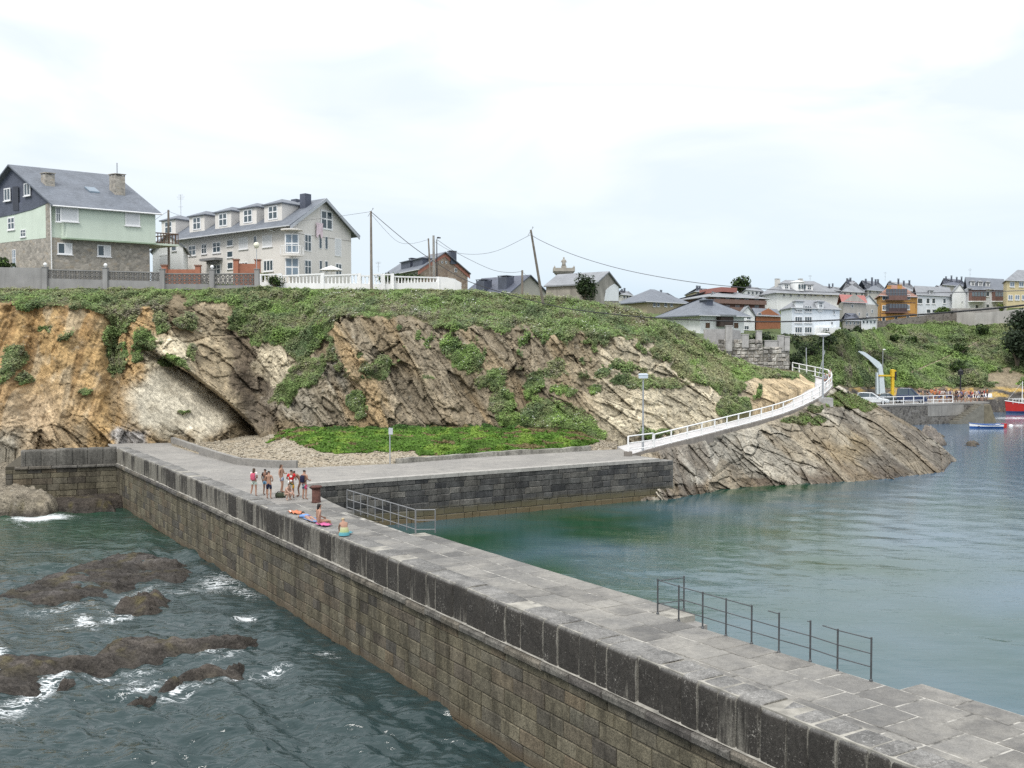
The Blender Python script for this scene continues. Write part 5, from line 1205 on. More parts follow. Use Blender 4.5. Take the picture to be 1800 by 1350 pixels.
for u, v, w, hh, st in ((470, 424, 17, 20, 'shut'), (449, 425, 5, 20, 'dark'), (428, 428, 16, 20, 'shut'), (404.5, 427, 10, 11, 'single'), (404.5, 447, 10, 11, 'single'), (381, 435, 14, 19, 'cross'), (359, 437.5, 9, 18, 'cross'), (338, 440.5, 13, 18, 'cross'),
                        (472, 467, 17, 20, 'triple'), (428, 470, 16, 18, 'triple'), (405, 467, 10, 12, 'single'), (381, 474, 14, 18, 'cross')): h.win('F', u, v, w, hh, st, off=.01)
for u, v, w, hh, st in ((574, 387, 21, 34, 'door'), (541, 427, 12, 30, 'door'), (563, 426, 5, 22, 'single'), (573.5, 427, 5, 22, 'single'), (594, 435, 11.5, 31, 'shut'), (541, 470, 12, 26, 'door'), (563.5, 468, 5, 20, 'single'), (573.5, 469, 5, 20, 'single'), (595, 474, 11, 22, 'cross')): h.win('S', u, v, w, hh, st, off=.01, sill=False)
# corner bay with the two balcony doors
for zc, hh in ((zat(427, 111), 2.1), (zat(469, 111), 2.0)):
    c = h.q(0, 0, zc); b = MB(); n = (h.nf + h.ns).normalized(); ax = Vector((-n.y, n.x, 0)); ax = ax if ax.x > 0 else -ax
    b.obox(c + n * .30 - ax * .75 - Vector((0, 0, hh / 2)), ax * 1.5, n * .12, Vector((0, 0, hh))); bay = b.build('balcony_door', WIN_W, h.root)
    b = MB()
    for k in (-.62, .06): 
        for z_ in (0, 1): b.obox(c + n * .42 + ax * k + Vector((0, 0, -hh / 2 + .15 + z_ * hh * .48)), ax * .56, n * .02, Vector((0, 0, hh * .40)))
    b.build('pane', PANE_L, bay)
    b = MB(); z_ = zc - hh / 2 - .22; m_ = []
    for k in range(9):
        a_ = math.pi * k / 8; m_.append(c + ax * math.cos(a_) * 1.25 + n * (.15 + math.sin(a_) * 1.0))
    if zc > h.zb + 3:
        b.prism([(p.x, p.y) for p in m_], z_ - .1, z_ + .12); bs = b.build('balcony', BEIGE, h.root)
        b = MB()
        for p in m_: b.tube([(p.x, p.y, z_ + .1), (p.x, p.y, z_ + 1.0)], .03, 5)
        b.tube([(p.x, p.y, z_ + 1.0) for p in m_], .04, 5); b.build('balcony_railing', WHITE, bs)
b = MB(); c = h.q(0, 0, zat(404, 111)); b.prism([(p.x, p.y) for p in [c + (h.nf + h.ns).normalized() * .15 + Vector((math.cos(a_ * math.pi / 8), math.sin(a_ * math.pi / 8), 0)) * 1.2 for a_ in range(0, 16)]], c.z, c.z + .15); b.build('bay_canopy', BEIGE, h.root)
b = MB(); c = h.hit('F', 378, 459, 0); b.obox(c - h.a * 1.6, h.a * 3.2, h.nf * 1.1, (0, 0, .28)); b.obox(c - h.a * .9 - Vector((0, 0, .35)), h.a * 1.8, h.nf * .6, (0, 0, .34)); b.build('entrance_canopy', paint((.22, .22, .22), .8, .1), h.root)
for u, d_ in ((474, 113.5), (430, 116.2), (386, 119.2), (340, 122.4), (290, 126.5)):
    x = (h.hit('F', u, 380) - h.o).dot(h.a); w = 3.3; y0 = .55
    h.dormer(x - w / 2, w, h.ze + .35, h.ze + 2.35, y0, 3.6, BEIGE, SLATE, .52, .42)
for x, y, z1 in ((.9, h.lb * .30, zat(334, 113)), (3.0, h.lb * .5, zat(349, 114.5)), (4.8, h.lb * .5, zat(341, 116)), (11.5, h.lb * .5, zat(361, 121)), (18.5, h.lb * .5, zat(377, 127)), (h.la - 1, h.lb * .5, zat(384, 130))):
    h.chimney(x, y, 1.0, h.ze + 1.0, z1, SLATE_D, cap=False)
b = MB(); b.tube([h.q(-.02, 1.0, h.ze - .2), h.q(0, .6, h.ze - .6), h.q(0, .6, h.zb)], .05, 6); b.tube([h.q(3.4, -.98, h.ez - .1), h.q(3.0, -.1, h.ze - .9)], .06, 6); b.build('drainpipe', WIN_W, h.root)
b = MB(); t_ = h.hit('S', 556, 391, .16); rg = []
for k in range(9): 
    y = k / 8 * 1.1; rg.append([t_ + h.b * y + h.ns * .05 * math.sin(k * 1.7) - Vector((0, 0, zz_)) + h.ns * .04 * math.sin(zz_ * 3 + k) for zz_ in (0, .5, 1.0, 1.5 + .25 * math.sin(k * 1.2))])
b.loft(rg, closed=False, caps=False); tw_ = b.build('hanging_towel', paint((.70, .58, .62), .9, .12, 3)); tag(tw_, 'pale pink towel hung out of the top gable window of the apartment house', 'towel')
# ---- low white house between them
h = House('white_house', 'small plain white house half hidden behind the balcony of the green house', 322, 112, 268, 116, 330, 121, 500, 432, WHITE_WALL)
h.walls(); h.gable(zat(412, 114), 'b', WHITE_WALL); h.roof(zat(412, 114), 'gable', 'b', SLATE, .5, .5); h.win('F', 288, 462, 16, 30, 'shut', off=.01, name='garage_door'); h.win('F', 306, 437, 8, 8, 'single', off=.01)
# ---- stone house with dormers on the ridge
STONEW = rubble_mat('brown_stone', [(.26, .19, .14), (.33, .26, .20), (.22, .16, .125), (.38, .31, .25)], 2.2)
h = House('stone_house', 'brown rubble stone house with pink gable trim and two slate dormers on the ridge', 739, 150, 672, 166, 822, 158, 512, 471, STONEW)
zr = zat(442, 153); h.walls(); h.walls(None, h.ze, paint((.36, .35, .33), .9, .15, .6), .03, 'rendered_front', x0=.3, y0=0, y1=1); h.gable(zr, 'a', STONEW); h.roof(zr, 'gable', 'a', SLATE, .5, .5)
PINK = paint((.45, .20, .15), .85, .15)
b = MB()
for y0, y1, z0, z1 in ((-.5, h.lb / 2, h.ez - .1, h.rz), (h.lb / 2, h.lb + .5, h.rz, h.ez - .1)): b.extrude([h.q(-.1, y0, z0 - .7), h.q(-.1, y1, z1 - .7), h.q(-.1, y1, z1 - .1), h.q(-.1, y0, z0 - .1)], h.a * .09)
b.build('gable_trim', PINK, h.root)
for x in (1.2, 6.5): h.dormer(x, 4.2, h.ze + .5, h.ze + 1.7, 1.0, 3.6, SLATE_D, SLATE, False, .22)
h.chimney(11.5, h.lb * .35, 1.1, h.ze + .4, zat(455, 163), SLATE_D); h.chimney(-.2, h.lb * .62, 1.3, h.ze + 1, zat(441, 153.5), SLATE_D); h.chimney(6, h.lb * .55, .9, h.ze + 1, zat(446, 157), STONEW)
for u in (777, 784): h.win('S', u, 461, 3, 4, 'dark', off=.02, sill=False)
h.win('S', 801, 475, 4, 7, 'dark', off=.02, sill=False); h.win('S', 796, 492, 9, 5, 'dark', off=.02, sill=False)
# ---- dark roofed cottage with two square chimneys
GREYW = paint((.36, .345, .31), .9, .15, .5)
h = House('slate_cottage', 'low cottage with a long dark slate roof and two square chimneys', 897, 140, 815, 147, 963, 147, 540, 512, GREYW)
zr = zat(484, 144); h.walls(); h.gable(zr, 'a', GREYW); h.roof(zr, 'gable', 'a', SLATE_D, .3, .3)
h.chimney(5.1, -.2, 1.7, h.ze - .4, zat(490, 140), SLATE_D); h.chimney(1.3, .6, 1.7, h.ze - .1, zat(485, 140), SLATE_D)
# ---- old ivy covered building, and the stone tower with a statue behind it
OLD = paint((.34, .315, .275), .95, .3, .8, streak=.25)
h = House('ruined_house', 'old grey stone building with a broken slate roof and patched gable behind the ivy', 1047, 120, 960, 125, 1088, 127, 532, 497, OLD)
zr = zat(477, 123); h.walls(); h.gable(zr, 'a', OLD); h.roof(zr, 'gable', 'a', SLATE_P, .25, .3, trim=False)
b = MB(); w0 = h.hit('S', 1062, 529, .03); w1 = h.hit('S', 1087, 529, .03); ax = (w1 - w0)
b.extrude([w0, w1, w1 + Vector((0, 0, 1.75)), w0 + ax * .7 + Vector((0, 0, 2.1)), w0 + ax * .4 + Vector((0, 0, 1.8)), w0 + ax * .1 + Vector((0, 0, 1.3))], h.ns * .03); b.build('white_render', WHITE_WALL, h.root)
tw0 = D(991, 500, 134); STN = paint((.33, .31, .27), .9, .25, 1.5)
t_ = thing('stone_tower', 'square stone tower top with a wide cornice and a small statue standing on it', 'tower', (tw0.x, tw0.y, zat(530, 134)))
z1 = zat(483, 134)
def sq(w, z0, z1): b.box(tw0.x - w, tw0.y - w, z0, tw0.x + w, tw0.y + w, z1)
b = MB(); sq(.95, zat(530, 134), z1); b.build('shaft', STN, t_)
b = MB(); sq(1.05, z1, z1 + .15); sq(1.2, z1 + .15, z1 + .35); sq(1.38, z1 + .35, z1 + .8); b.build('cornice', STN, t_)
b = MB()
for i in (-1, 1):
    for j in (-1, 1): b.lathe((tw0.x + i * 1.25, tw0.y + j * 1.25, z1 + .8), [(.12, 0), (.14, .1), (.02, .3)], 6)
b.build('finial', STN, t_)
b = MB(); sq(.33, z1 + .8, z1 + 1.15); b.build('pedestal', STN, t_)
b = MB(); zt = z1 + 1.15; b.lathe((tw0.x, tw0.y, zt), [(.28, 0), (.25, .3), (.22, .6), (.24, .78), (.12, .88), (.09, .92), (.12, 1.0), (.11, 1.1), (.03, 1.16)], 10)
for s_ in (-1, 1): b.tube([(tw0.x + s_ * .2, tw0.y, zt + .75), (tw0.x + s_ * .34, tw0.y - .05, zt + .5), (tw0.x + s_ * .12, tw0.y - .2, zt + .55)], [.07, .06, .05], 6)
b.build('statue', STN, t_, True)

# ---- town houses
OCHW = paint((.42, .36, .25), .85, .1); CREAM = paint((.58, .56, .52), .85, .06); BRNW = paint((.17, .10, .085), .8, .2); GRW = paint((.40, .38, .345), .9, .12, .6, streak=.2)
h = House('town_house', 'ochre house under a wide hipped slate roof, first house right of the ruined building', 1137, 168, 1208, 176, 1086, 178, 552, 527, OCHW)
h.walls(); h.roof(zat(506, 172), 'hip', 'a', SLATE, .8, .8)
for u in (1150, 1157, 1170, 1180): h.win('F', u, 534, 5, 10, 'single', off=.01)
h = House('town_house', 'white low house under a big hipped slate roof with a small dark doorway', 1231, 150, 1308, 156, 1163, 160, 588, 549, WHITE_WALL)
h.walls(); h.roof(zat(522, 156), 'hip', 'a', SLATE, 1.0, 1.0)
h.dormer(3.4, 1.4, h.ze + 1.5, h.ze + 2.1, 2.4, 2, SLATE_D, SLATE, False, .1)
for u in (1244, 1294): h.win('F', u, 572, 7, 9, 'dark', off=.02, pane=paint((.12, .07, .045), .8, .2), frame=paint((.16, .11, .08), .8, .2), sill=False)
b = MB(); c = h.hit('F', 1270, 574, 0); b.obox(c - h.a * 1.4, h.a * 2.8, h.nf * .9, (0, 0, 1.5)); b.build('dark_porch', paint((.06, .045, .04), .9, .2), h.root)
b = MB(); b.obox(c - h.a * 1.7 + Vector((0, 0, 1.5)), h.a * 3.4, h.nf * 1.2, (0, 0, .25)); b.build('porch_roof', SLATE_P, h.root)
h = House('town_house', 'long brown timbered block with dark balconies under a grey roof', 1251, 205, 1345, 214, 1185, 225, 552, 520, BRNW)
h.walls(); h.roof(zat(505, 210), 'hip', 'a', SLATE_P, .9, .9)
for r_, v in ((0, 526), (1, 540)):
    for u in (1262, 1279, 1296, 1312, 1330): h.win('F', u, v, 8, 8, 'double', off=.02, pane=PANE_L, frame=paint((.35, .30, .27), .6, .1))
    b = MB(); c = h.hit('F', 1250, v + 7, 0); b.obox(c, h.a * (h.la - .3), h.nf * .8, (0, 0, .9)); b.build('balcony', paint((.20, .13, .11), .8, .15), h.root)
h.boxat('roof_storey', paint((.30, .13, .11), .8, .1), 5, 4, h.ze + 1.2, h.la - 6, h.lb - 5, zat(504.6, 212))
h = House('apartment_block', 'large white apartment block with a mansard roof and round white bay on top', 1366, 226, 1476, 236, 1336, 238, 560, 512, WHITE_WALL, cat='apartment block')
h.walls(); h.roof(zat(491, 232), 'hip', 'a', SLATE_P, .7, .7, 5.5)
for x, w in ((2.2, 2.2), (9.2, 2.4)): h.dormer(x, w, h.ze + .5, h.ze + 1.9, 1.0, 3, WHITE_WALL, SLATE_P, .5, .3)
b = MB(); c = h.q(6.9, 1.6, h.ze + .2); b.lathe(c, [(1.5, 0), (1.5, 2.0), (1.7, 2.05), (1.7, 2.2), (.1, 2.5)], 14); bay = b.build('round_bay', WHITE_WALL, h.root)
b = MB()
for k in (-.8, 0, .8): b.obox(c + h.a * (k - .22) + h.nf * 1.38 + Vector((0, 0, .6)), h.a * .44, h.nf * .2, (0, 0, .95))
b.build('window', PANE, bay)
for u in (1425, 1433): h.win('F', u, 517, 5, 7, 'single', off=.01)
for u in (1378, 1390, 1404, 1415, 1448, 1460): h.win('F', u, 519, 4, 6, 'double', off=.01, pane=PANE_L)
h.chimney(2.0, 5, 1.2, h.ze + 1, zat(490, 230), CREAM); h.chimney(8.6, 3.6, 1.1, h.ze + 1, zat(490, 232), CREAM)
h = House('town_house', 'white three storey house with three rows of tall paired windows', 1392, 163, 1476, 170, 1373, 172, 592, 540, paint((.72, .76, .80), .85, .06, .6, streak=.1))
h.walls(); h.roof(zat(526, 167), 'hip', 'a', SLATE_P, .3, .3, 2.5)
for v in (543, 562, 580):
    for u in (1403.5, 1420.5): h.win('F', u, v, 12.5, 11, 'triple', off=.02)
h.win('F', 1441.5, 544, 5.5, 7, 'single', off=.01); h.win('F', 1466, 549, 2.6, 6, 'single', off=.01); h.win('F', 1462, 568, 4, 6, 'double', off=.01)
for u in (1448, 1451.5, 1456): h.win('F', u, 579.5, 2.6, 7, 'single', off=.9)
h.dormer(6.3, 1.5, h.ze + .0, h.ze + 1.1, -.25, 2.6, WHITE_WALL, SLATE_P, .6, .4); h.dormer(.9, 1.8, h.ze - .05, h.ze + 1.0, -.2, 2.4, WHITE_WALL, SLATE_P, .0, .3)
b = MB(); c = h.hit('F', 1432, 590, 0); b.obox(c, h.hit('F', 1470, 590) - c, h.nf * .88, (0, 0, 1.35)); b.build('low_annex', WHITE_WALL, h.root)
h = House('town_house', 'little house with an orange red plastered gable and a sloping slate roof', 1329, 178, 1372, 184, 1317, 186, 578, 553, paint((.36, .15, .08), .85, .12))
h.walls(); h.gable(zat(541, 180), 'b'); h.roof(zat(541, 180), 'gable', 'a', SLATE, .2, .5); h.win('F', 1335, 553, 6, 7, 'dark', off=.02)
h = House('town_house', 'small white gabled house squeezed left of the orange red gable', 1303, 174, 1327, 177, 1296, 180, 590, 552, WHITE_WALL)
h.walls(); h.gable(zat(538, 176), 'b', WHITE_WALL); h.roof(zat(538, 176), 'gable', 'b', SLATE_P, .4, .3); h.win('F', 1312, 576, 8, 7, 'double', off=.01); h.win('F', 1316, 559, 7, 6, 'double', off=.01)
h = House('town_house', 'grey stone house under a bright red tiled roof', 1482, 196, 1522, 200, 1474, 206, 576, 530, GRW)
h.walls(); h.gable(zat(517, 199), 'b', GRW); h.roof(zat(517, 199), 'gable', 'a', TILE_R, .5, .4); h.win('F', 1498, 538, 3.5, 5, 'dark', off=.02); h.win('F', 1510, 552, 3, 5, 'dark', off=.02)
h = House('town_house', 'narrow grey house with a white gable between the red roof and the orange house', 1512, 203, 1543, 208, 1506, 212, 574, 534, paint((.42, .40, .37), .9, .1, streak=.15))
h.walls(); h.gable(zat(519, 206), 'b', WHITE_WALL); h.roof(zat(519, 206), 'gable', 'b', SLATE_P, .3, .3); h.win('F', 1533, 547, 3, 6, 'dark', off=.02); h.win('F', 1524, 553, 3, 6, 'single', off=.02)
ORG = paint((.52, .28, .085), .85, .08)
h = House('orange_house', 'bright orange villa with a brown roof and dark glazed balconies on the hilltop', 1549, 214, 1609, 219, 1541, 228, 578, 518, ORG)
h.walls(); h.roof(zat(499, 218), 'hip', 'a', TILE_B, .7, .7, 3.5)
b = MB(); b.hexa([h.q(h.la, 1, h.zb - 3), h.q(h.la + .8, 1, h.zb - 3), h.q(h.la + .8, 7, h.zb - 3), h.q(h.la, 7, h.zb - 3), h.q(h.la, 1, h.ze), h.q(h.la + .8, 1, h.ze), h.q(h.la + .8, 7, h.ze), h.q(h.la, 7, h.ze)]); b.build('side_wing', ORG, h.root)
DKW = paint((.07, .045, .045), .5, .2)
for v0, v1, nm in ((526, 508, 0), (548, 534, 1)):
    c = h.hit('F', 1557, v0, 0); e = h.hit('F', 1588, v0, 0); ax = (e - c); b = MB(); b.obox(c, ax, h.nf * .9, (0, 0, (v0 - v1) / F * 214)); bal = b.build('glazed_balcony', glass((.05, .055, .065)), h.root)
    b = MB()
    for k in np.linspace(0, 1, 7): b.obox(c + ax * k - ax.normalized() * .04 + h.nf * .88, ax.normalized() * .08, h.nf * .06, (0, 0, (v0 - v1) / F * 214))
    b.obox(c + h.nf * .88, ax, h.nf * .08, (0, 0, .75)); b.build('balustrade', DKW if nm else BRNW, bal)
    b = MB(); b.obox(c - Vector((0, 0, .25)) - ax.normalized() * .2, ax + ax.normalized() * .4, h.nf * 1.15, (0, 0, .24)); b.build('floor_edge', BRNW, bal)
for u, v, st in ((1554, 523, 'dark'), (1597, 522, 'dark'), (1554, 541, 'double'), (1596, 540, 'double'), (1553, 562, 'single'), (1596, 560, 'single')): h.win('F', u, v, 6, 9, st, off=.02)
h.win('F', 1575, 562, 5, 12, 'dark', off=.02, name='door', sill=False)
b = MB()
for v in (531, 551): c = h.hit('F', 1549, v, .0); b.obox(c, h.a * h.la, h.nf * .05, (0, 0, .14))
b.build('string_course', BRNW, h.root)
h.chimney(2.0, 2.0, 1.2, h.ze + .5, zat(503, 216), ORG); h.chimney(5.2, 1.8, 1.2, h.ze + .5, zat(501, 217), ORG)
h = House('town_house', 'white house with a grey roof and a white gable, right of the orange villa', 1612, 222, 1673, 229, 1604, 232, 572, 517, paint((.68, .71, .74), .85, .06, streak=.08))
h.walls(); h.roof(zat(502, 226), 'gable', 'a', SLATE_P, .3, .4); h.dormer(4.4, 1.5, h.ze + .1, h.ze + 1.0, .2, 2, WHITE_WALL, SLATE_P, .7, .2)
for u, v, w, hh in ((1617, 529, 9, 10), (1631, 529, 6, 10), (1641, 529, 6, 10), (1660, 529, 5, 9), (1632, 547, 7, 7), (1642, 547, 7, 6)): h.win('F', u, v, w, hh, 'single', off=.02)
h = House('town_house', 'plain white gable end with no windows behind the round bush', 1674, 227, 1700, 230, 1668, 236, 565, 515, WHITE_WALL)
h.walls(); h.gable(zat(499, 228), 'b', WHITE_WALL); h.roof(zat(499, 228), 'gable', 'b', SLATE_P, .3, .2); h.win('F', 1691, 531, 2.5, 3, 'dark', off=.01, sill=False)
h = House('town_house', 'white house with two brown wooden bay windows and three dormers', 1701, 229, 1768, 236, 1694, 240, 562, 505, paint((.68, .70, .72), .85, .06, streak=.08))
h.walls(); h.roof(zat(487, 234), 'gable', 'a', SLATE, .3, .5)
for k, x in enumerate((2.0, 4.7, 7.4)): h.dormer(x - .9, 1.6, h.ze + .4, h.ze + 1.5, .9, 2.6, WHITE_WALL, SLATE_P, .7, .45)
for u in (1715, 1756):
    c = h.hit('F', u - 12.5, 529, 0); e = h.hit('F', u + 12.5, 529, 0); ax = e - c; axn = ax.normalized(); b = MB(); b.obox(c, ax, h.nf * .8, (0, 0, 2.4)); bay = b.build('bay_window', BRNW, h.root)
    b = MB()
    for k in range(5): b.obox(c + ax * (k / 5 + .02) + h.nf * .78 + Vector((0, 0, 1.0)), ax * .16, h.nf * .05, (0, 0, 1.0))
    b.build('pane', PANE_L, bay)
    b = MB(); b.obox(c - axn * .15 - Vector((0, 0, .22)), ax + axn * .3, h.nf * .95, (0, 0, .21)); b.build('bay_base', WHITE_WALL, bay)
    b = MB(); t0 = c - axn * .2 + Vector((0, 0, 2.41)); b.add([t0, t0 + ax + axn * .4, t0 + ax + axn * .4 + h.nf * 1.05, t0 + h.nf * 1.05, t0 + ax * .5 + axn * .2 + Vector((0, 0, .75))], [(0, 1, 2, 3), (0, 4, 1), (1, 4, 2), (2, 4, 3), (3, 4, 0)]); b.build('bay_roof', SLATE, bay)
for u, v in ((1736, 517), (1717, 540), (1736, 539)): h.win('F', u, v, 6, 9, 'single', off=.02)
h = House('town_house', 'yellow house with rows of small white windows at the right edge', 1770, 219, 1860, 226, 1764, 228, 556, 491, paint((.56, .47, .28), .85, .06))
h.walls(); h.roof(zat(474, 224), 'hip', 'a', SLATE_P, .5, .5, 4)
for v in (500, 523):
    for u in ((1779, 1795, 1812) if v == 500 else (1776, 1788, 1800, 1812)): h.win('F', u, v, 8, 9, 'double', off=.02, pane=PANE_L)
h.win('F', 1790, 544, 14, 5, 'triple', off=.02)
for a_ in ((1457, 242, 1478, 247, 1450, 252, 550, 509, 503, 'plain white block tucked between the white apartment block and the red roof', WHITE_WALL, SLATE_P, 0), (1481, 238, 1519, 244, 1474, 252, 550, 511, 493, 'cream house with a broad grey hip roof directly above the red tiled roof', CREAM, SLATE_P, 1), (1484, 186, 1512, 190, 1478, 196, 584, 562, 550, 'low dark shed roof in front of the grey stone house', GRW, SLATE_D, 0),
           (1514, 195, 1541, 199, 1508, 204, 580, 560, 556, 'low white outbuilding just left of the orange villa', WHITE_WALL, SLATE_P, 0), (1641, 240, 1668, 246, 1634, 252, 548, 512, 500, 'pale house showing above the white house with the grey roof', CREAM, SLATE_P, 0), (1312, 232, 1341, 238, 1304, 246, 548, 509, 502, 'white house with a pale slate roof beside the broad green tree', WHITE_WALL, SLATE_P, 1),
           (1155, 192, 1186, 198, 1146, 204, 548, 520, 512, 'small cream house between the ochre house and the brown block', CREAM, SLATE, 1)):
    h = House('town_house', a_[9], *a_[:8], a_[10]); h.walls(); h.roof(zat(a_[8], a_[1] + 4), 'hip', 'a', a_[11], .4, .4)
    for u in np.linspace(a_[0] + 4, a_[2] - 4, 4): h.win('F', u, a_[7] + 6, 3.4, 5.5, 'single', off=.02, sill=False)
    if a_[12]: h.chimney(h.la * .3, h.lb * .4, .8, h.ze, zat(a_[8] - 2, a_[1] + 4), SLATE_D)
# far roofs behind the first row
for k, (u0, d0, u1, d1, u2, d2, ve, vr, rm, wm, lb) in enumerate((
        (1490, 262, 1518, 268, 1472, 275, 508, 491, SLATE_P, CREAM, 'grey hip roof and cream wall far behind the red tiled roof'),
        (1525, 268, 1560, 276, 1500, 290, 509, 490, SLATE, CREAM, 'tall slate roof with chimneys far behind the orange villa, left part'),
        (1562, 272, 1612, 280, 1550, 296, 509, 492, SLATE_P, GRW, 'long grey roof far behind the orange villa, right part'),
        (1658, 258, 1700, 266, 1650, 280, 500, 486, SLATE_D, GRW, 'dark roofed house on the skyline behind the white gable'),
        (1455, 272, 1488, 280, 1440, 296, 512, 500, SLATE_P, GRW, 'low grey roof on the skyline between the white block and the hip roof'),
        (1222, 246, 1262, 254, 1205, 262, 512, 504, SLATE, OCHW, 'distant slate roof behind the brown timbered block'),
        (1093, 205, 1112, 210, 1084, 216, 517, 510, SLATE_P, CREAM, 'tiny roof far behind beside the old patched gable'))):
    h = House('distant_house', lb, u0, d0, u1, d1, u2, d2, 545, ve, wm, 'roofs on the far skyline')
    h.walls(); h.roof(zat(vr, d0 + 5), 'hip', 'a', rm, .5, .5)
    for j in range(2 + (k in (1, 2, 3)) * 2): h.chimney(h.la * (.15 + .22 * j), h.lb * random.uniform(.2, .5), .8, h.ze, zat(vr - 1 - 2 * (j % 2), d0 + 4), SLATE_D)
    for u in np.linspace(u0 + 4, u1 - 4, 3): h.win('F', u, ve + 5, 3.2, 5, 'single', off=.02, sill=False)

# ================================================================== FENCES AND WALLS ON THE CLIFF TOP
def wallstrip(name, label, pts, h0, h1, th, mat, cat='wall', group=None):
    b = MB(); rings = []; n = len(pts)
    for i, p in enumerate(pts):
        t = pts[min(i + 1, n - 1)] - pts[max(i - 1, 0)]; t.z = 0; t.normalize(); s = Vector((-t.y, t.x, 0)) * th / 2
        rings.append([p - s + Vector((0, 0, h0)), p - s + Vector((0, 0, h1)), p + s + Vector((0, 0, h1)), p + s + Vector((0, 0, h0))])
    b.loft(rings); o = b.build(name, mat); tag(o, label, cat, group); return o
GCON = paint((.27, .265, .26), .9, .15, .8, streak=.2)
f0, f1 = D(80, 500, 96.5), D(285, 505, 98); f2 = D(372, 505, 100); f3 = D(452, 504, 101.5)
a0 = D(-120, 497, 97)
wallstrip('garden_wall', 'plain grey concrete garden wall at the left end of the cliff top', [a0, D(78, 500, 96.5)], -1.0, zat(471, 96.5) - D(78, 500, 96.5).z, .25, GCON)
fence = thing('block_fence', 'grey garden fence of pierced concrete blocks in front of the green house', 'fence', f0)
def block_mesh(w, h):
    b = MB(); t = .045; d = .07
    b.box(-w / 2, -d, 0, -w / 2 + t, d, h); b.box(w / 2 - t, -d, 0, w / 2, d, h); b.box(-w / 2 + t, -d, 0, w / 2 - t, d, t); b.box(-w / 2 + t, -d, h - t, w / 2 - t, d, h)
    for sx in (-1, 1): b.tube([(sx * (w / 2 - t), 0, t), (-sx * (w / 2 - t), 0, h - t)], .035, 4, caps=False)
    b.tube([(-w / 2 + t, 0, h * .5), (w / 2 - t, 0, h * .5)], .03, 4, caps=False)
    return b.mesh('pierced_block', paint((.17, .165, .16), .9, .15))
for q0, q1, lo, hi in ((f0, f1, .55, 1.35), (f1, f2, .30, 1.25), (f2, f3, .15, 1.25)):
    dr = q1 - q0; L = Vector((dr.x, dr.y, 0)).length; ang = math.atan2(dr.y, dr.x); n = round(L / .44); bm_ = block_mesh(L / n * .98, (hi - lo) / 2 - .01)
    b = MB(); b.loft([[p + Vector((0, -.12, -1.2)), p + Vector((0, -.12, lo)), p + Vector((0, .12, lo)), p + Vector((0, .12, -1.2))] for p in (q0, q1)]); b.build('base_wall', GCON, fence)
    b = MB(); b.loft([[p + Vector((0, -.1, hi)), p + Vector((0, -.1, hi + .09)), p + Vector((0, .1, hi + .09)), p + Vector((0, .1, hi))] for p in (q0, q1)]); b.build('coping', GCON, fence)
    for k in range(n):
        for r_ in range(2):
            p = q0.lerp(q1, (k + .5) / n) + Vector((0, 0, lo + r_ * (hi - lo) / 2)); o = link('pierced_block', bm_, fence, p); o.rotation_euler.z = ang
for i, (u, d_, v) in enumerate(((80, 96.4, 502), (186, 97.2, 503), (286, 98, 505), (373, 99.9, 505), (452, 101.4, 504))):
    p = D(u, v, d_); b = MB(); b.box(p.x - .22, p.y - .22, p.z - 1, p.x + .22, p.y + .22, p.z + 1.68); b.box(p.x - .27, p.y - .27, p.z + 1.68, p.x + .27, p.y + .27, p.z + 1.76); b.build('pillar', GCON, fence)
    if i in (0, 1, 3):
        b = MB(); b.lathe(p + Vector((0, 0, 1.78)), [(.06, 0), (.09, .05), (.17, .15), (.17, .25), (.1, .35), (.01, .38)], 10); tag(b.build('globe_lamp', WHITE), ('white globe lamp on the first fence pillar from the left', 'white globe lamp on the second fence pillar from the left', '', 'white globe lamp on the fence pillar in front of the apartment house')[i], 'lamp', 'white globes on the fence pillars')
BRK = paint((.36, .155, .10), .9, .12, 2)
for u0, u1, v0, v1, d_, lb in ((289, 348, 505, 469, 104, 'left piece of low orange brick garden wall behind the block fence'), (415, 453, 504, 459, 105, 'right piece of low orange brick garden wall next to the white fence')):
    a_, c_ = D(u0, v0, d_), D(u1, v0, d_ + 1); t_ = thing('brick_wall', lb, 'wall', a_); hgt = zat(v1, d_) - a_.z
    b = MB(); b.loft([[p + Vector((0, 0, -1)), p + Vector((0, 0, hgt - .25)), p + Vector((0, .2, hgt - .25)), p + Vector((0, .2, -1))] for p in (a_, c_)]); b.build('panel', BRK, t_)
    for p in (a_, c_):
        b = MB(); b.box(p.x - .25, p.y - .1, p.z - 1, p.x + .25, p.y + .35, p.z + hgt + .1); b.build('pillar', BRK, t_)
        b = MB(); b.box(p.x - .33, p.y - .18, p.z + hgt + .1, p.x + .33, p.y + .43, p.z + hgt + .22); b.build('cap', paint((.22, .12, .09), .8, .1), t_)
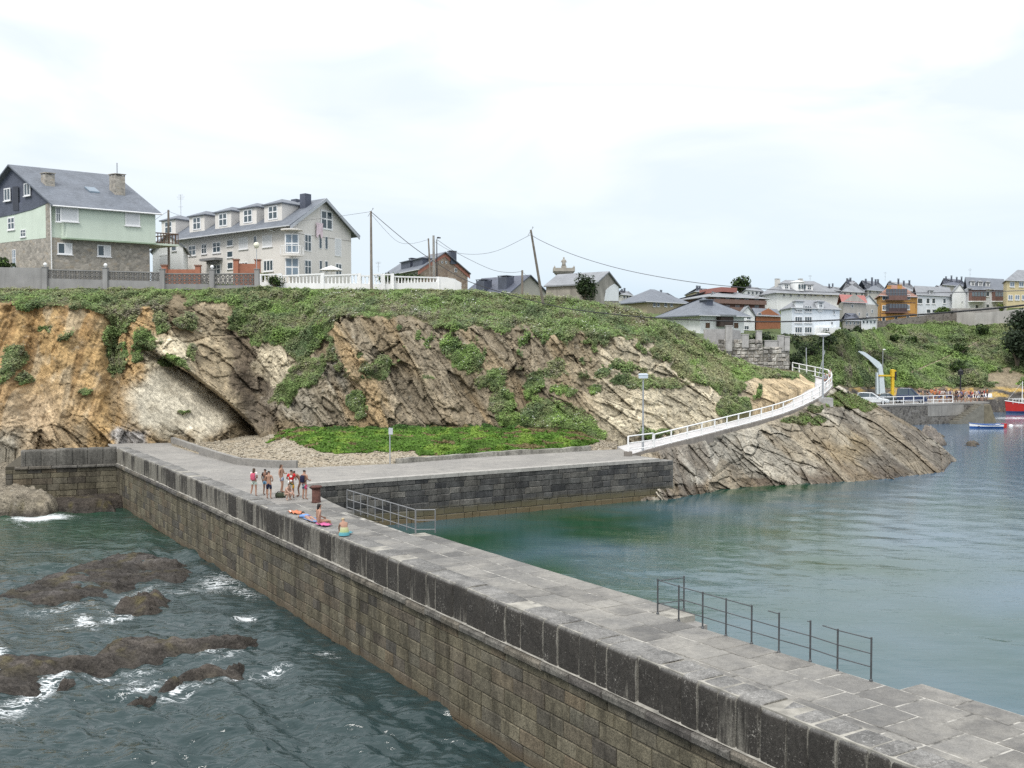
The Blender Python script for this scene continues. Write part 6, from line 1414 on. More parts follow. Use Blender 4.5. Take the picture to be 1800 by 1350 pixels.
# white baluster fence
wf = thing('white_fence', 'white concrete baluster fence curving along the cliff edge below the apartment house', 'fence', D(575, 503, 105))
bal = MB(); bal.box(-.055, -.05, 0, .055, .05, .95); bal_m = bal.mesh('baluster', WHITE)
segs = [((457, 500, 104), (493, 500, 104)), ((493, 501, 104.5), (567, 502, 105)), ((567, 502, 105), (632, 502, 106)), ((632, 502, 106), (652, 503, 106.3)), ((656, 503, 106.4), (690, 503, 107)), ((692, 502, 107.4), (770, 499, 110))]
tops = [(482, 481), (484, 480.5), (483.5, 481), (484, 484), (481.5, 481.5), (485, 487)]
nb = 0; done = []
for (q0, q1), (t0, t1) in zip(segs, tops):
    a_, c_ = D(*q0), D(*q1); ta, tc_ = zat(t0, q0[2]), zat(t1, q1[2]); L = (c_ - a_).length; n = max(2, round(L / .36))
    b = MB(); b.loft([[Vector((p.x, p.y - .14, z)) , Vector((p.x, p.y - .14, z + .14)), Vector((p.x, p.y + .14, z + .14)), Vector((p.x, p.y + .14, z))] for p, z in ((a_, ta - .14), (c_, tc_ - .14))]); b.build('top_rail', WHITE, wf)
    b = MB(); b.loft([[Vector((p.x, p.y - .16, z - .9)), Vector((p.x, p.y - .16, z + .22)), Vector((p.x, p.y + .16, z + .22)), Vector((p.x, p.y + .16, z - .9))] for p, z in ((a_, a_.z), (c_, c_.z))]); b.build('base_wall', WHITE, wf)
    for k in range(n):
        f = (k + .5) / n; p = a_.lerp(c_, f); zt = ta + (tc_ - ta) * f - .13; o = link('baluster', bal_m, wf, Vector((p.x, p.y, p.z + .2))); o.scale.z = (zt - p.z - .2) / .95; nb += 1
    for p, z in ((a_, ta), (c_, tc_)):
        if any(abs(p.x - e) < .5 for e in done): continue
        done.append(p.x); b = MB(); b.box(p.x - .16, p.y - .17, p.z - .8, p.x + .16, p.y + .17, z + .03); b.build('pillar', WHITE, wf)
for u0, u1, v0, v1 in ((670, 677, 505, 482),): 
    a_, c_ = D(u0, v0, 106.5), D(u1, v0, 106.6); b = MB(); b.box(a_.x, a_.y - .12, a_.z - .5, c_.x, a_.y + .1, zat(v1, 106.5)); b.build('solid_panel', WHITE, wf)
pts = [(D(770, 503, 110), zat(486.5, 110)), (D(785, 503, 110.5), zat(487.5, 110.5)), (D(800, 503, 111), zat(491, 111)), (D(811, 504, 111.5), zat(497, 111.5))]
b = MB(); b.loft([[Vector((p.x, p.y - .13, p.z - 1)), Vector((p.x, p.y - .13, z)), Vector((p.x, p.y + .13, z)), Vector((p.x, p.y + .13, p.z - 1))] for p, z in pts]); b.build('solid_end', WHITE, wf)
# ruined stone walls and gate posts at the top of the ramp
RUINT = [(.30, .285, .26), (.40, .385, .355), (.24, .225, .205), (.46, .44, .40), (.34, .31, .27)]
RUIN = stone_mat('ruin_stone', RUINT, bump=.6)
def rubble_wall(name, label, p0, p1, z0, zt, th=.6, cell=.42):
    """coursed rubble: every stone of the face its own part"""
    t_ = thing(name, label, 'wall', (p0 + p1) / 2); dr = p1 - p0; dr.z = 0; L = dr.length; dr.normalize(); n = Vector((dr.y, -dr.x, 0)); n = n if n.y < 0 else -n
    fr = lambda t, w, z: Vector((p0.x, p0.y, 0)) + dr * t - n * w + Vector((0, 0, z))
    b = MB(); b.prism([fr(0, .06, 0), fr(L, .06, 0), fr(L, th, 0), fr(0, th, 0)], z0 - 1, min(zt(0), zt(L)) - .05); b.build('wall_core', paint((.22, .20, .17), .95, .3, 3), t_)
    z = z0
    while z < max(zt(0), zt(L)):
        hh = random.uniform(.7, 1.15) * cell * .8; t = 0
        while t < L:
            t1 = min(t + random.uniform(.7, 1.6) * cell, L + .02)
            if z + hh * .5 < zt(t) + random.uniform(-.2, .2): add_part('stone', *stone_block(t + .02, t1 - .02, z + .02, z + hh - .02, random.uniform(-.10, .05), .3, .07, .06, frame=fr), RUIN, t_)
            t = t1
        z += hh
    return t_, fr, L
r_, fr, L = rubble_wall('ruin_wall', 'broken rubble stone wall above the ramp, long left piece', D(1243, 622, 112), D(1341, 630, 113), zat(655, 112), lambda t: zat(598, 112) if t > 1.2 else zat(606, 112), cell=.52)
r_, fr, L = rubble_wall('ruin_wall', 'tall rubble stone wall at the head of the ramp, right piece', D(1341, 636, 113.5), D(1388, 644, 114.5), zat(664, 114), lambda t: zat(611, 114), cell=.52)
GP = paint((.38, .37, .36), .9, .2, 2, streak=.2)
for u0, u1, v0, v1, d_, lb in ((1276, 1287, 612, 572, 111.5, 'tallest grey gate post on the ruined wall, near the dark porch'), (1330, 1339, 612, 581, 113.2, 'thin grey post standing at the joint of the two ruined walls'), (1368, 1378, 612, 589, 114.2, 'square grey post on the right ruined wall'), (1379, 1388, 612, 591, 114.2, 'short mossy post at the right end of the ruined wall'), (1304, 1316, 606, 587, 112.6, 'squat grey block on the left ruined wall'), (1345, 1367, 612, 598, 114.2, 'low flat slab of wall left of the square post')):
    a_, c_ = D(u0, v0, d_), D(u1, v0, d_); b = MB(); b.box(a_.x, a_.y - .05, a_.z - .3, c_.x, a_.y + .5, zat(v1, d_) - .1); b.box(a_.x - .04, a_.y - .09, zat(v1, d_) - .1, c_.x + .04, a_.y + .54, zat(v1, d_)); tag(b.build('gate_post', GP), lb, 'post', 'posts and blocks of the ruined wall')
wallstrip('garden_wall', 'long low rendered wall between the ruin and the white hipped house', [D(1238, 598, 114), D(1280, 597, 115), D(1300, 600, 117)], -2, 1.2, .3, GP)
# pale retaining wall under the yellow house
RET = paint((.40, .385, .36), .9, .15, .4, streak=.25)
wallstrip('retaining_wall', 'pale concrete retaining wall on the hill below the yellow house', [D(1683, 580, 216), D(1715, 584, 212), D(1740, 583, 212), D(1770, 580, 213), D(1800, 576, 214), D(1860, 574, 216)], -2.5, 4.0, .6, RET)
wallstrip('stone_wall', 'dark stone wall along the hilltop below the white house and the orange villa', [D(1512, 573, 206), D(1550, 578, 211), D(1600, 571, 213), D(1640, 566, 216), D(1690, 562, 220)], -2, 1.6, .5, rubble_mat('dark_rubble', [(.13, .115, .10), (.19, .17, .15), (.10, .09, .08)], 1.5))
wallstrip('stone_wall', 'grey stone wall above the pale retaining wall', [D(1660, 560, 221), D(1720, 560, 217), D(1768, 556, 217)], -2, 2.2, .5, rubble_mat('grey_rubble', [(.26, .25, .235), (.33, .32, .30), (.20, .19, .18)], 1.2))
# ================================================================== TREES AND BUSHES
def bush(name, label, c, r, cols, n=500, leaf=.2, cat='bush', group=None, trunk=0.0, lumps=7, kids=None, seed=0, squash=.8):
    """leaf clumps gathered round several lobes, with stems below"""
    rg = np.random.default_rng(seed + int(abs(c[0]) * 10)); t_ = thing(name, label, cat, c, group); r = np.array(r if hasattr(r, '__len__') else (r, r, r * squash))
    L = rg.normal(size=(lumps, 3)); L /= np.linalg.norm(L, axis=1)[:, None]; L = L * rg.uniform(.2, .68, (lumps, 1)); L[:, 2] = np.abs(L[:, 2]) * .9 - .1; rad = rg.uniform(.32, .55, lumps)
    k = rg.integers(0, lumps, n); d = rg.normal(size=(n, 3)); d /= np.linalg.norm(d, axis=1)[:, None]
    q = L[k] + d * (rad[k] * rg.uniform(.55, 1.08, n))[:, None]; C = np.array(c) + q * r + np.array((0, 0, trunk + r[2] * .55))
    C[:, 2] = np.maximum(C[:, 2], c[2] + trunk * .7)
    cc = np.array(cols)[rg.integers(0, len(cols), n)] * rg.uniform(.6, 1.35, (n, 1)) * rg.uniform(.75, 1.25, lumps)[k][:, None]
    N = d * .7 + np.array((0, 0, .4)) + rg.normal(size=d.shape) * .5; N /= np.linalg.norm(N, axis=1)[:, None]
    o = np.array(c); link('crown', leaf_mesh('crown', C - o, N, rg.uniform(.6, 1.2, n) * leaf, cc), t_, c)
    b = MB(); cv = Vector(c)
    for s in range(4 if not trunk else 5):
        a = s * 1.57 + .4; h_ = trunk + r[2] * (.5 if s else .8); sp = r[0] * (.35 if s else .03)
        b.tube([cv + Vector((0, 0, -.3)), cv + Vector((math.cos(a) * sp * .25, math.sin(a) * sp * .25, max(trunk * .8, h_ * .4))), cv + Vector((math.cos(a) * sp, math.sin(a) * sp, h_))], [.05 + r[0] * .05, .04 + r[0] * .035, .02], 5)
    b.build('trunk', paint((.09, .075, .055), .95, .3, 3), t_)
    return t_
G1, G2, G3, G4 = (.045, .075, .024), (.07, .115, .03), (.10, .155, .04), (.028, .045, .02)
bush('garden_bush', 'round dark green bush at the left edge in front of the green house', D(6, 478, 98.5), 1.35, [G4, G1, G2], 700, .16)
bush('ivy', 'thick ivy climbing the side of the old grey ruined building', D(1027, 531, 119.5), (1.5, .9, 2.5), [G4, G4, G1], 1600, .16, cat='climbing plant', lumps=9)
bush('garden_hedge', 'dark hedge behind the white fence in front of the brown stone house', D(706, 496, 124), (3.0, .9, .9), [G1, G2], 800, .2, cat='hedge')
bush('garden_bush', 'small dark bush growing through the left end of the white fence', D(483, 505, 103.4), (1.0, .7, 1.0), [G4, G1, G2], 600, .13)
bush('garden_bush', 'low yellowish bush behind the left end of the white fence', D(462, 497, 105.5), (.9, .5, 1.0), [(.16, .17, .04), G3], 300, .13)
bush('broad_tree', 'round green tree rising behind the long brown timbered block', D(1301, 522, 246), (3.2, 2.5, 3.0), [G1, G2, G4], 900, .45, cat='tree', trunk=1.0)
bush('garden_bush', 'round green bush on the wall in front of the white house', D(1659, 557, 219), (2.5, 1.5, 1.7), [G2, G3, G1], 600, .3)
bush('garden_bush', 'yellow green bush on the wall beside the yellow house', D(1759, 549, 217), (1.1, .9, 1.5), [(.15, .17, .04), G3], 250, .25)
for u, v, d_, r, lb in ((1605, 604, 203, 1.3, 'dark upright bush alone on the bright green slope'), (1571, 600, 200, 1.2, 'low dark bush on the slope left of the upright one'), (1692, 622, 200, 2.3, 'broad dark bush beside the path on the hill'), (1648, 652, 193, 1.5, 'round bush in the middle of the slope under the path'), (1688, 655, 191, 2.4, 'large dark bush under the path, nearest to the dark lamp'), (1585, 580, 211, 1.2, 'small bush just under the dark hilltop wall'), (1478, 662, 161, 2.0, 'pale green rounded shrub left of the crane'), (1525, 650, 176, 2.4, 'big rounded shrub right behind the crane'), (1725, 588, 209, 2.0, 'grey brown scrub under the retaining wall')):
    bush('hill_bush', lb, D(u, v, d_), (r, r, r * .85), [G4, G1, G2] if 'pale' not in lb else [G2, G3], 380, .28, group='bushes on the hill')
for u, v, d_, r, hh, lb in ((1788, 640, 196, 5.0, 7.5, 'huge dark evergreen mass at the right edge of the hill, front'), (1812, 600, 203, 6.0, 6.5, 'dark evergreen at the right edge just under the retaining wall')):
    bush('evergreen_tree', lb, D(u, v, d_), (r, 3.5, hh * .62), [(.028, .042, .024), (.035, .05, .03), G4], 2600, .38, cat='tree', trunk=.6, lumps=12, group='dark trees at the right edge')
for u, v, d_, r, lb in ((1398, 632, 148, 2.6, 'dense dark bush on the bank, first to the right of the ruined wall'), (1425, 628, 152, 2.8, 'dense dark bush on the bank straight under the white three storey house'), (1455, 612, 157, 2.2, 'dark bush on the bank under the right corner of the white three storey house'), (1376, 606, 158, 1.8, 'green shrub between the ruin posts and the white three storey house'), (1330, 606, 160, 1.5, 'small green shrub behind the thin post of the ruin'), (1352, 602, 165, 1.5, 'shrub in front of the orange red gable'), (1480, 594, 176, 1.8, 'bush right of the low annex of the white house'), (1505, 590, 185, 1.6, 'bush in front of the grey stone house'), (1360, 634, 127, 2.3, 'bramble bush just behind the right ruined wall'), (1390, 652, 125, 2.4, 'dark bush at the corner right of the ruined wall'), (1382, 620, 140, 2.6, 'wide bush behind the last post of the ruin'), (1340, 612, 136, 2.0, 'shrub in the gap between the two ruined walls')):
    bush('bank_bush', lb, D(u, v, d_), (r, r * .8, r * .85), [G4, G1, (.04, .055, .03)], 600, .24, group='bushes on the steep bank')

# ================================================================== POLES, LAMPS, CABLES
def pole(name, label, b0, t0, r0, r1, mat, group=None, cat='utility pole', arm=True):
    t_ = thing(name, label, cat, b0, group); ax = (t0 - b0).normalized(); b = MB(); b.tube([b0 - ax * .6, b0.lerp(t0, .5), t0], [r0, (r0 + r1) / 2, r1], 8); b.build('shaft', mat, t_)
    if arm:
        b = MB(); b.tube([t0 - ax * .25 + Vector((-.32, 0, -.3)), t0 - ax * .15 + Vector((-.06, 0, .0)), t0 - ax * .05 + Vector((.14, 0, .18)), t0 + Vector((.22, 0, .22))], .03, 5)
        b.lathe(t0 + Vector((.2, 0, .2)), [(.05, 0), (.07, .06), (.04, .14)], 6); b.build('bracket', GREY_METAL, t_)
    return t_
PG = 'wooden poles along the cliff top'
pole('utility_pole', 'straight tall wooden pole standing at the white fence', D(653, 508, 104.5), D(652, 371, 104.5), .15, .10, WOODPOLE, PG)
pole('utility_pole', 'leaning wooden pole alone on the plateau, tilted to the left', D(955, 536, 102), D(933, 404, 100), .15, .10, WOODPOLE, PG)
pole('utility_pole', 'thin slightly leaning wooden pole in front of the brown stone house, leftmost of three', D(757, 496, 113), D(753, 419, 113), .11, .08, WOODPOLE, PG, arm=False)
pole('utility_pole', 'upright grey pole in front of the brown stone house, middle of three', D(763, 496, 114), D(762, 414, 114), .16, .12, paint((.30, .29, .27), .85, .15), PG, arm=False)
pole('utility_pole', 'wooden pole rising behind the balcony of the green house', D(297, 500, 108), D(296, 369, 108), .15, .11, WOODPOLE, PG, arm=False)
pole('utility_pole', 'short wooden pole in front of the plain cottage gable', D(918, 516, 126), D(918, 475, 126), .15, .12, WOODPOLE, PG, arm=False)
def lamp_post(name, label, b0, h, r, head, mat, group=None, hm=None, emis=None):
    t_ = thing(name, label, 'street lamp', b0, group); b = MB(); b.lathe(b0 - Vector((0, 0, .1)), [(r * 2.2, 0), (r * 2.2, .12), (r * 1.35, .16), (r * 1.2, h * .35), (r, h * .36), (r * .75, h)], 8); b.build('shaft', mat, t_)
    top = b0 + Vector((0, 0, h)); b = MB()
    if head == 'box':
        b.box(top.x - .36, top.y - .2, top.z - .05, top.x + .36, top.y + .2, top.z + .24); b.hexa([(top.x + x, top.y + y, top.z + z) for z, s in ((.24, 1), (.34, .7)) for x, y in ((-.4 * s, -.24 * s), (.4 * s, -.24 * s), (.4 * s, .24 * s), (-.4 * s, .24 * s))])
    elif head == 'flat':
        b.loft([[(top.x + w * math.cos(a), top.y + .35 * w / .7 * math.sin(a), top.z + z) for a in [k * .628 for k in range(10)]] for w, z in ((.25, -.12), (.62, 0), (.72, .08), (.55, .2), (.15, .26))])
    elif head == 'globe': b.lathe(top, [(.08, -.05), (.2, .05), (.3, .25), (.27, .45), (.12, .58), (.01, .6)], 12)
    elif head == 'arm': b.tube([top, top + Vector((.1, 0, .08)), top + Vector((.42, 0, .05))], [.05, .1, .07], 6)
    elif head == 'lantern':
        b.box(top.x - .3, top.y - .3, top.z - .1, top.x + .3, top.y + .3, top.z + .5); b.lathe(top + Vector((0, 0, .5)), [(.45, 0), (.12, .3), (.02, .45)], 8)
    b.build('lamp_head', hm or mat, t_); return t_
LG = paint((.36, .38, .40), .5, .1, metal=.4); HEADM = paint((.50, .56, .62), .4, .08)
lamp_post('street_lamp', 'grey lamp post with a box head at the foot of the white ramp', D(1130, 797, 82.2), 6.1, .075, 'box', LG, hm=HEADM)
lamp_post('street_lamp', 'tall grey lamp post with a wide flat head at the bend of the ramp', D(1446, 699, 101.3) , 6.15, .08, 'flat', LG, hm=paint((.55, .57, .58), .4, .06))
b = MB(); q = D(1446, 699, 101.3); b.prism([(q.x - .9, q.y - .5), (q.x + .9, q.y - .5), (q.x + .9, q.y + .7), (q.x - .9, q.y + .7)], q.z - .9, q.z - .02); tag(b.build('lamp_base', GP), 'small concrete platform under the lamp post at the bend of the ramp', 'plinth')
lamp_post('street_lamp', 'dark lamp post with a small side arm, right beside two grey poles', D(768, 499, 111), zat(419, 111) - D(768, 499, 111).z, .06, 'arm', BLACK)
lamp_post('street_lamp', 'white globe street lamp in front of the apartment house', D(451.5, 505, 104), zat(436, 104) - D(451, 505, 104).z, .045, 'globe', GREY_METAL, hm=paint((.70, .68, .55), .4, .05))
lamp_post('street_lamp', 'thin lamp with a white head standing behind the crane', D(1551, 694, 170), zat(622, 170) - 3.0, .07, 'arm', LG, hm=WHITE)
lamp_post('street_lamp', 'dark lantern on a black post behind the crowd on the quay', D(1688, 693, 166), zat(667, 166) - 3.1, .14, 'lantern', BLACK)
pole('flag_pole', 'thin white pole behind the upper end of the ramp, left of two', D(1418, 665, 118), D(1417, 611, 118), .06, .05, GREY_METAL, cat='pole', arm=False)
pole('flag_pole', 'thin tilted grey pole beside the lamp at the bend, right of two', D(1438, 665, 118), D(1450, 616, 118), .05, .04, GREY_METAL, cat='pole', arm=False)
q = D(685.5, 816, 73.4); t_ = thing('sign_post', 'thin grey metal post with a small sign plate at the edge of the gravel', 'sign post', q)
b = MB(); b.tube([q - Vector((0, 0, .3)), q + Vector((0, 0, 2.65))], .045, 8); b.build('shaft', LG, t_)
b = MB(); b.box(q.x - .08, q.y - .09, q.z + 2.15, q.x + .22, q.y - .05, q.z + 2.62); b.build('sign_plate', paint((.45, .47, .50), .5, .1), t_)
b = MB(); q = h_ = None
def antenna(u, v0, v1, d_, lb):
    q = D(u, v0, d_); b = MB(); H = zat(v1, d_) - q.z; b.tube([q, q + Vector((0, 0, H))], .03, 5)
    for k, w in ((.98, .3), (.9, .45), (.82, .35), (.5, .25)): b.tube([q + Vector((-w, 0, H * k)), q + Vector((w, 0, H * k))], .018, 4)
    tag(b.build('roof_antenna', GREY_METAL), lb, 'antenna', 'television antennas on the roofs')
antenna(318, 385, 342, 123, 'thin television antenna on the left part of the apartment house roof'); antenna(1556, 494, 478, 270, 'television antenna above the skyline roofs behind the orange villa'); antenna(665, 478, 460, 160, 'television antenna left of the brown stone house'); antenna(1705, 492, 472, 236, 'television antenna on the white house with bay windows'); antenna(1424, 494, 484, 230, 'television antenna on the white apartment block')
def cable(label, pts, r, n=5, mat=BLACK):
    P_ = smoothpath([D(*p) for p in pts], n); b = MB(); b.tube(P_, r, 5); o = b.build('overhead_cable', mat); tag(o, label, 'cable', 'overhead cables'); return o
GC = paint((.10, .10, .11), .7, .1)
cable('thick black cable sweeping from the straight pole down across the plateau to the right edge', [(652, 372, 104.5), (700, 413, 100), (743, 446, 96), (812, 489, 89), (876, 512, 83), (954, 533, 76), (1015, 545, 70), (1140, 558, 61), (1300, 565, 52), (1420, 564.5, 46), (1540, 558.5, 41), (1680, 548, 36.5), (1800, 536.5, 33), (2050, 505, 28)], .032)
cable('long thin cable from the leaning pole over the town to the right edge', [(934, 405, 100), (940, 417, 99.5), (1001, 445, 95), (1073, 468, 91), (1150, 485, 87), (1250, 500, 82), (1400, 511.5, 76), (1550, 515, 71), (1700, 513.5, 67), (1850, 509, 64), (2050, 500, 60)], .026, mat=GC)
cable('slack cable hanging between the middle pole and the leaning pole', [(763, 424, 114), (795, 442, 111), (834, 447, 108), (876, 440, 105), (932, 413, 100)], .018, mat=GC)
cable('thin cable from the dark lamp to the short pole by the cottage', [(768, 421, 111), (804, 445, 114), (862, 473, 119), (895, 479, 123), (918, 477, 126)], .022, mat=GC)
cable('faint cable between the straight pole and the three poles', [(652, 376, 104.5), (695, 422, 108), (723, 428, 110), (753, 421, 113)], .014, mat=GC)
cable('cable from the straight pole across the gable of the apartment house', [(652, 372, 104.5), (590, 381, 108), (540, 387, 111), (513, 391, 112)], .016, mat=GC)
cable('short cable from the pole behind the green house to its roof', [(296, 371, 108), (280, 381, 107), (264, 393, 106.5)], .016, mat=GC)
cable('short cable from the pole behind the green house to the apartment roof', [(296, 371, 108), (308, 376, 115), (322, 380, 122)], .016, mat=GC)
cable('cable dropping from the short pole past the cottage gable', [(918, 478, 126), (935, 492, 130), (950, 505, 134)], .014, mat=GC)
# white sunshade in the garden of the apartment house
q = D(582, 500, 110); t_ = thing('garden_parasol', 'white parasol open in the garden behind the white fence', 'parasol', q); b = MB(); zt = zat(467, 110) - q.z
b.tube([q - Vector((0, 0, .5)), q + Vector((0, 0, zt))], .03, 6); b.build('pole', WHITE, t_)
b = MB(); k = 8; rim = [q + Vector((1.25 * math.cos(a * 6.283 / k), 1.25 * math.sin(a * 6.283 / k), zt - .42)) for a in range(k)]; ap = q + Vector((0, 0, zt + .02)); b.add(rim + [ap] + [p - Vector((0, 0, .12)) for p in rim], [(a, (a + 1) % k, k) for a in range(k)] + [(a, (a + 1) % k, k + 1 + (a + 1) % k, k + 1 + a) for a in range(k)]); b.build('canopy', WHITE, t_)

# ================================================================== THE FAR QUAY: wall, cars, crane, boats
QZ = 3.1
qa, qb = P(1440, 715.5, QZ), P(1738, 706.5, QZ); qd = qb - qa; qd.z = 0; qL = qd.length; qd.normalize(); qn = Vector((-qd.y, qd.x, 0)); qn = qn if qn.y > 0 else -qn
def qpt(t, w, z): return Vector((qa.x, qa.y, 0)) + qd * t + qn * w + Vector((0, 0, z))
quay = thing('harbour_quay', 'stone harbour quay with cars and people on it, at the right', 'quay', qpt(15, 3, 0))
QST = rubble_mat('quay_rubble', [(.10, .095, .085), (.15, .14, .125), (.075, .07, .065), (.19, .18, .165)], 1.9)
b = MB(); b.prism([qpt(-8, 0, 0), qpt(qL, 0, 0), qpt(qL + .5, 20, 0), qpt(-8, 30, 0)], -1.5, QZ - .25); b.build('quay_body', QST, quay)
b = MB(); b.prism([qpt(-8, -.06, 0), qpt(qL + .05, -.06, 0), qpt(qL + .55, 20, 0), qpt(-8, 30, 0)], QZ - .247, QZ); b.build('paved_top', CONC, quay)
b = MB(); b.prism([qpt(qL * .62, -.03, 0), qpt(qL * .84, -.03, 0), qpt(qL * .84, .0, 0), qpt(qL * .62, .0, 0)], 1.2, QZ - .26); b.build('concrete_patch', paint((.26, .25, .23), .9, .2, .8, streak=.3), quay)
for k in range(9):
    t = qL * .90 - k * .62; b = MB(); b.prism([qpt(t, -1.5, 0), qpt(t + .62, -1.5, 0), qpt(t + .62, -.065, 0), qpt(t, -.065, 0)], -.8, QZ - .2 - k * .30); b.build('step', paint((.19, .18, .15), .9, .25, 1.5), quay)
b = MB(); b.add([qpt(qL * .905, -1.6, -1), qpt(qL, -1.9, -1), qpt(qL, -.065, -1), qpt(qL * .905, -.065, -1), qpt(qL * .935, -.5, QZ - .5), qpt(qL - .2, -.5, QZ - .4), qpt(qL - .2, -.065, QZ - .3), qpt(qL * .935, -.065, QZ - .3)], [(0, 1, 5, 4), (1, 2, 6, 5), (4, 5, 6, 7), (3, 0, 4, 7)]); b.build('buttress', paint((.13, .115, .08), .95, .3, 1.5), quay)
railing('white_railing', 'white railing along the edge of the far quay in front of the cars', [qpt(t, .1, QZ) for t in np.linspace(4, qL * .775, 10)], 2.0, 1.15, WHITE, (1.0, .5, .06), .05, .045)

def car(label, u, d_, yaw, L, Hh, col, Wd=1.75, kind='suv'):
    p = P(u, V0 + F * (CAM_H - QZ) / d_, QZ); root = thing('parked_car', label, 'car', p, 'cars parked on the quay'); M4 = Matrix.Rotation(yaw, 4, 'Z')
    tr = lambda x, y, z: p + (M4 @ Vector((x, y, z)))
    pm = paint(col, .25, .05, spec=.6); hb = Hh * .56; x0 = -L / 2
    if kind == 'suv': low = [(0, .35), (0, hb * .85), (.06, hb), (L * .30, hb + .04), (L * .68, hb), (L * .95, hb * .80), (L, hb * .62), (L, .32)]; cab = [(.05, hb), (.16, Hh * .94), (L * .12, Hh), (L * .46, Hh * .985), (L * .70, hb)]
    else: low = [(0, .35), (0, hb * .9), (.1, hb), (L * .2, hb + .02), (L * .68, hb), (L * .95, hb * .84), (L, hb * .6), (L, .32)]; cab = [(L * .10, hb), (L * .24, Hh * .97), (L * .36, Hh), (L * .50, Hh * .98), (L * .70, hb)]
    b = MB(); rings = []
    for y, s, dz in ((-Wd / 2, .97, .05), (-Wd / 2 + .06, 1, 0), (Wd / 2 - .06, 1, 0), (Wd / 2, .97, .05)):
        rings.append([tr(x0 + L / 2 + (x - L / 2) * s, y, z - dz * (z > .5)) for x, z in low])
    b.loft(rings); b.build('body', pm, root, bevel=.0)
    b = MB(); rings = []
    for y, s in ((-Wd / 2 + .05, 0), (-Wd / 2 + .24, 1), (Wd / 2 - .24, 1), (Wd / 2 - .05, 0)):
        rings.append([tr(x0 + x, y, hb - .02 + (z - hb) * s) for x, z in cab])
    b.loft(rings); b.build('cabin_glass', PANE, root)
    b = MB(); rf = [(x, z) for x, z in cab if z > Hh * .9]
    for i in range(len(rf) - 1):
        (xa, za), (xb, zb) = rf[i], rf[i + 1]; b.hexa([tr(x0 + xa, -Wd / 2 + .22, za + .005), tr(x0 + xb, -Wd / 2 + .22, zb + .005), tr(x0 + xb, Wd / 2 - .22, zb + .005), tr(x0 + xa, Wd / 2 - .22, za + .005), tr(x0 + xa, -Wd / 2 + .24, za + .05), tr(x0 + xb, -Wd / 2 + .24, zb + .05), tr(x0 + xb, Wd / 2 - .24, zb + .05), tr(x0 + xa, Wd / 2 - .24, za + .05)])
    b.build('roof', pm, root)
    b = MB()
    for x in (cab[0], cab[-1]):
        top = rf[0] if x is cab[0] else rf[-1]
        for s in (-1, 1): b.tube([tr(x0 + x[0], s * (Wd / 2 - .05), x[1]), tr(x0 + top[0], s * (Wd / 2 - .23), top[1])], .05, 5)
    for s in (-1, 1): b.tube([tr(x0 + L * .40, s * (Wd / 2 - .04), hb), tr(x0 + L * .40, s * (Wd / 2 - .22), Hh)], .05, 5)
    b.build('window_pillars', pm, root)
    for x in (L * .18, L * .81):
        for s in (-1, 1):
            c = tr(x0 + x, s * (Wd / 2 - .10), .34); ax = M4 @ Vector((0, s, 0)); b = MB(); b.tube([c - ax * .1, c + ax * .09, c + ax * .115], [.34, .34, .29], 14); w = b.build('wheel', paint((.02, .02, .02), .8, .1), root)
            b = MB(); b.tube([c + ax * .10, c + ax * .125], [.2, .19], 10); b.build('rim', GREY_METAL, w)
    for s in (-1, 1):
        b = MB(); c = tr(x0 + L - .06, s * (Wd / 2 - .32), hb * .72); ax = M4 @ Vector((1, 0, 0)); ay = M4 @ Vector((0, 1, 0)); b.obox(c - ay * .2 - Vector((0, 0, .08)), ax * .09, ay * .4, (0, 0, .17)); b.build('headlight', PANE_L, root)
    b = MB(); c = tr(x0 + L - .05, -.45, hb * .45); b.obox(c, (M4 @ Vector((1, 0, 0))) * .08, (M4 @ Vector((0, 1, 0))) * .9, (0, 0, .2)); b.build('grille', BLACK, root)
    for s in (-1, 1):
        b = MB(); c = tr(x0 + L * .64, s * (Wd / 2 + .06), hb + .08); b.obox(c - Vector((.1, .06, .06)), (.16, 0, 0), (0, .12, 0), (0, 0, .14)); b.build('mirror', pm, root)
    return root
car('white crossover car parked nearest to the headland on the quay', 1535, 151.6, R(-22), 4.5, 1.7, (.62, .65, .67))
car('dark green grey hatchback parked between the white car and the blue one', 1563, 155.5, R(-22), 4.0, 1.45, (.05, .06, .06), kind='hatch')
car('tall dark blue car with a big windscreen, rightmost of the parked cars', 1603, 154.2, R(-26), 4.3, 2.25, (.03, .045, .10), 1.85)
cr = car('dark car with its tailgate raised, mostly hidden behind the white car', 1519, 157.5, R(-22), 4.0, 1.5, (.03, .03, .035), kind='hatch')
b = MB(); q = D(1507, 703, 157.6); b.obox(q, (1.35, .2, 1.1), (.1, 1.3, 0), (-.05, 0, .07)); b.build('tailgate', BLACK, cr)

CRG = paint((.52, .59, .62), .5, .08); YEL = paint((.62, .42, .03), .5, .1)
q = D(1549, 695, 163); t_ = thing('harbour_crane', 'grey angled jib crane with a yellow winch frame on the quay', 'crane', (q.x, q.y, QZ))
def Q(u, v, dy=0): p = D(u, v, 163); return Vector((p.x, p.y + dy, p.z))
b = MB(); b.extrude([Q(1546.5, 693), Q(1556.5, 693), Q(1553.5, 660), Q(1550, 641), Q(1544, 646), Q(1546, 662)], (0, .8, 0)); b.build('column', CRG, t_)
b = MB(); b.extrude([Q(1541, 693), Q(1545, 693), Q(1544, 655), Q(1541, 655)], (0, .7, 0)); b.build('brace', CRG, t_)
b = MB(); b.extrude([Q(1543, 647.5, .1), Q(1550.3, 641.5, .1), Q(1546, 636, .1), Q(1531, 626, .1), Q(1520, 618.5, .1), Q(1511, 617, .1), Q(1510.5, 619, .1), Q(1517, 623.5, .1), Q(1528, 632, .1)], (0, .5, 0)); b.build('jib', CRG, t_)
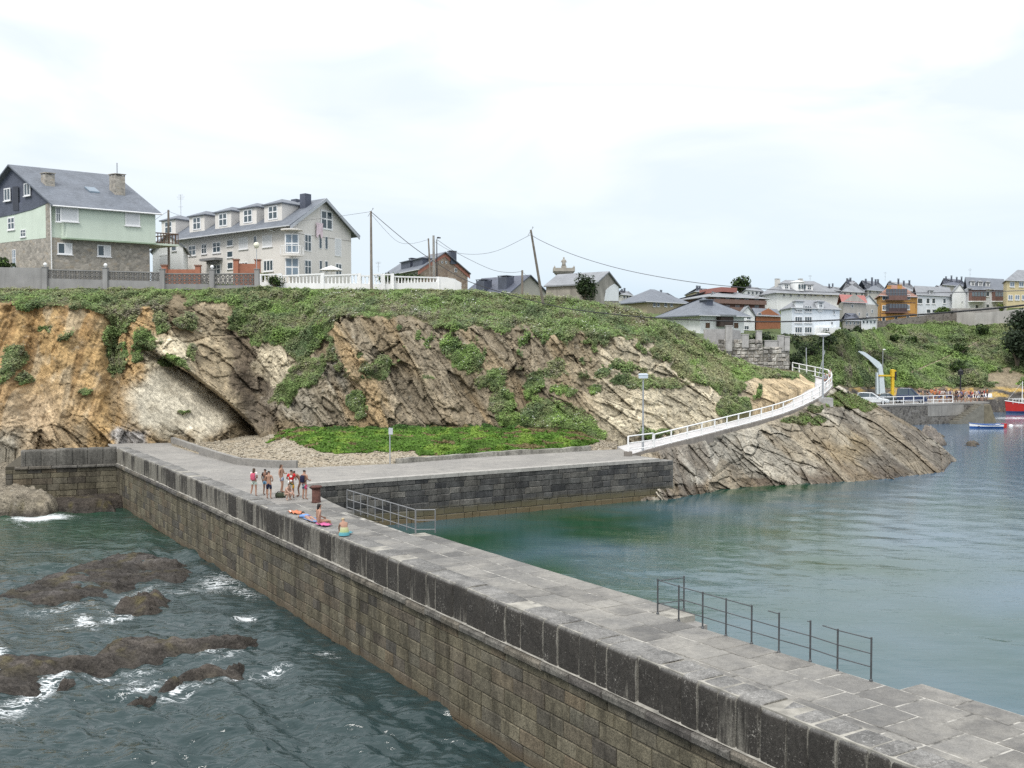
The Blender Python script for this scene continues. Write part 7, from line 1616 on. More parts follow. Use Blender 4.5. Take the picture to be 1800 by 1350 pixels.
b = MB(); b.extrude([Q(1544, 659, -.1), Q(1567, 659, -.1), Q(1567, 661.5, -.1), Q(1544, 661.5, -.1)], (0, .4, 0)); b.build('arm', YEL, t_)
b = MB(); b.extrude([Q(1566.5, 694, -.2), Q(1571, 694, -.2), Q(1571.5, 662, -.2), Q(1567, 662, -.2)], (0, .5, 0)); b.build('post', YEL, t_)
b = MB(); b.extrude([Q(1566, 662, -.3), Q(1574, 662, -.3), Q(1574, 651, -.3), Q(1570, 649, -.3), Q(1566, 650, -.3)], (0, .7, 0)); b.build('winch_housing', YEL, t_)
b = MB(); b.extrude([Q(1571.5, 668, -.32), Q(1575, 668, -.32), Q(1575, 653, -.32), Q(1571.5, 653, -.32)], (0, .5, 0)); b.build('winch_motor', BLACK, t_)

def hull(b, tr, L, W, H, draft, mi=0, mi2=1, bow_up=.5, stern=.75, zc=.25):
    n = 12; rr = []
    for i in range(n + 1):
        f = i / n; w = W / 2 * (stern + (1 - stern) * min(1, f * 3)) * (1 - max(0, (f - .45) / .55) ** 2.2) + .02; sh = H + bow_up * max(0, f - .4) ** 2 * 2.6 + .12 * (f < .15)
        x = -L / 2 + L * f; rk = .35 * max(0, f - .8) * L * .4
        rr.append([tr(x + rk, -w, sh), tr(x + rk * .5, -w * .93, zc), tr(x, -w * .55, -draft), tr(x, w * .55, -draft), tr(x + rk * .5, w * .93, zc), tr(x + rk, w, sh)])
    for i in range(n):
        a, c = rr[i], rr[i + 1]
        for k, m in ((0, mi), (1, mi2), (2, mi2), (3, mi2), (4, mi)): b.add([a[k], a[k + 1], c[k + 1], c[k]], [(0, 1, 2, 3)], m)
    b.add(rr[0], [tuple(range(6))], mi); return rr
RED = paint((.42, .025, .02), .4, .08); BLU = paint((.03, .10, .32), .4, .08); NAVY = paint((.03, .06, .16), .5, .1)
# fishing boat
p = P(1832, 726, 0); yaw = R(188); M4 = Matrix.Rotation(yaw, 4, 'Z'); tr = lambda x, y, z: Vector((p.x, p.y, 0)) + (M4 @ Vector((x, y, z)))
fb = thing('fishing_boat', 'red wooden fishing boat with a white wheelhouse and masts, cut by the right edge', 'boat', p)
b = MB(); rr = hull(b, tr, 13.5, 3.8, 1.35, .5, 0, 1, .9, .75, .42); b.build('hull', [RED, NAVY], fb)
b = MB(); b.add([q_ for r_ in rr for q_ in (r_[0] - Vector((0, 0, .3)), r_[5] - Vector((0, 0, .3)))], [(2 * i, 2 * i + 1, 2 * i + 3, 2 * i + 2) for i in range(12)]); b.build('deck', paint((.36, .34, .30), .8, .1), fb)
b = MB(); [b.tube([r_[k] + Vector((0, 0, .04)) for r_ in rr], .08, 5) for k in (0, 5)]; b.build('gunwale', WHITE, fb)
b = MB(); b.hexa([tr(x, y, z) for z, s in ((1.0, 1), (3.3, .94)) for x, y in ((-3.6, -1.1 * s), (-.8, -1.1 * s), (-.8, 1.1 * s), (-3.6, 1.1 * s))]); wh = b.build('wheelhouse', WHITE, fb)
b = MB()
for x in (-3.2, -2.2, -1.4): b.obox(tr(x, 1.13, 2.2), (M4 @ Vector((.6, 0, 0))), (M4 @ Vector((0, .03, 0))), (0, 0, .6)); b.obox(tr(x, -1.13, 2.2), (M4 @ Vector((.6, 0, 0))), (M4 @ Vector((0, -.03, 0))), (0, 0, .6))
b.build('window', PANE, wh)
b = MB(); b.tube([tr(3.9, 0, 1.0), tr(3.85, 0, 5.6)], [.09, .05], 6); b.build('mast', WHITE, fb)
b = MB(); b.tube([tr(3.5, 0, 1.0), tr(2.2, 0, 8.4)], [.10, .04], 6); b.build('boom', paint((.45, .43, .40), .6, .1), fb)
b = MB()
for y in (-1, 1):
    for x in np.linspace(2.5, 6.0, 5): b.tube([tr(x, y * 1.55 * (1 - max(0, x - 3) * .2), 1.7), tr(x, y * 1.55 * (1 - max(0, x - 3) * .2), 2.5)], .03, 5)
    b.tube([tr(x, y * 1.55 * (1 - max(0, x - 3) * .2), 2.5) for x in np.linspace(2.5, 6.0, 5)], .035, 5)
b.build('bow_rail', WHITE, fb)
b = MB()
for x1, z1 in ((6.6, 2.4), (.2, 3.3)): b.tube([tr(3.85, 0, 5.5), tr(x1, 0, z1)], .02, 4)
b.build('stay', GREY_METAL, fb)
b = MB(); b.hexa([tr(x, y, z) for z in (1.3, 2.0) for x, y in ((1.2, -.8), (2.2, -.8), (2.2, .8), (1.2, .8))]); b.build('fish_box', paint((.10, .35, .22), .6, .1), fb)
# blue rowing boat
p2 = P(1733, 752.5, 0); M5 = Matrix.Rotation(R(178), 4, 'Z'); tr2 = lambda x, y, z: Vector((p2.x, p2.y, 0)) + (M5 @ Vector((x, y, z)))
rb = thing('rowing_boat', 'small blue and white rowing boat with a red end, afloat below the quay', 'boat', p2); b = MB(); rr = hull(b, tr2, 4.5, 1.6, .5, .2, 0, 1, .25, .8, .28); b.build('hull', [WHITE, BLU], rb)
b = MB(); [b.tube([r_[k] for r_ in rr], .05, 5) for k in (0, 5)]; b.build('gunwale', BLU, rb)
b = MB(); [b.obox(tr2(x, -.62, .3), M5 @ Vector((.25, 0, 0)), M5 @ Vector((0, 1.24, 0)), (0, 0, .05)) for x in (-1.2, .1, 1.1)]; b.build('thwart', WOODPOLE, rb)
b = MB(); b.obox(tr2(-2.75, -.45, .05), M5 @ Vector((.5, 0, 0)), M5 @ Vector((0, .9, 0)), (0, 0, .62)); b.build('stern_board', RED, rb)
for u, v, d_, lb in ((1712, 706.5, 167, 'white dinghy upside down on the quay behind the crowd, left one'), (1731, 706, 168, 'white dinghy upside down on the quay behind the crowd, right one')):
    q = P(u, V0 + F * (CAM_H - QZ) / d_, QZ); b = MB(); M6 = Matrix.Rotation(R(10), 4, 'Z'); b2 = []; 
    rr = hull(MB(), lambda x, y, z: Vector((0, 0, 0)), 1, 1, 1, 1); trd = lambda x, y, z: q + (M6 @ Vector((x, y, .72 - z)))
    hull(b, trd, 2.6, 1.2, .45, .12, 0, 0, .1, .8, .3); tag(b.build('dinghy', WHITE), lb, 'boat', 'dinghies on the quay')
q = P(1777, 748.5, 0); b = MB(); b.lathe(q - Vector((0, 0, .2)), [(.2, 0), (.34, .15), (.3, .3), (.15, .4), (.03, .43)], 10); tag(b.build('mooring_buoy', WHITE), 'small white buoy floating right of the blue rowing boat', 'buoy')
# ================================================================== PEOPLE
def skin_mesh(nodes, edges, radii, level=1, root=0):
    """a smooth body grown over a skeleton of joints"""
    m = bpy.data.meshes.new('skeleton'); m.from_pydata(nodes, edges, []); o = bpy.data.objects.new('skeleton', m); COL.objects.link(o)
    o.modifiers.new('skin', 'SKIN'); o.modifiers['skin'].use_smooth_shade = True
    for i, r_ in enumerate(radii):
        sv = m.skin_vertices[0].data[i]; sv.radius = r_ if hasattr(r_, '__len__') else (r_, r_); sv.use_root = i == root
    if level: s = o.modifiers.new('sub', 'SUBSURF'); s.levels = level
    dg = bpy.context.evaluated_depsgraph_get(); me = bpy.data.meshes.new_from_object(o.evaluated_get(dg)); bpy.data.objects.remove(o); bpy.data.meshes.remove(m); return me
SIDE = (('L', -1), ('R', 1))
def pose_stand(**k):
    J = dict(pelvis=(0, 0, .93), spine=(0, .0, 1.10), chest=(0, .015, 1.29), neck=(0, .015, 1.46), head=(0, -.005, 1.565), crown=(0, .0, 1.655))
    for n, s in SIDE:
        J.update({f'sh{n}': (s * .17, .02, 1.39), f'el{n}': (s * .225, .04, 1.13), f'wr{n}': (s * .235, -.05, .90), f'ha{n}': (s * .23, -.075, .82), f'hip{n}': (s * .085, .0, .88), f'kn{n}': (s * .10, -.025, .49), f'an{n}': (s * .11, .03, .085), f'to{n}': (s * .125, -.13, .03)})
    J.update(k); return J
ORDER = ['pelvis', 'spine', 'chest', 'neck', 'head', 'crown'] + [a + n for n, _ in SIDE for a in ('sh', 'el', 'wr', 'ha', 'hip', 'kn', 'an', 'to')]
RAD = dict(pelvis=(.135, .105), spine=(.118, .092), chest=(.145, .105), neck=.052, head=(.082, .094), crown=(.06, .065), sh=.058, el=.042, wr=.029, ha=(.038, .022), hip=.088, kn=.057, an=.038, to=(.042, .025))
EDG = [('pelvis', 'spine'), ('spine', 'chest'), ('chest', 'neck'), ('neck', 'head'), ('head', 'crown')] + [e for n, _ in SIDE for e in (('chest', 'sh' + n), ('sh' + n, 'el' + n), ('el' + n, 'wr' + n), ('wr' + n, 'ha' + n), ('pelvis', 'hip' + n), ('hip' + n, 'kn' + n), ('kn' + n, 'an' + n), ('an' + n, 'to' + n))]
def rad(j): return RAD.get(j, RAD.get(j[:-1]))
def scl(r_, k): return tuple(x * k for x in r_) if hasattr(r_, '__len__') else r_ * k
def lerp3(a, b, t): return tuple(x + (y - x) * t for x, y in zip(a, b))
def fingers(J, n, s):
    """palm side chain of four fingers and a thumb, lightly curled"""
    b = MB(); wr, ha = Vector(J['wr' + n]), Vector(J['ha' + n]); d = (ha - wr).normalized(); side = d.cross(Vector((s, 0, .2))).normalized(); nrm = side.cross(d).normalized()
    for k, L in enumerate((.062, .075, .07, .055)):
        a = ha + side * (k - 1.5) * .017 + d * .012; b.tube([a - d * .03, a + d * L * .5, a + d * L * .85 - nrm * .02 * s], [.0095, .0085, .006], 5)
    a = wr.lerp(ha, .55) + side * -.026; b.tube([a + side * .012, a - side * .018 + d * .028, a - side * .022 + d * .052], [.011, .009, .007], 5)
    return b
_BODY = {}
def body_parts(key, J, wear):
    """meshes for a pose: body, clothes, hair"""
    if key in _BODY: return _BODY[key]
    idx = {j: i for i, j in enumerate(ORDER)}; out = {}
    me = skin_mesh([J[j] for j in ORDER], [(idx[a], idx[b]) for a, b in EDG], [rad(j) for j in ORDER])
    bm = bmesh.new(); bm.from_mesh(me)
    for n, s in SIDE:
        f = fingers(J, n, s); vs = [bm.verts.new(v) for v in f.v]
        for q in f.f: bm.faces.new([vs[i] for i in q])
    hd = Vector(J['head']); fw = Vector(J.get('face', (0, -1, 0))); nb = MB(); nb.tube([hd + fw * .088 + Vector((0, 0, .03)), hd + fw * .108 - Vector((0, 0, .004)), hd + fw * .09 - Vector((0, 0, .016))], [.009, .014, .008], 5)
    rt = fw.cross(Vector((0, 0, 1)))
    for s in (-1, 1): nb.tube([hd + rt * s * .078 + Vector((0, 0, .025)), hd + rt * s * .094, hd + rt * s * .08 - Vector((0, 0, .03))], [.008, .016, .008], 5)
    vs = [bm.verts.new(v) for v in nb.v]
    for q in nb.f: bm.faces.new([vs[i] for i in q])
    bm.to_mesh(me); bm.free(); me.polygons.foreach_set('use_smooth', np.ones(len(me.polygons), bool)); out['body'] = me
    L = lambda a, b, t: lerp3(J[a], J[b], t)
    if 'shorts' in wear or 'long_shorts' in wear:
        t = .85 if 'long_shorts' in wear else .55
        nd_ = [J['pelvis'], L('pelvis', 'spine', .45), J['hipL'], L('hipL', 'knL', t), J['hipR'], L('hipR', 'knR', t)]
        out['shorts'] = skin_mesh(nd_, [(0, 1), (0, 2), (2, 3), (0, 4), (4, 5)], [scl(rad('pelvis'), 1.1), scl(rad('spine'), 1.1), .102, .088, .102, .088])
    if 'shirt' in wear:
        nd_ = [J['pelvis'], J['spine'], J['chest'], L('chest', 'neck', .55), J['shL'], L('shL', 'elL', .6), J['shR'], L('shR', 'elR', .6)]
        out['shirt'] = skin_mesh(nd_, [(0, 1), (1, 2), (2, 3), (2, 4), (4, 5), (2, 6), (6, 7)], [scl(rad('pelvis'), 1.06), scl(rad('spine'), 1.12), scl(rad('chest'), 1.1), .075, .072, .062, .072, .062])
    if 'bikini' in wear:
        c = Vector(J['chest']); nd_ = [L('spine', 'chest', .75), L('chest', 'neck', .12)]
        out['top'] = skin_mesh(nd_, [(0, 1)], [scl(rad('chest'), 1.04), scl(rad('chest'), 1.06)])
    if 'trunks' in wear:
        nd_ = [J['pelvis'], L('pelvis', 'spine', .3), L('hipL', 'knL', .12), L('hipR', 'knR', .12)]
        out['trunks'] = skin_mesh(nd_, [(0, 1), (0, 2), (0, 3)], [scl(rad('pelvis'), 1.07), scl(rad('pelvis'), 1.0), .096, .096])
    fwv = Vector(J.get('face', (0, -1, 0))); h0 = Vector(J['head']) - fwv * .022 + Vector((0, 0, .035)); h1 = Vector(J['crown']) - fwv * .012 + Vector((0, 0, .012)); nd_ = [h0 - fwv * .03 - Vector((0, 0, .05)), h0, h1]; rr = [(.06, .06), (.09, .095), (.078, .082)]
    if 'long_hair' in wear: nd_ = [h0 - fwv * .07 - Vector((0, 0, .26)), h0 - fwv * .055 - Vector((0, 0, .1)), h0, h1]; rr = [(.05, .03), (.085, .05), (.092, .095), (.078, .082)]
    out['hair'] = skin_mesh(nd_, [(i, i + 1) for i in range(len(nd_) - 1)], rr)
    for k, m_ in out.items(): m_.polygons.foreach_set('use_smooth', np.ones(len(m_.polygons), bool))
    _BODY[key] = out; return out
def skin_tone(c): return paint(c, .55, .06, 6)
TAN, BROWN_S, PINKS = skin_tone((.34, .195, .135)), skin_tone((.22, .12, .082)), skin_tone((.42, .27, .205))
HB, HD, HBL = paint((.018, .014, .012), .5, .2), paint((.06, .035, .02), .6, .2), paint((.46, .36, .22), .6, .2)
def pattern(c1, c2, c3, sc=9):
    m, nt = newmat('printed_cloth'); v = pos(nt); n = nd(nt, 'ShaderNodeTexVoronoi', {'Vector': v, 'Scale': sc}); f = nd(nt, 'ShaderNodeSeparateColor', {0: n.outputs['Color']}).outputs[0]
    finish(nt, ramp(nt, f, [(0, c1), (.38, c1), (.40, c2), (.7, c2), (.72, c3)], 'CONSTANT').outputs[0], .85, spec=.15); return m
def cloth(c): return paint(c, .85, .1, 5, spec=.15)
PEOPLE = 'people gathered on the pier'
def person(label, at, yaw, height, key, J, wear, mats, group, skin=TAN, hair=HB):
    root = thing('person', label, 'person', at, group, yaw); parts = body_parts(key, J, wear); k = height / 1.68
    for nm, me in parts.items():
        if nm == 'body' and not len(me.materials): me.materials.append(skin)
        o = bpy.data.objects.new(nm, me); COL.objects.link(o); o.parent = root; o.scale = (k, k, k); WL[o.name] = Vector(at)
        m_ = skin if nm == 'body' else hair if nm == 'hair' else mats.get(nm, mats.get('any'))
        if len(me.materials) == 0: me.materials.append(m_)
        if me.materials[0] is not m_: o.material_slots[0].link = 'OBJECT'; o.material_slots[0].material = m_
    return root
def local_part(root, name, mat, build, k=1.0, smooth=False, bevel=0.0):
    b = MB(); build(b); me = b.mesh(name, mat, (0, 0, 0), smooth, bevel); o = bpy.data.objects.new(name, me); COL.objects.link(o); o.parent = root; o.scale = (k, k, k); return o
def rounded(b, c, sx, sy, sz):
    rr = []
    for z, s in ((-1, .72), (-.8, .95), (0, 1.0), (.75, .92), (1, .62)):
        rr.append([(c[0] + sx * s * math.copysign(abs(math.cos(a)) ** .6, math.cos(a)), c[1] + sy * s * math.copysign(abs(math.sin(a)) ** .6, math.sin(a)), c[2] + sz * z) for a in [i * .5236 for i in range(12)]])
    b.loft(rr)
def backpack(root, mat, k, strap=None):
    local_part(root, 'backpack', mat, lambda b: rounded(b, (0, .20, 1.22), .145, .085, .21), k, True)
    def st(b):
        for s in (-1, 1): b.tube([(s * .10, .14, 1.40), (s * .115, .0, 1.475), (s * .12, -.105, 1.36), (s * .14, -.06, 1.16), (s * .13, .13, 1.06)], .018, 5)
    local_part(root, 'strap', strap or mat, st, k)
def at_deck(u, v): return P(u, v, DZ + .004)
S0 = pose_stand()
# girl with the pink backpack, seen from behind
J = pose_stand(knR=(.13, .0, .49), anR=(.19, .10, .085), toR=(.22, -.05, .03), elL=(-.20, .02, 1.14), wrL=(-.12, -.16, 1.06), haL=(-.08, -.2, 1.07), elR=(.20, .02, 1.14), wrR=(.12, -.16, 1.06), haR=(.08, -.2, 1.07))
o = person('girl in a white top with a pink backpack, leftmost of the group', at_deck(447, 872.5), R(170), 1.62, 'girl', J, ('shorts', 'shirt', 'long_hair'), {'shorts': cloth((.52, .62, .55)), 'shirt': cloth((.66, .62, .62))}, PEOPLE, TAN, HD); backpack(o, cloth((.50, .10, .16)), 1.62 / 1.75)
J = pose_stand(elL=(-.26, .05, 1.15), wrL=(-.16, -.08, .98), haL=(-.12, -.12, .96))
person('child in a black top partly hidden behind the bare backed boy', P(466.5, 870.5, DZ), R(160), 1.52, 'black', J, ('shorts', 'shirt'), {'shorts': cloth((.12, .25, .38)), 'shirt': cloth((.015, .015, .018))}, PEOPLE, BROWN_S, HB)
J = pose_stand(elL=(-.25, .02, 1.14), wrL=(-.15, -.16, 1.02), haL=(-.08, -.19, 1.04), elR=(.25, .02, 1.14), wrR=(.15, -.16, 1.04), haR=(.08, -.19, 1.07))
person('bare backed boy in long navy swim shorts, second from the left', at_deck(473, 877), R(172), 1.58, 'navy', J, ('long_shorts',), {'shorts': cloth((.015, .02, .045))}, PEOPLE, TAN, HB)
J = pose_stand(elR=(.22, -.06, 1.12), wrR=(.10, -.24, 1.12), haR=(.04, -.30, 1.15), face=(.2, -.98, 0), knL=(-.11, -.10, .50), anL=(-.12, .0, .085), toL=(-.13, -.16, .03))
person('woman in a pale patterned top and blue shorts facing the others', at_deck(495, 866), R(75), 1.66, 'woman', J, ('shorts', 'bikini', 'long_hair'), {'shorts': pattern((.10, .17, .32), (.42, .48, .58), (.06, .10, .22)), 'top': pattern((.5, .42, .45), (.6, .55, .55), (.35, .25, .3))}, PEOPLE, TAN, HD)
J = pose_stand(elL=(-.27, .03, 1.16), wrL=(-.22, -.18, 1.05), haL=(-.2, -.24, 1.04), elR=(.27, .03, 1.16), wrR=(.24, -.18, 1.08), haR=(.22, -.25, 1.1))
o = person('boy in a red and white vest and flowered shorts with his back to the camera', at_deck(512.5, 876), R(178), 1.62, 'red', J, ('long_shorts', 'shirt'), {'shorts': pattern((.03, .06, .03), (.55, .30, .04), (.45, .42, .35)), 'shirt': cloth((.50, .02, .025))}, PEOPLE, BROWN_S, HB)
local_part(o, 'white_patch', cloth((.70, .68, .66)), lambda b: [rounded(b, (0, .118, z), .075, .012, .055) for z in (1.34, 1.08)], 1.62 / 1.75, True)
J = pose_stand(pelvis=(0, .12, .93), spine=(0, .05, 1.09), chest=(0, -.10, 1.22), neck=(0, -.20, 1.33), head=(0, -.27, 1.41), crown=(0, -.32, 1.48), shL=(-.17, -.12, 1.30), shR=(.17, -.12, 1.30), elL=(-.22, -.28, 1.12), wrL=(-.16, -.44, 1.0), haL=(-.13, -.50, .96), elR=(.22, -.26, 1.10), wrR=(.18, -.42, .98), haR=(.15, -.48, .94), hipL=(-.085, .11, .88), hipR=(.085, .11, .88))
o = person('dark tanned figure stooping over a white cap in the middle of the group', at_deck(525, 873), R(-80), 1.62, 'stoop', J, ('trunks',), {'trunks': cloth((.03, .03, .035))}, PEOPLE, BROWN_S, HB)
local_part(o, 'white_cap', cloth((.75, .75, .74)), lambda b: b.lathe((.15, -.52, .86), [(.12, 0), (.13, .04), (.11, .10), (.05, .15), (.01, .16)], 10), 1.62 / 1.75, True)
J = pose_stand(elL=(-.24, .02, 1.15), wrL=(-.2, -.2, 1.06), haL=(-.18, -.27, 1.06))
o = person('boy with a dark backpack and patterned swim shorts, rightmost of the standing group', at_deck(535.5, 878), R(150), 1.66, 'bag', J, ('long_shorts',), {'shorts': pattern((.05, .10, .14), (.40, .46, .48), (.45, .05, .12))}, PEOPLE, TAN, HB); backpack(o, cloth((.02, .022, .05)), 1.66 / 1.75, cloth((.02, .02, .03)))
J = pose_stand(pelvis=(0, .10, .36), spine=(0, .05, .52), chest=(0, -.06, .68), neck=(0, -.13, .82), head=(0, -.19, .91), crown=(0, -.2, .99), shL=(-.17, -.08, .77), shR=(.17, -.08, .77), elL=(-.2, -.24, .58), wrL=(-.13, -.42, .46), haL=(-.1, -.49, .42), elR=(.2, -.24, .56), wrR=(.14, -.42, .4), haR=(.12, -.49, .35), hipL=(-.09, .06, .36), hipR=(.09, .06, .36), knL=(-.15, -.30, .46), knR=(.16, -.30, .46), anL=(-.14, -.08, .085), anR=(.15, -.08, .085), toL=(-.15, -.24, .03), toR=(.16, -.24, .03))
person('bare chested child crouching low in front of the boy in red', at_deck(504.5, 879), R(60), 1.5, 'crouch', J, ('trunks',), {'trunks': cloth((.30, .28, .22))}, PEOPLE, PINKS, HD)
# things at their feet
bt = thing('beach_bag', 'dark olive bag lying on the deck by the crouching child', 'bag', at_deck(493, 874.5)); q = at_deck(493, 874.5); b = MB(); rounded(b, (q.x, q.y, q.z + .14), .30, .17, .14); b.build('body', cloth((.05, .06, .04)), bt, True); b = MB(); b.tube([q + Vector((-.2, -.1, .24)), q + Vector((-.1, -.12, .36)), q + Vector((.1, -.12, .36)), q + Vector((.2, -.1, .24))], .02, 5); b.build('handle', BLACK, bt)
def towel(label, t0, w0, L, Wd, ang, mat, z=4.13, lump=.05):
    b = MB(); n = 9; rows_ = []
    for i in range(n):
        r_ = []
        for j in range(5):
            x, y = (i / (n - 1) - .5) * L, (j / 4 - .5) * Wd; c, s = math.cos(ang), math.sin(ang); r_.append(pt(t0 + x * c - y * s, w0 + x * s + y * c, z + lump * (.5 + .5 * math.sin(i * 1.9 + j * 1.3)) + .01))
        rows_.append(r_)
    b.loft(rows_, caps=False, closed=False); o = b.build('beach_towel', mat, smooth=True); m_ = o.modifiers.new('thick', 'SOLIDIFY'); m_.thickness = .02; tag(o, label, 'towel', 'towels on the parapet'); return o
# on the parapet: seated woman, sunbather, child
def on_parapet(u, v, z=4.12): p = P(u, v, z); t, w = tw(p); return pt(t, min(max(w, .25), .62), z), t
SIT = dict(pelvis=(0, .0, .12), spine=(0, .03, .30), chest=(0, .02, .49), neck=(0, .0, .66), head=(0, -.03, .765), crown=(0, -.03, .855), shL=(-.17, .02, .59), shR=(.17, .02, .59), elL=(-.22, .12, .36), wrL=(-.24, .17, .13), haL=(-.24, .12, .06), elR=(.22, -.05, .36), wrR=(.17, -.24, .25), haR=(.14, -.31, .22), hipL=(-.09, -.02, .10), hipR=(.09, -.02, .10), knL=(-.11, -.44, .12), knR=(.11, -.44, .12), anL=(-.11, -.50, -.30), anR=(.12, -.52, -.30), toL=(-.12, -.64, -.36), toR=(.13, -.66, -.36))
c, t = on_parapet(561, 921)
o = person('dark haired woman with a bare back sitting on the parapet in a pink towel', c, R(125), 1.66, 'sit', pose_stand(**SIT), ('trunks', 'long_hair'), {'trunks': cloth((.55, .06, .20))}, 'people sitting on the parapet', TAN, HB)
towel('bright pink towel spread on the parapet beside the seated woman', t + .40, .42, .7, .4, .2, cloth((.50, .12, .26)))
c, t = on_parapet(538, 913); LIE = dict(pelvis=(0, .0, .12), spine=(0, .18, .12), chest=(0, .37, .13), neck=(0, .54, .14), head=(0, .65, .18), crown=(0, .74, .19), shL=(-.17, .48, .12), shR=(.17, .48, .12), elL=(-.24, .62, .07), wrL=(-.10, .74, .06), haL=(-.03, .77, .05), elR=(.24, .62, .07), wrR=(.10, .74, .06), haR=(.03, .77, .05), hipL=(-.085, -.05, .11), hipR=(.085, -.05, .11), knL=(-.1, -.46, .07), knR=(.1, -.46, .07), anL=(-.1, -.86, .06), anR=(.1, -.86, .06), toL=(-.1, -.98, .03), toR=(.1, -.98, .03), face=(0, .3, -.95))
person('dark haired sunbather lying along the parapet beside the seated woman', c - Vector((0, 0, .03)) + nx * .1, math.atan2(ex.y, ex.x) + R(90), 1.6, 'lie', pose_stand(**LIE), ('trunks', 'shirt'), {'trunks': cloth((.06, .08, .25)), 'shirt': cloth((.16, .28, .55))}, 'people sitting on the parapet', TAN, HB)
c, t = on_parapet(604, 941); CH = dict(SIT, spine=(0, -.02, .29), chest=(0, -.10, .45), neck=(0, -.17, .59), head=(0, -.24, .67), crown=(0, -.26, .755), shL=(-.16, -.12, .53), shR=(.16, -.12, .53), elL=(-.18, -.26, .34), wrL=(-.14, -.36, .16), haL=(-.12, -.40, .1), elR=(.18, -.26, .34), wrR=(.14, -.36, .16), haR=(.12, -.40, .1))
o = person('fair haired child hunched on the parapet wrapped in a turquoise and yellow towel', c, R(205), 1.42, 'child', pose_stand(**CH), ('trunks',), {'trunks': cloth((.05, .30, .38))}, 'people sitting on the parapet', TAN, HBL)
def wrap(m_name): 
    m, nt = newmat(m_name); z = nd(nt, 'ShaderNodeSeparateXYZ', {0: nd(nt, 'ShaderNodeTexCoord').outputs['Object']}).outputs['Z']; finish(nt, ramp(nt, z, [(0, (.11, .33, .40)), (.12, (.12, .35, .39)), (.2, (.36, .43, .2)), (.36, (.45, .45, .27))]).outputs[0], .9, spec=.1); return m
local_part(o, 'towel_wrap', wrap('striped_towel'), lambda b: b.loft([[(r_ * 1.15 * math.cos(a), .03 + cy + r_ * math.sin(a), z) for a in [i * .628 for i in range(10)]] for r_, cy, z in ((.24, -.06, .0), (.235, -.06, .1), (.19, -.03, .22), (.165, -.03, .34), (.15, -.04, .40))], caps=False), 1.42 / 1.75, True)
towel('turquoise end of a towel trailing on the parapet next to the fair haired child', t - .30, .5, .4, .3, .3, cloth((.13, .34, .40)))
c, t = on_parapet(507, 904); towel('orange and white towel lying folded on the parapet, farthest up the pier', t, .5, .8, .42, .1, pattern((.48, .18, .10), (.50, .20, .12), (.62, .60, .56), 4), lump=.09)
c, t = on_parapet(540, 916); towel('blue towel on the parapet under the sunbather', t, .5, 1.2, .5, .05, cloth((.15, .22, .36)), lump=.02)
# the walkers on the ramp
walk = pose_stand(knL=(-.1, -.16, .50), anL=(-.1, -.10, .085), toL=(-.11, -.26, .04), knR=(.1, .04, .50), anR=(.1, .22, .10), toR=(.1, .08, .03), elL=(-.22, .10, 1.14), wrL=(-.21, .02, .92), haL=(-.2, -.02, .85))
for u, v, d_, yaw, sh, lb in ((1451, 684, 106.0, 30, (.30, .32, .36), 'walker in a grey top at the bend of the ramp, nearer one'), (1459, 676, 108.6, 40, (.62, .60, .58), 'walker in a white top at the bend of the ramp, farther one')):
    q = D(u, v, d_); person(lb, q - Vector((0, 0, .0)), R(yaw), 1.7, 'walk', walk, ('long_shorts', 'shirt'), {'shorts': cloth((.05, .05, .08)), 'shirt': cloth(sh)}, 'walkers on the ramp', TAN, HD)
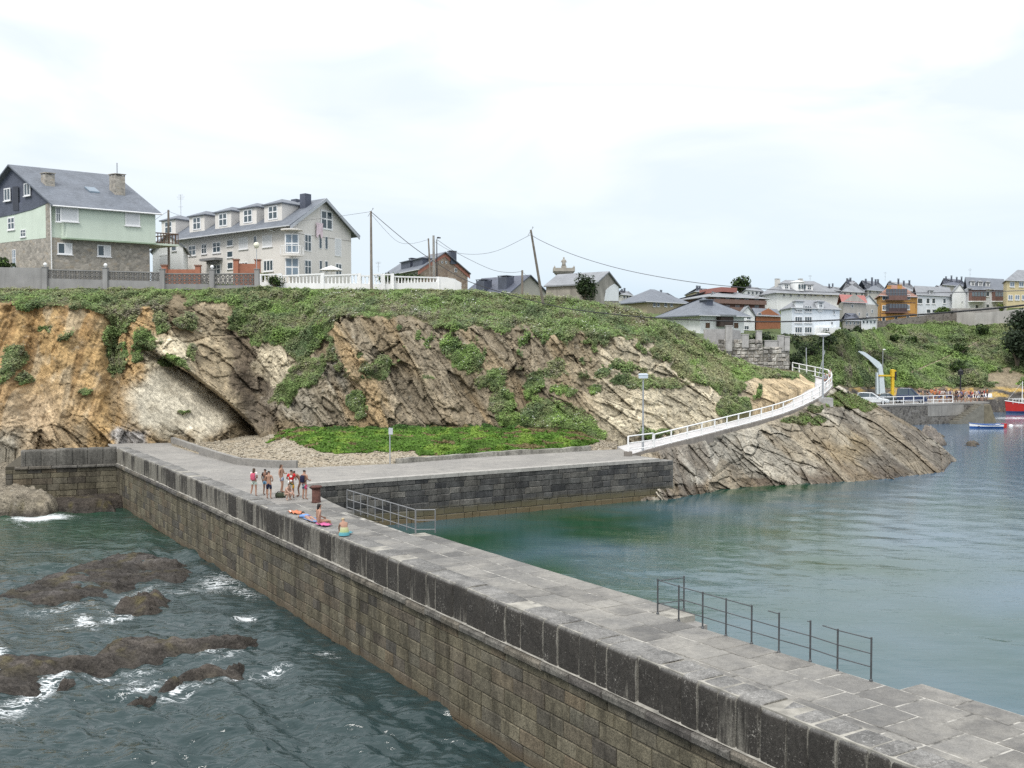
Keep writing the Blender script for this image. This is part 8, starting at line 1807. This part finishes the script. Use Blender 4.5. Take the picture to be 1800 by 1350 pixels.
# the crowd on the far quay
rg = random.Random(4); TOPS = [('white', (.62, .60, .58)), ('orange', (.60, .20, .06)), ('grey', (.30, .30, .31)), ('red', (.50, .05, .04)), ('blue', (.08, .14, .34)), ('black', (.03, .03, .035)), ('beige', (.48, .40, .30)), ('bare', None)]
spots = [(1622, 161, 7), (1630, 164, 5), (1637, 163, 1), (1643, 160, 1), (1648, 162, 6), (1654, 158.5, 0), (1658, 160, 0), (1664, 157.5, 2), (1668, 160, 0), (1674, 157, 6), (1679, 158, 6), (1684, 161, 0), (1690, 158, 4), (1694, 160.5, 1), (1699, 158.5, 7), (1703, 161, 1), (1708, 159.5, 3), (1713, 161.5, 2), (1722, 161, 4), (1730, 162, 3), (1735, 163.5, 1), (1662, 163, 5), (1687, 163.5, 5), (1651, 157, 3), (1671, 158.5, 4), (1681, 157, 5), (1696, 157.5, 2), (1706, 158, 5), (1717, 159, 0), (1726, 159.5, 5), (1615, 163, 5), (1634, 158, 2), (1645, 164, 3)]
where = ['behind the blue car', 'behind the blue car, farther back', 'beside the last car', 'by the white railing', 'at the railing near its right end', 'leaning at the end of the railing', 'just behind the railing end', 'crouched look at the railing end', 'right after the railing', 'standing tall at the quay edge', 'next to the tall one at the edge', 'behind the pair at the edge', 'under the dark lantern, front', 'right of the dark lantern', 'two steps right of the lantern', 'behind the right hand cluster', 'in the right hand cluster, front', 'in the right hand cluster, back', 'before the left dinghy', 'between the dinghies', 'at the right end of the quay', 'far back behind the railing end', 'far back behind the lantern', 'close behind the last railing posts', 'half hidden at the railing end', 'at the quay edge left of the lantern', 'at the top of the quay steps', 'right of the quay steps', 'in front of the left dinghy', 'in front of the right dinghy', 'hidden by the bonnet of the blue car', 'behind the middle of the railing', 'far back between car and crowd']
poses = [('c0', S0), ('c1', walk), ('c2', pose_stand(elR=(.26, -.02, 1.16), wrR=(.14, -.15, 1.0), haR=(.1, -.2, .97)))]
BOT = [('dark shorts', (.04, .04, .07)), ('blue trousers', (.06, .09, .22)), ('pale shorts', (.42, .40, .36)), ('black trousers', (.025, .025, .03))]
for k, (u, d_, c) in enumerate(spots):
    q = P(u, V0 + F * (CAM_H - QZ) / d_, QZ); ky, J = poses[k % 3]; nm, colr = TOPS[c]; wear = ('long_shorts',) if colr is None else ('long_shorts', 'shirt'); bn, bc = BOT[(k * 7) % 4]
    person(f'{"shirtless person" if colr is None else "person in a " + nm + " top"} and {bn} {where[k]}', q, R(rg.uniform(0, 360)), rg.uniform(1.72, 1.98), ky + ('n' if colr is None else 's'), J, wear, {'shirt': cloth(colr or (0, 0, 0)), 'shorts': cloth(bc)}, 'crowd on the far quay', rg.choice((TAN, PINKS, BROWN_S)), rg.choice((HB, HD, HBL)))
# everything that is a thing of its own says so
for o in scene.objects:
    if o.parent is None and o.get('category') and not o.get('kind'): o['kind'] = 'thing'
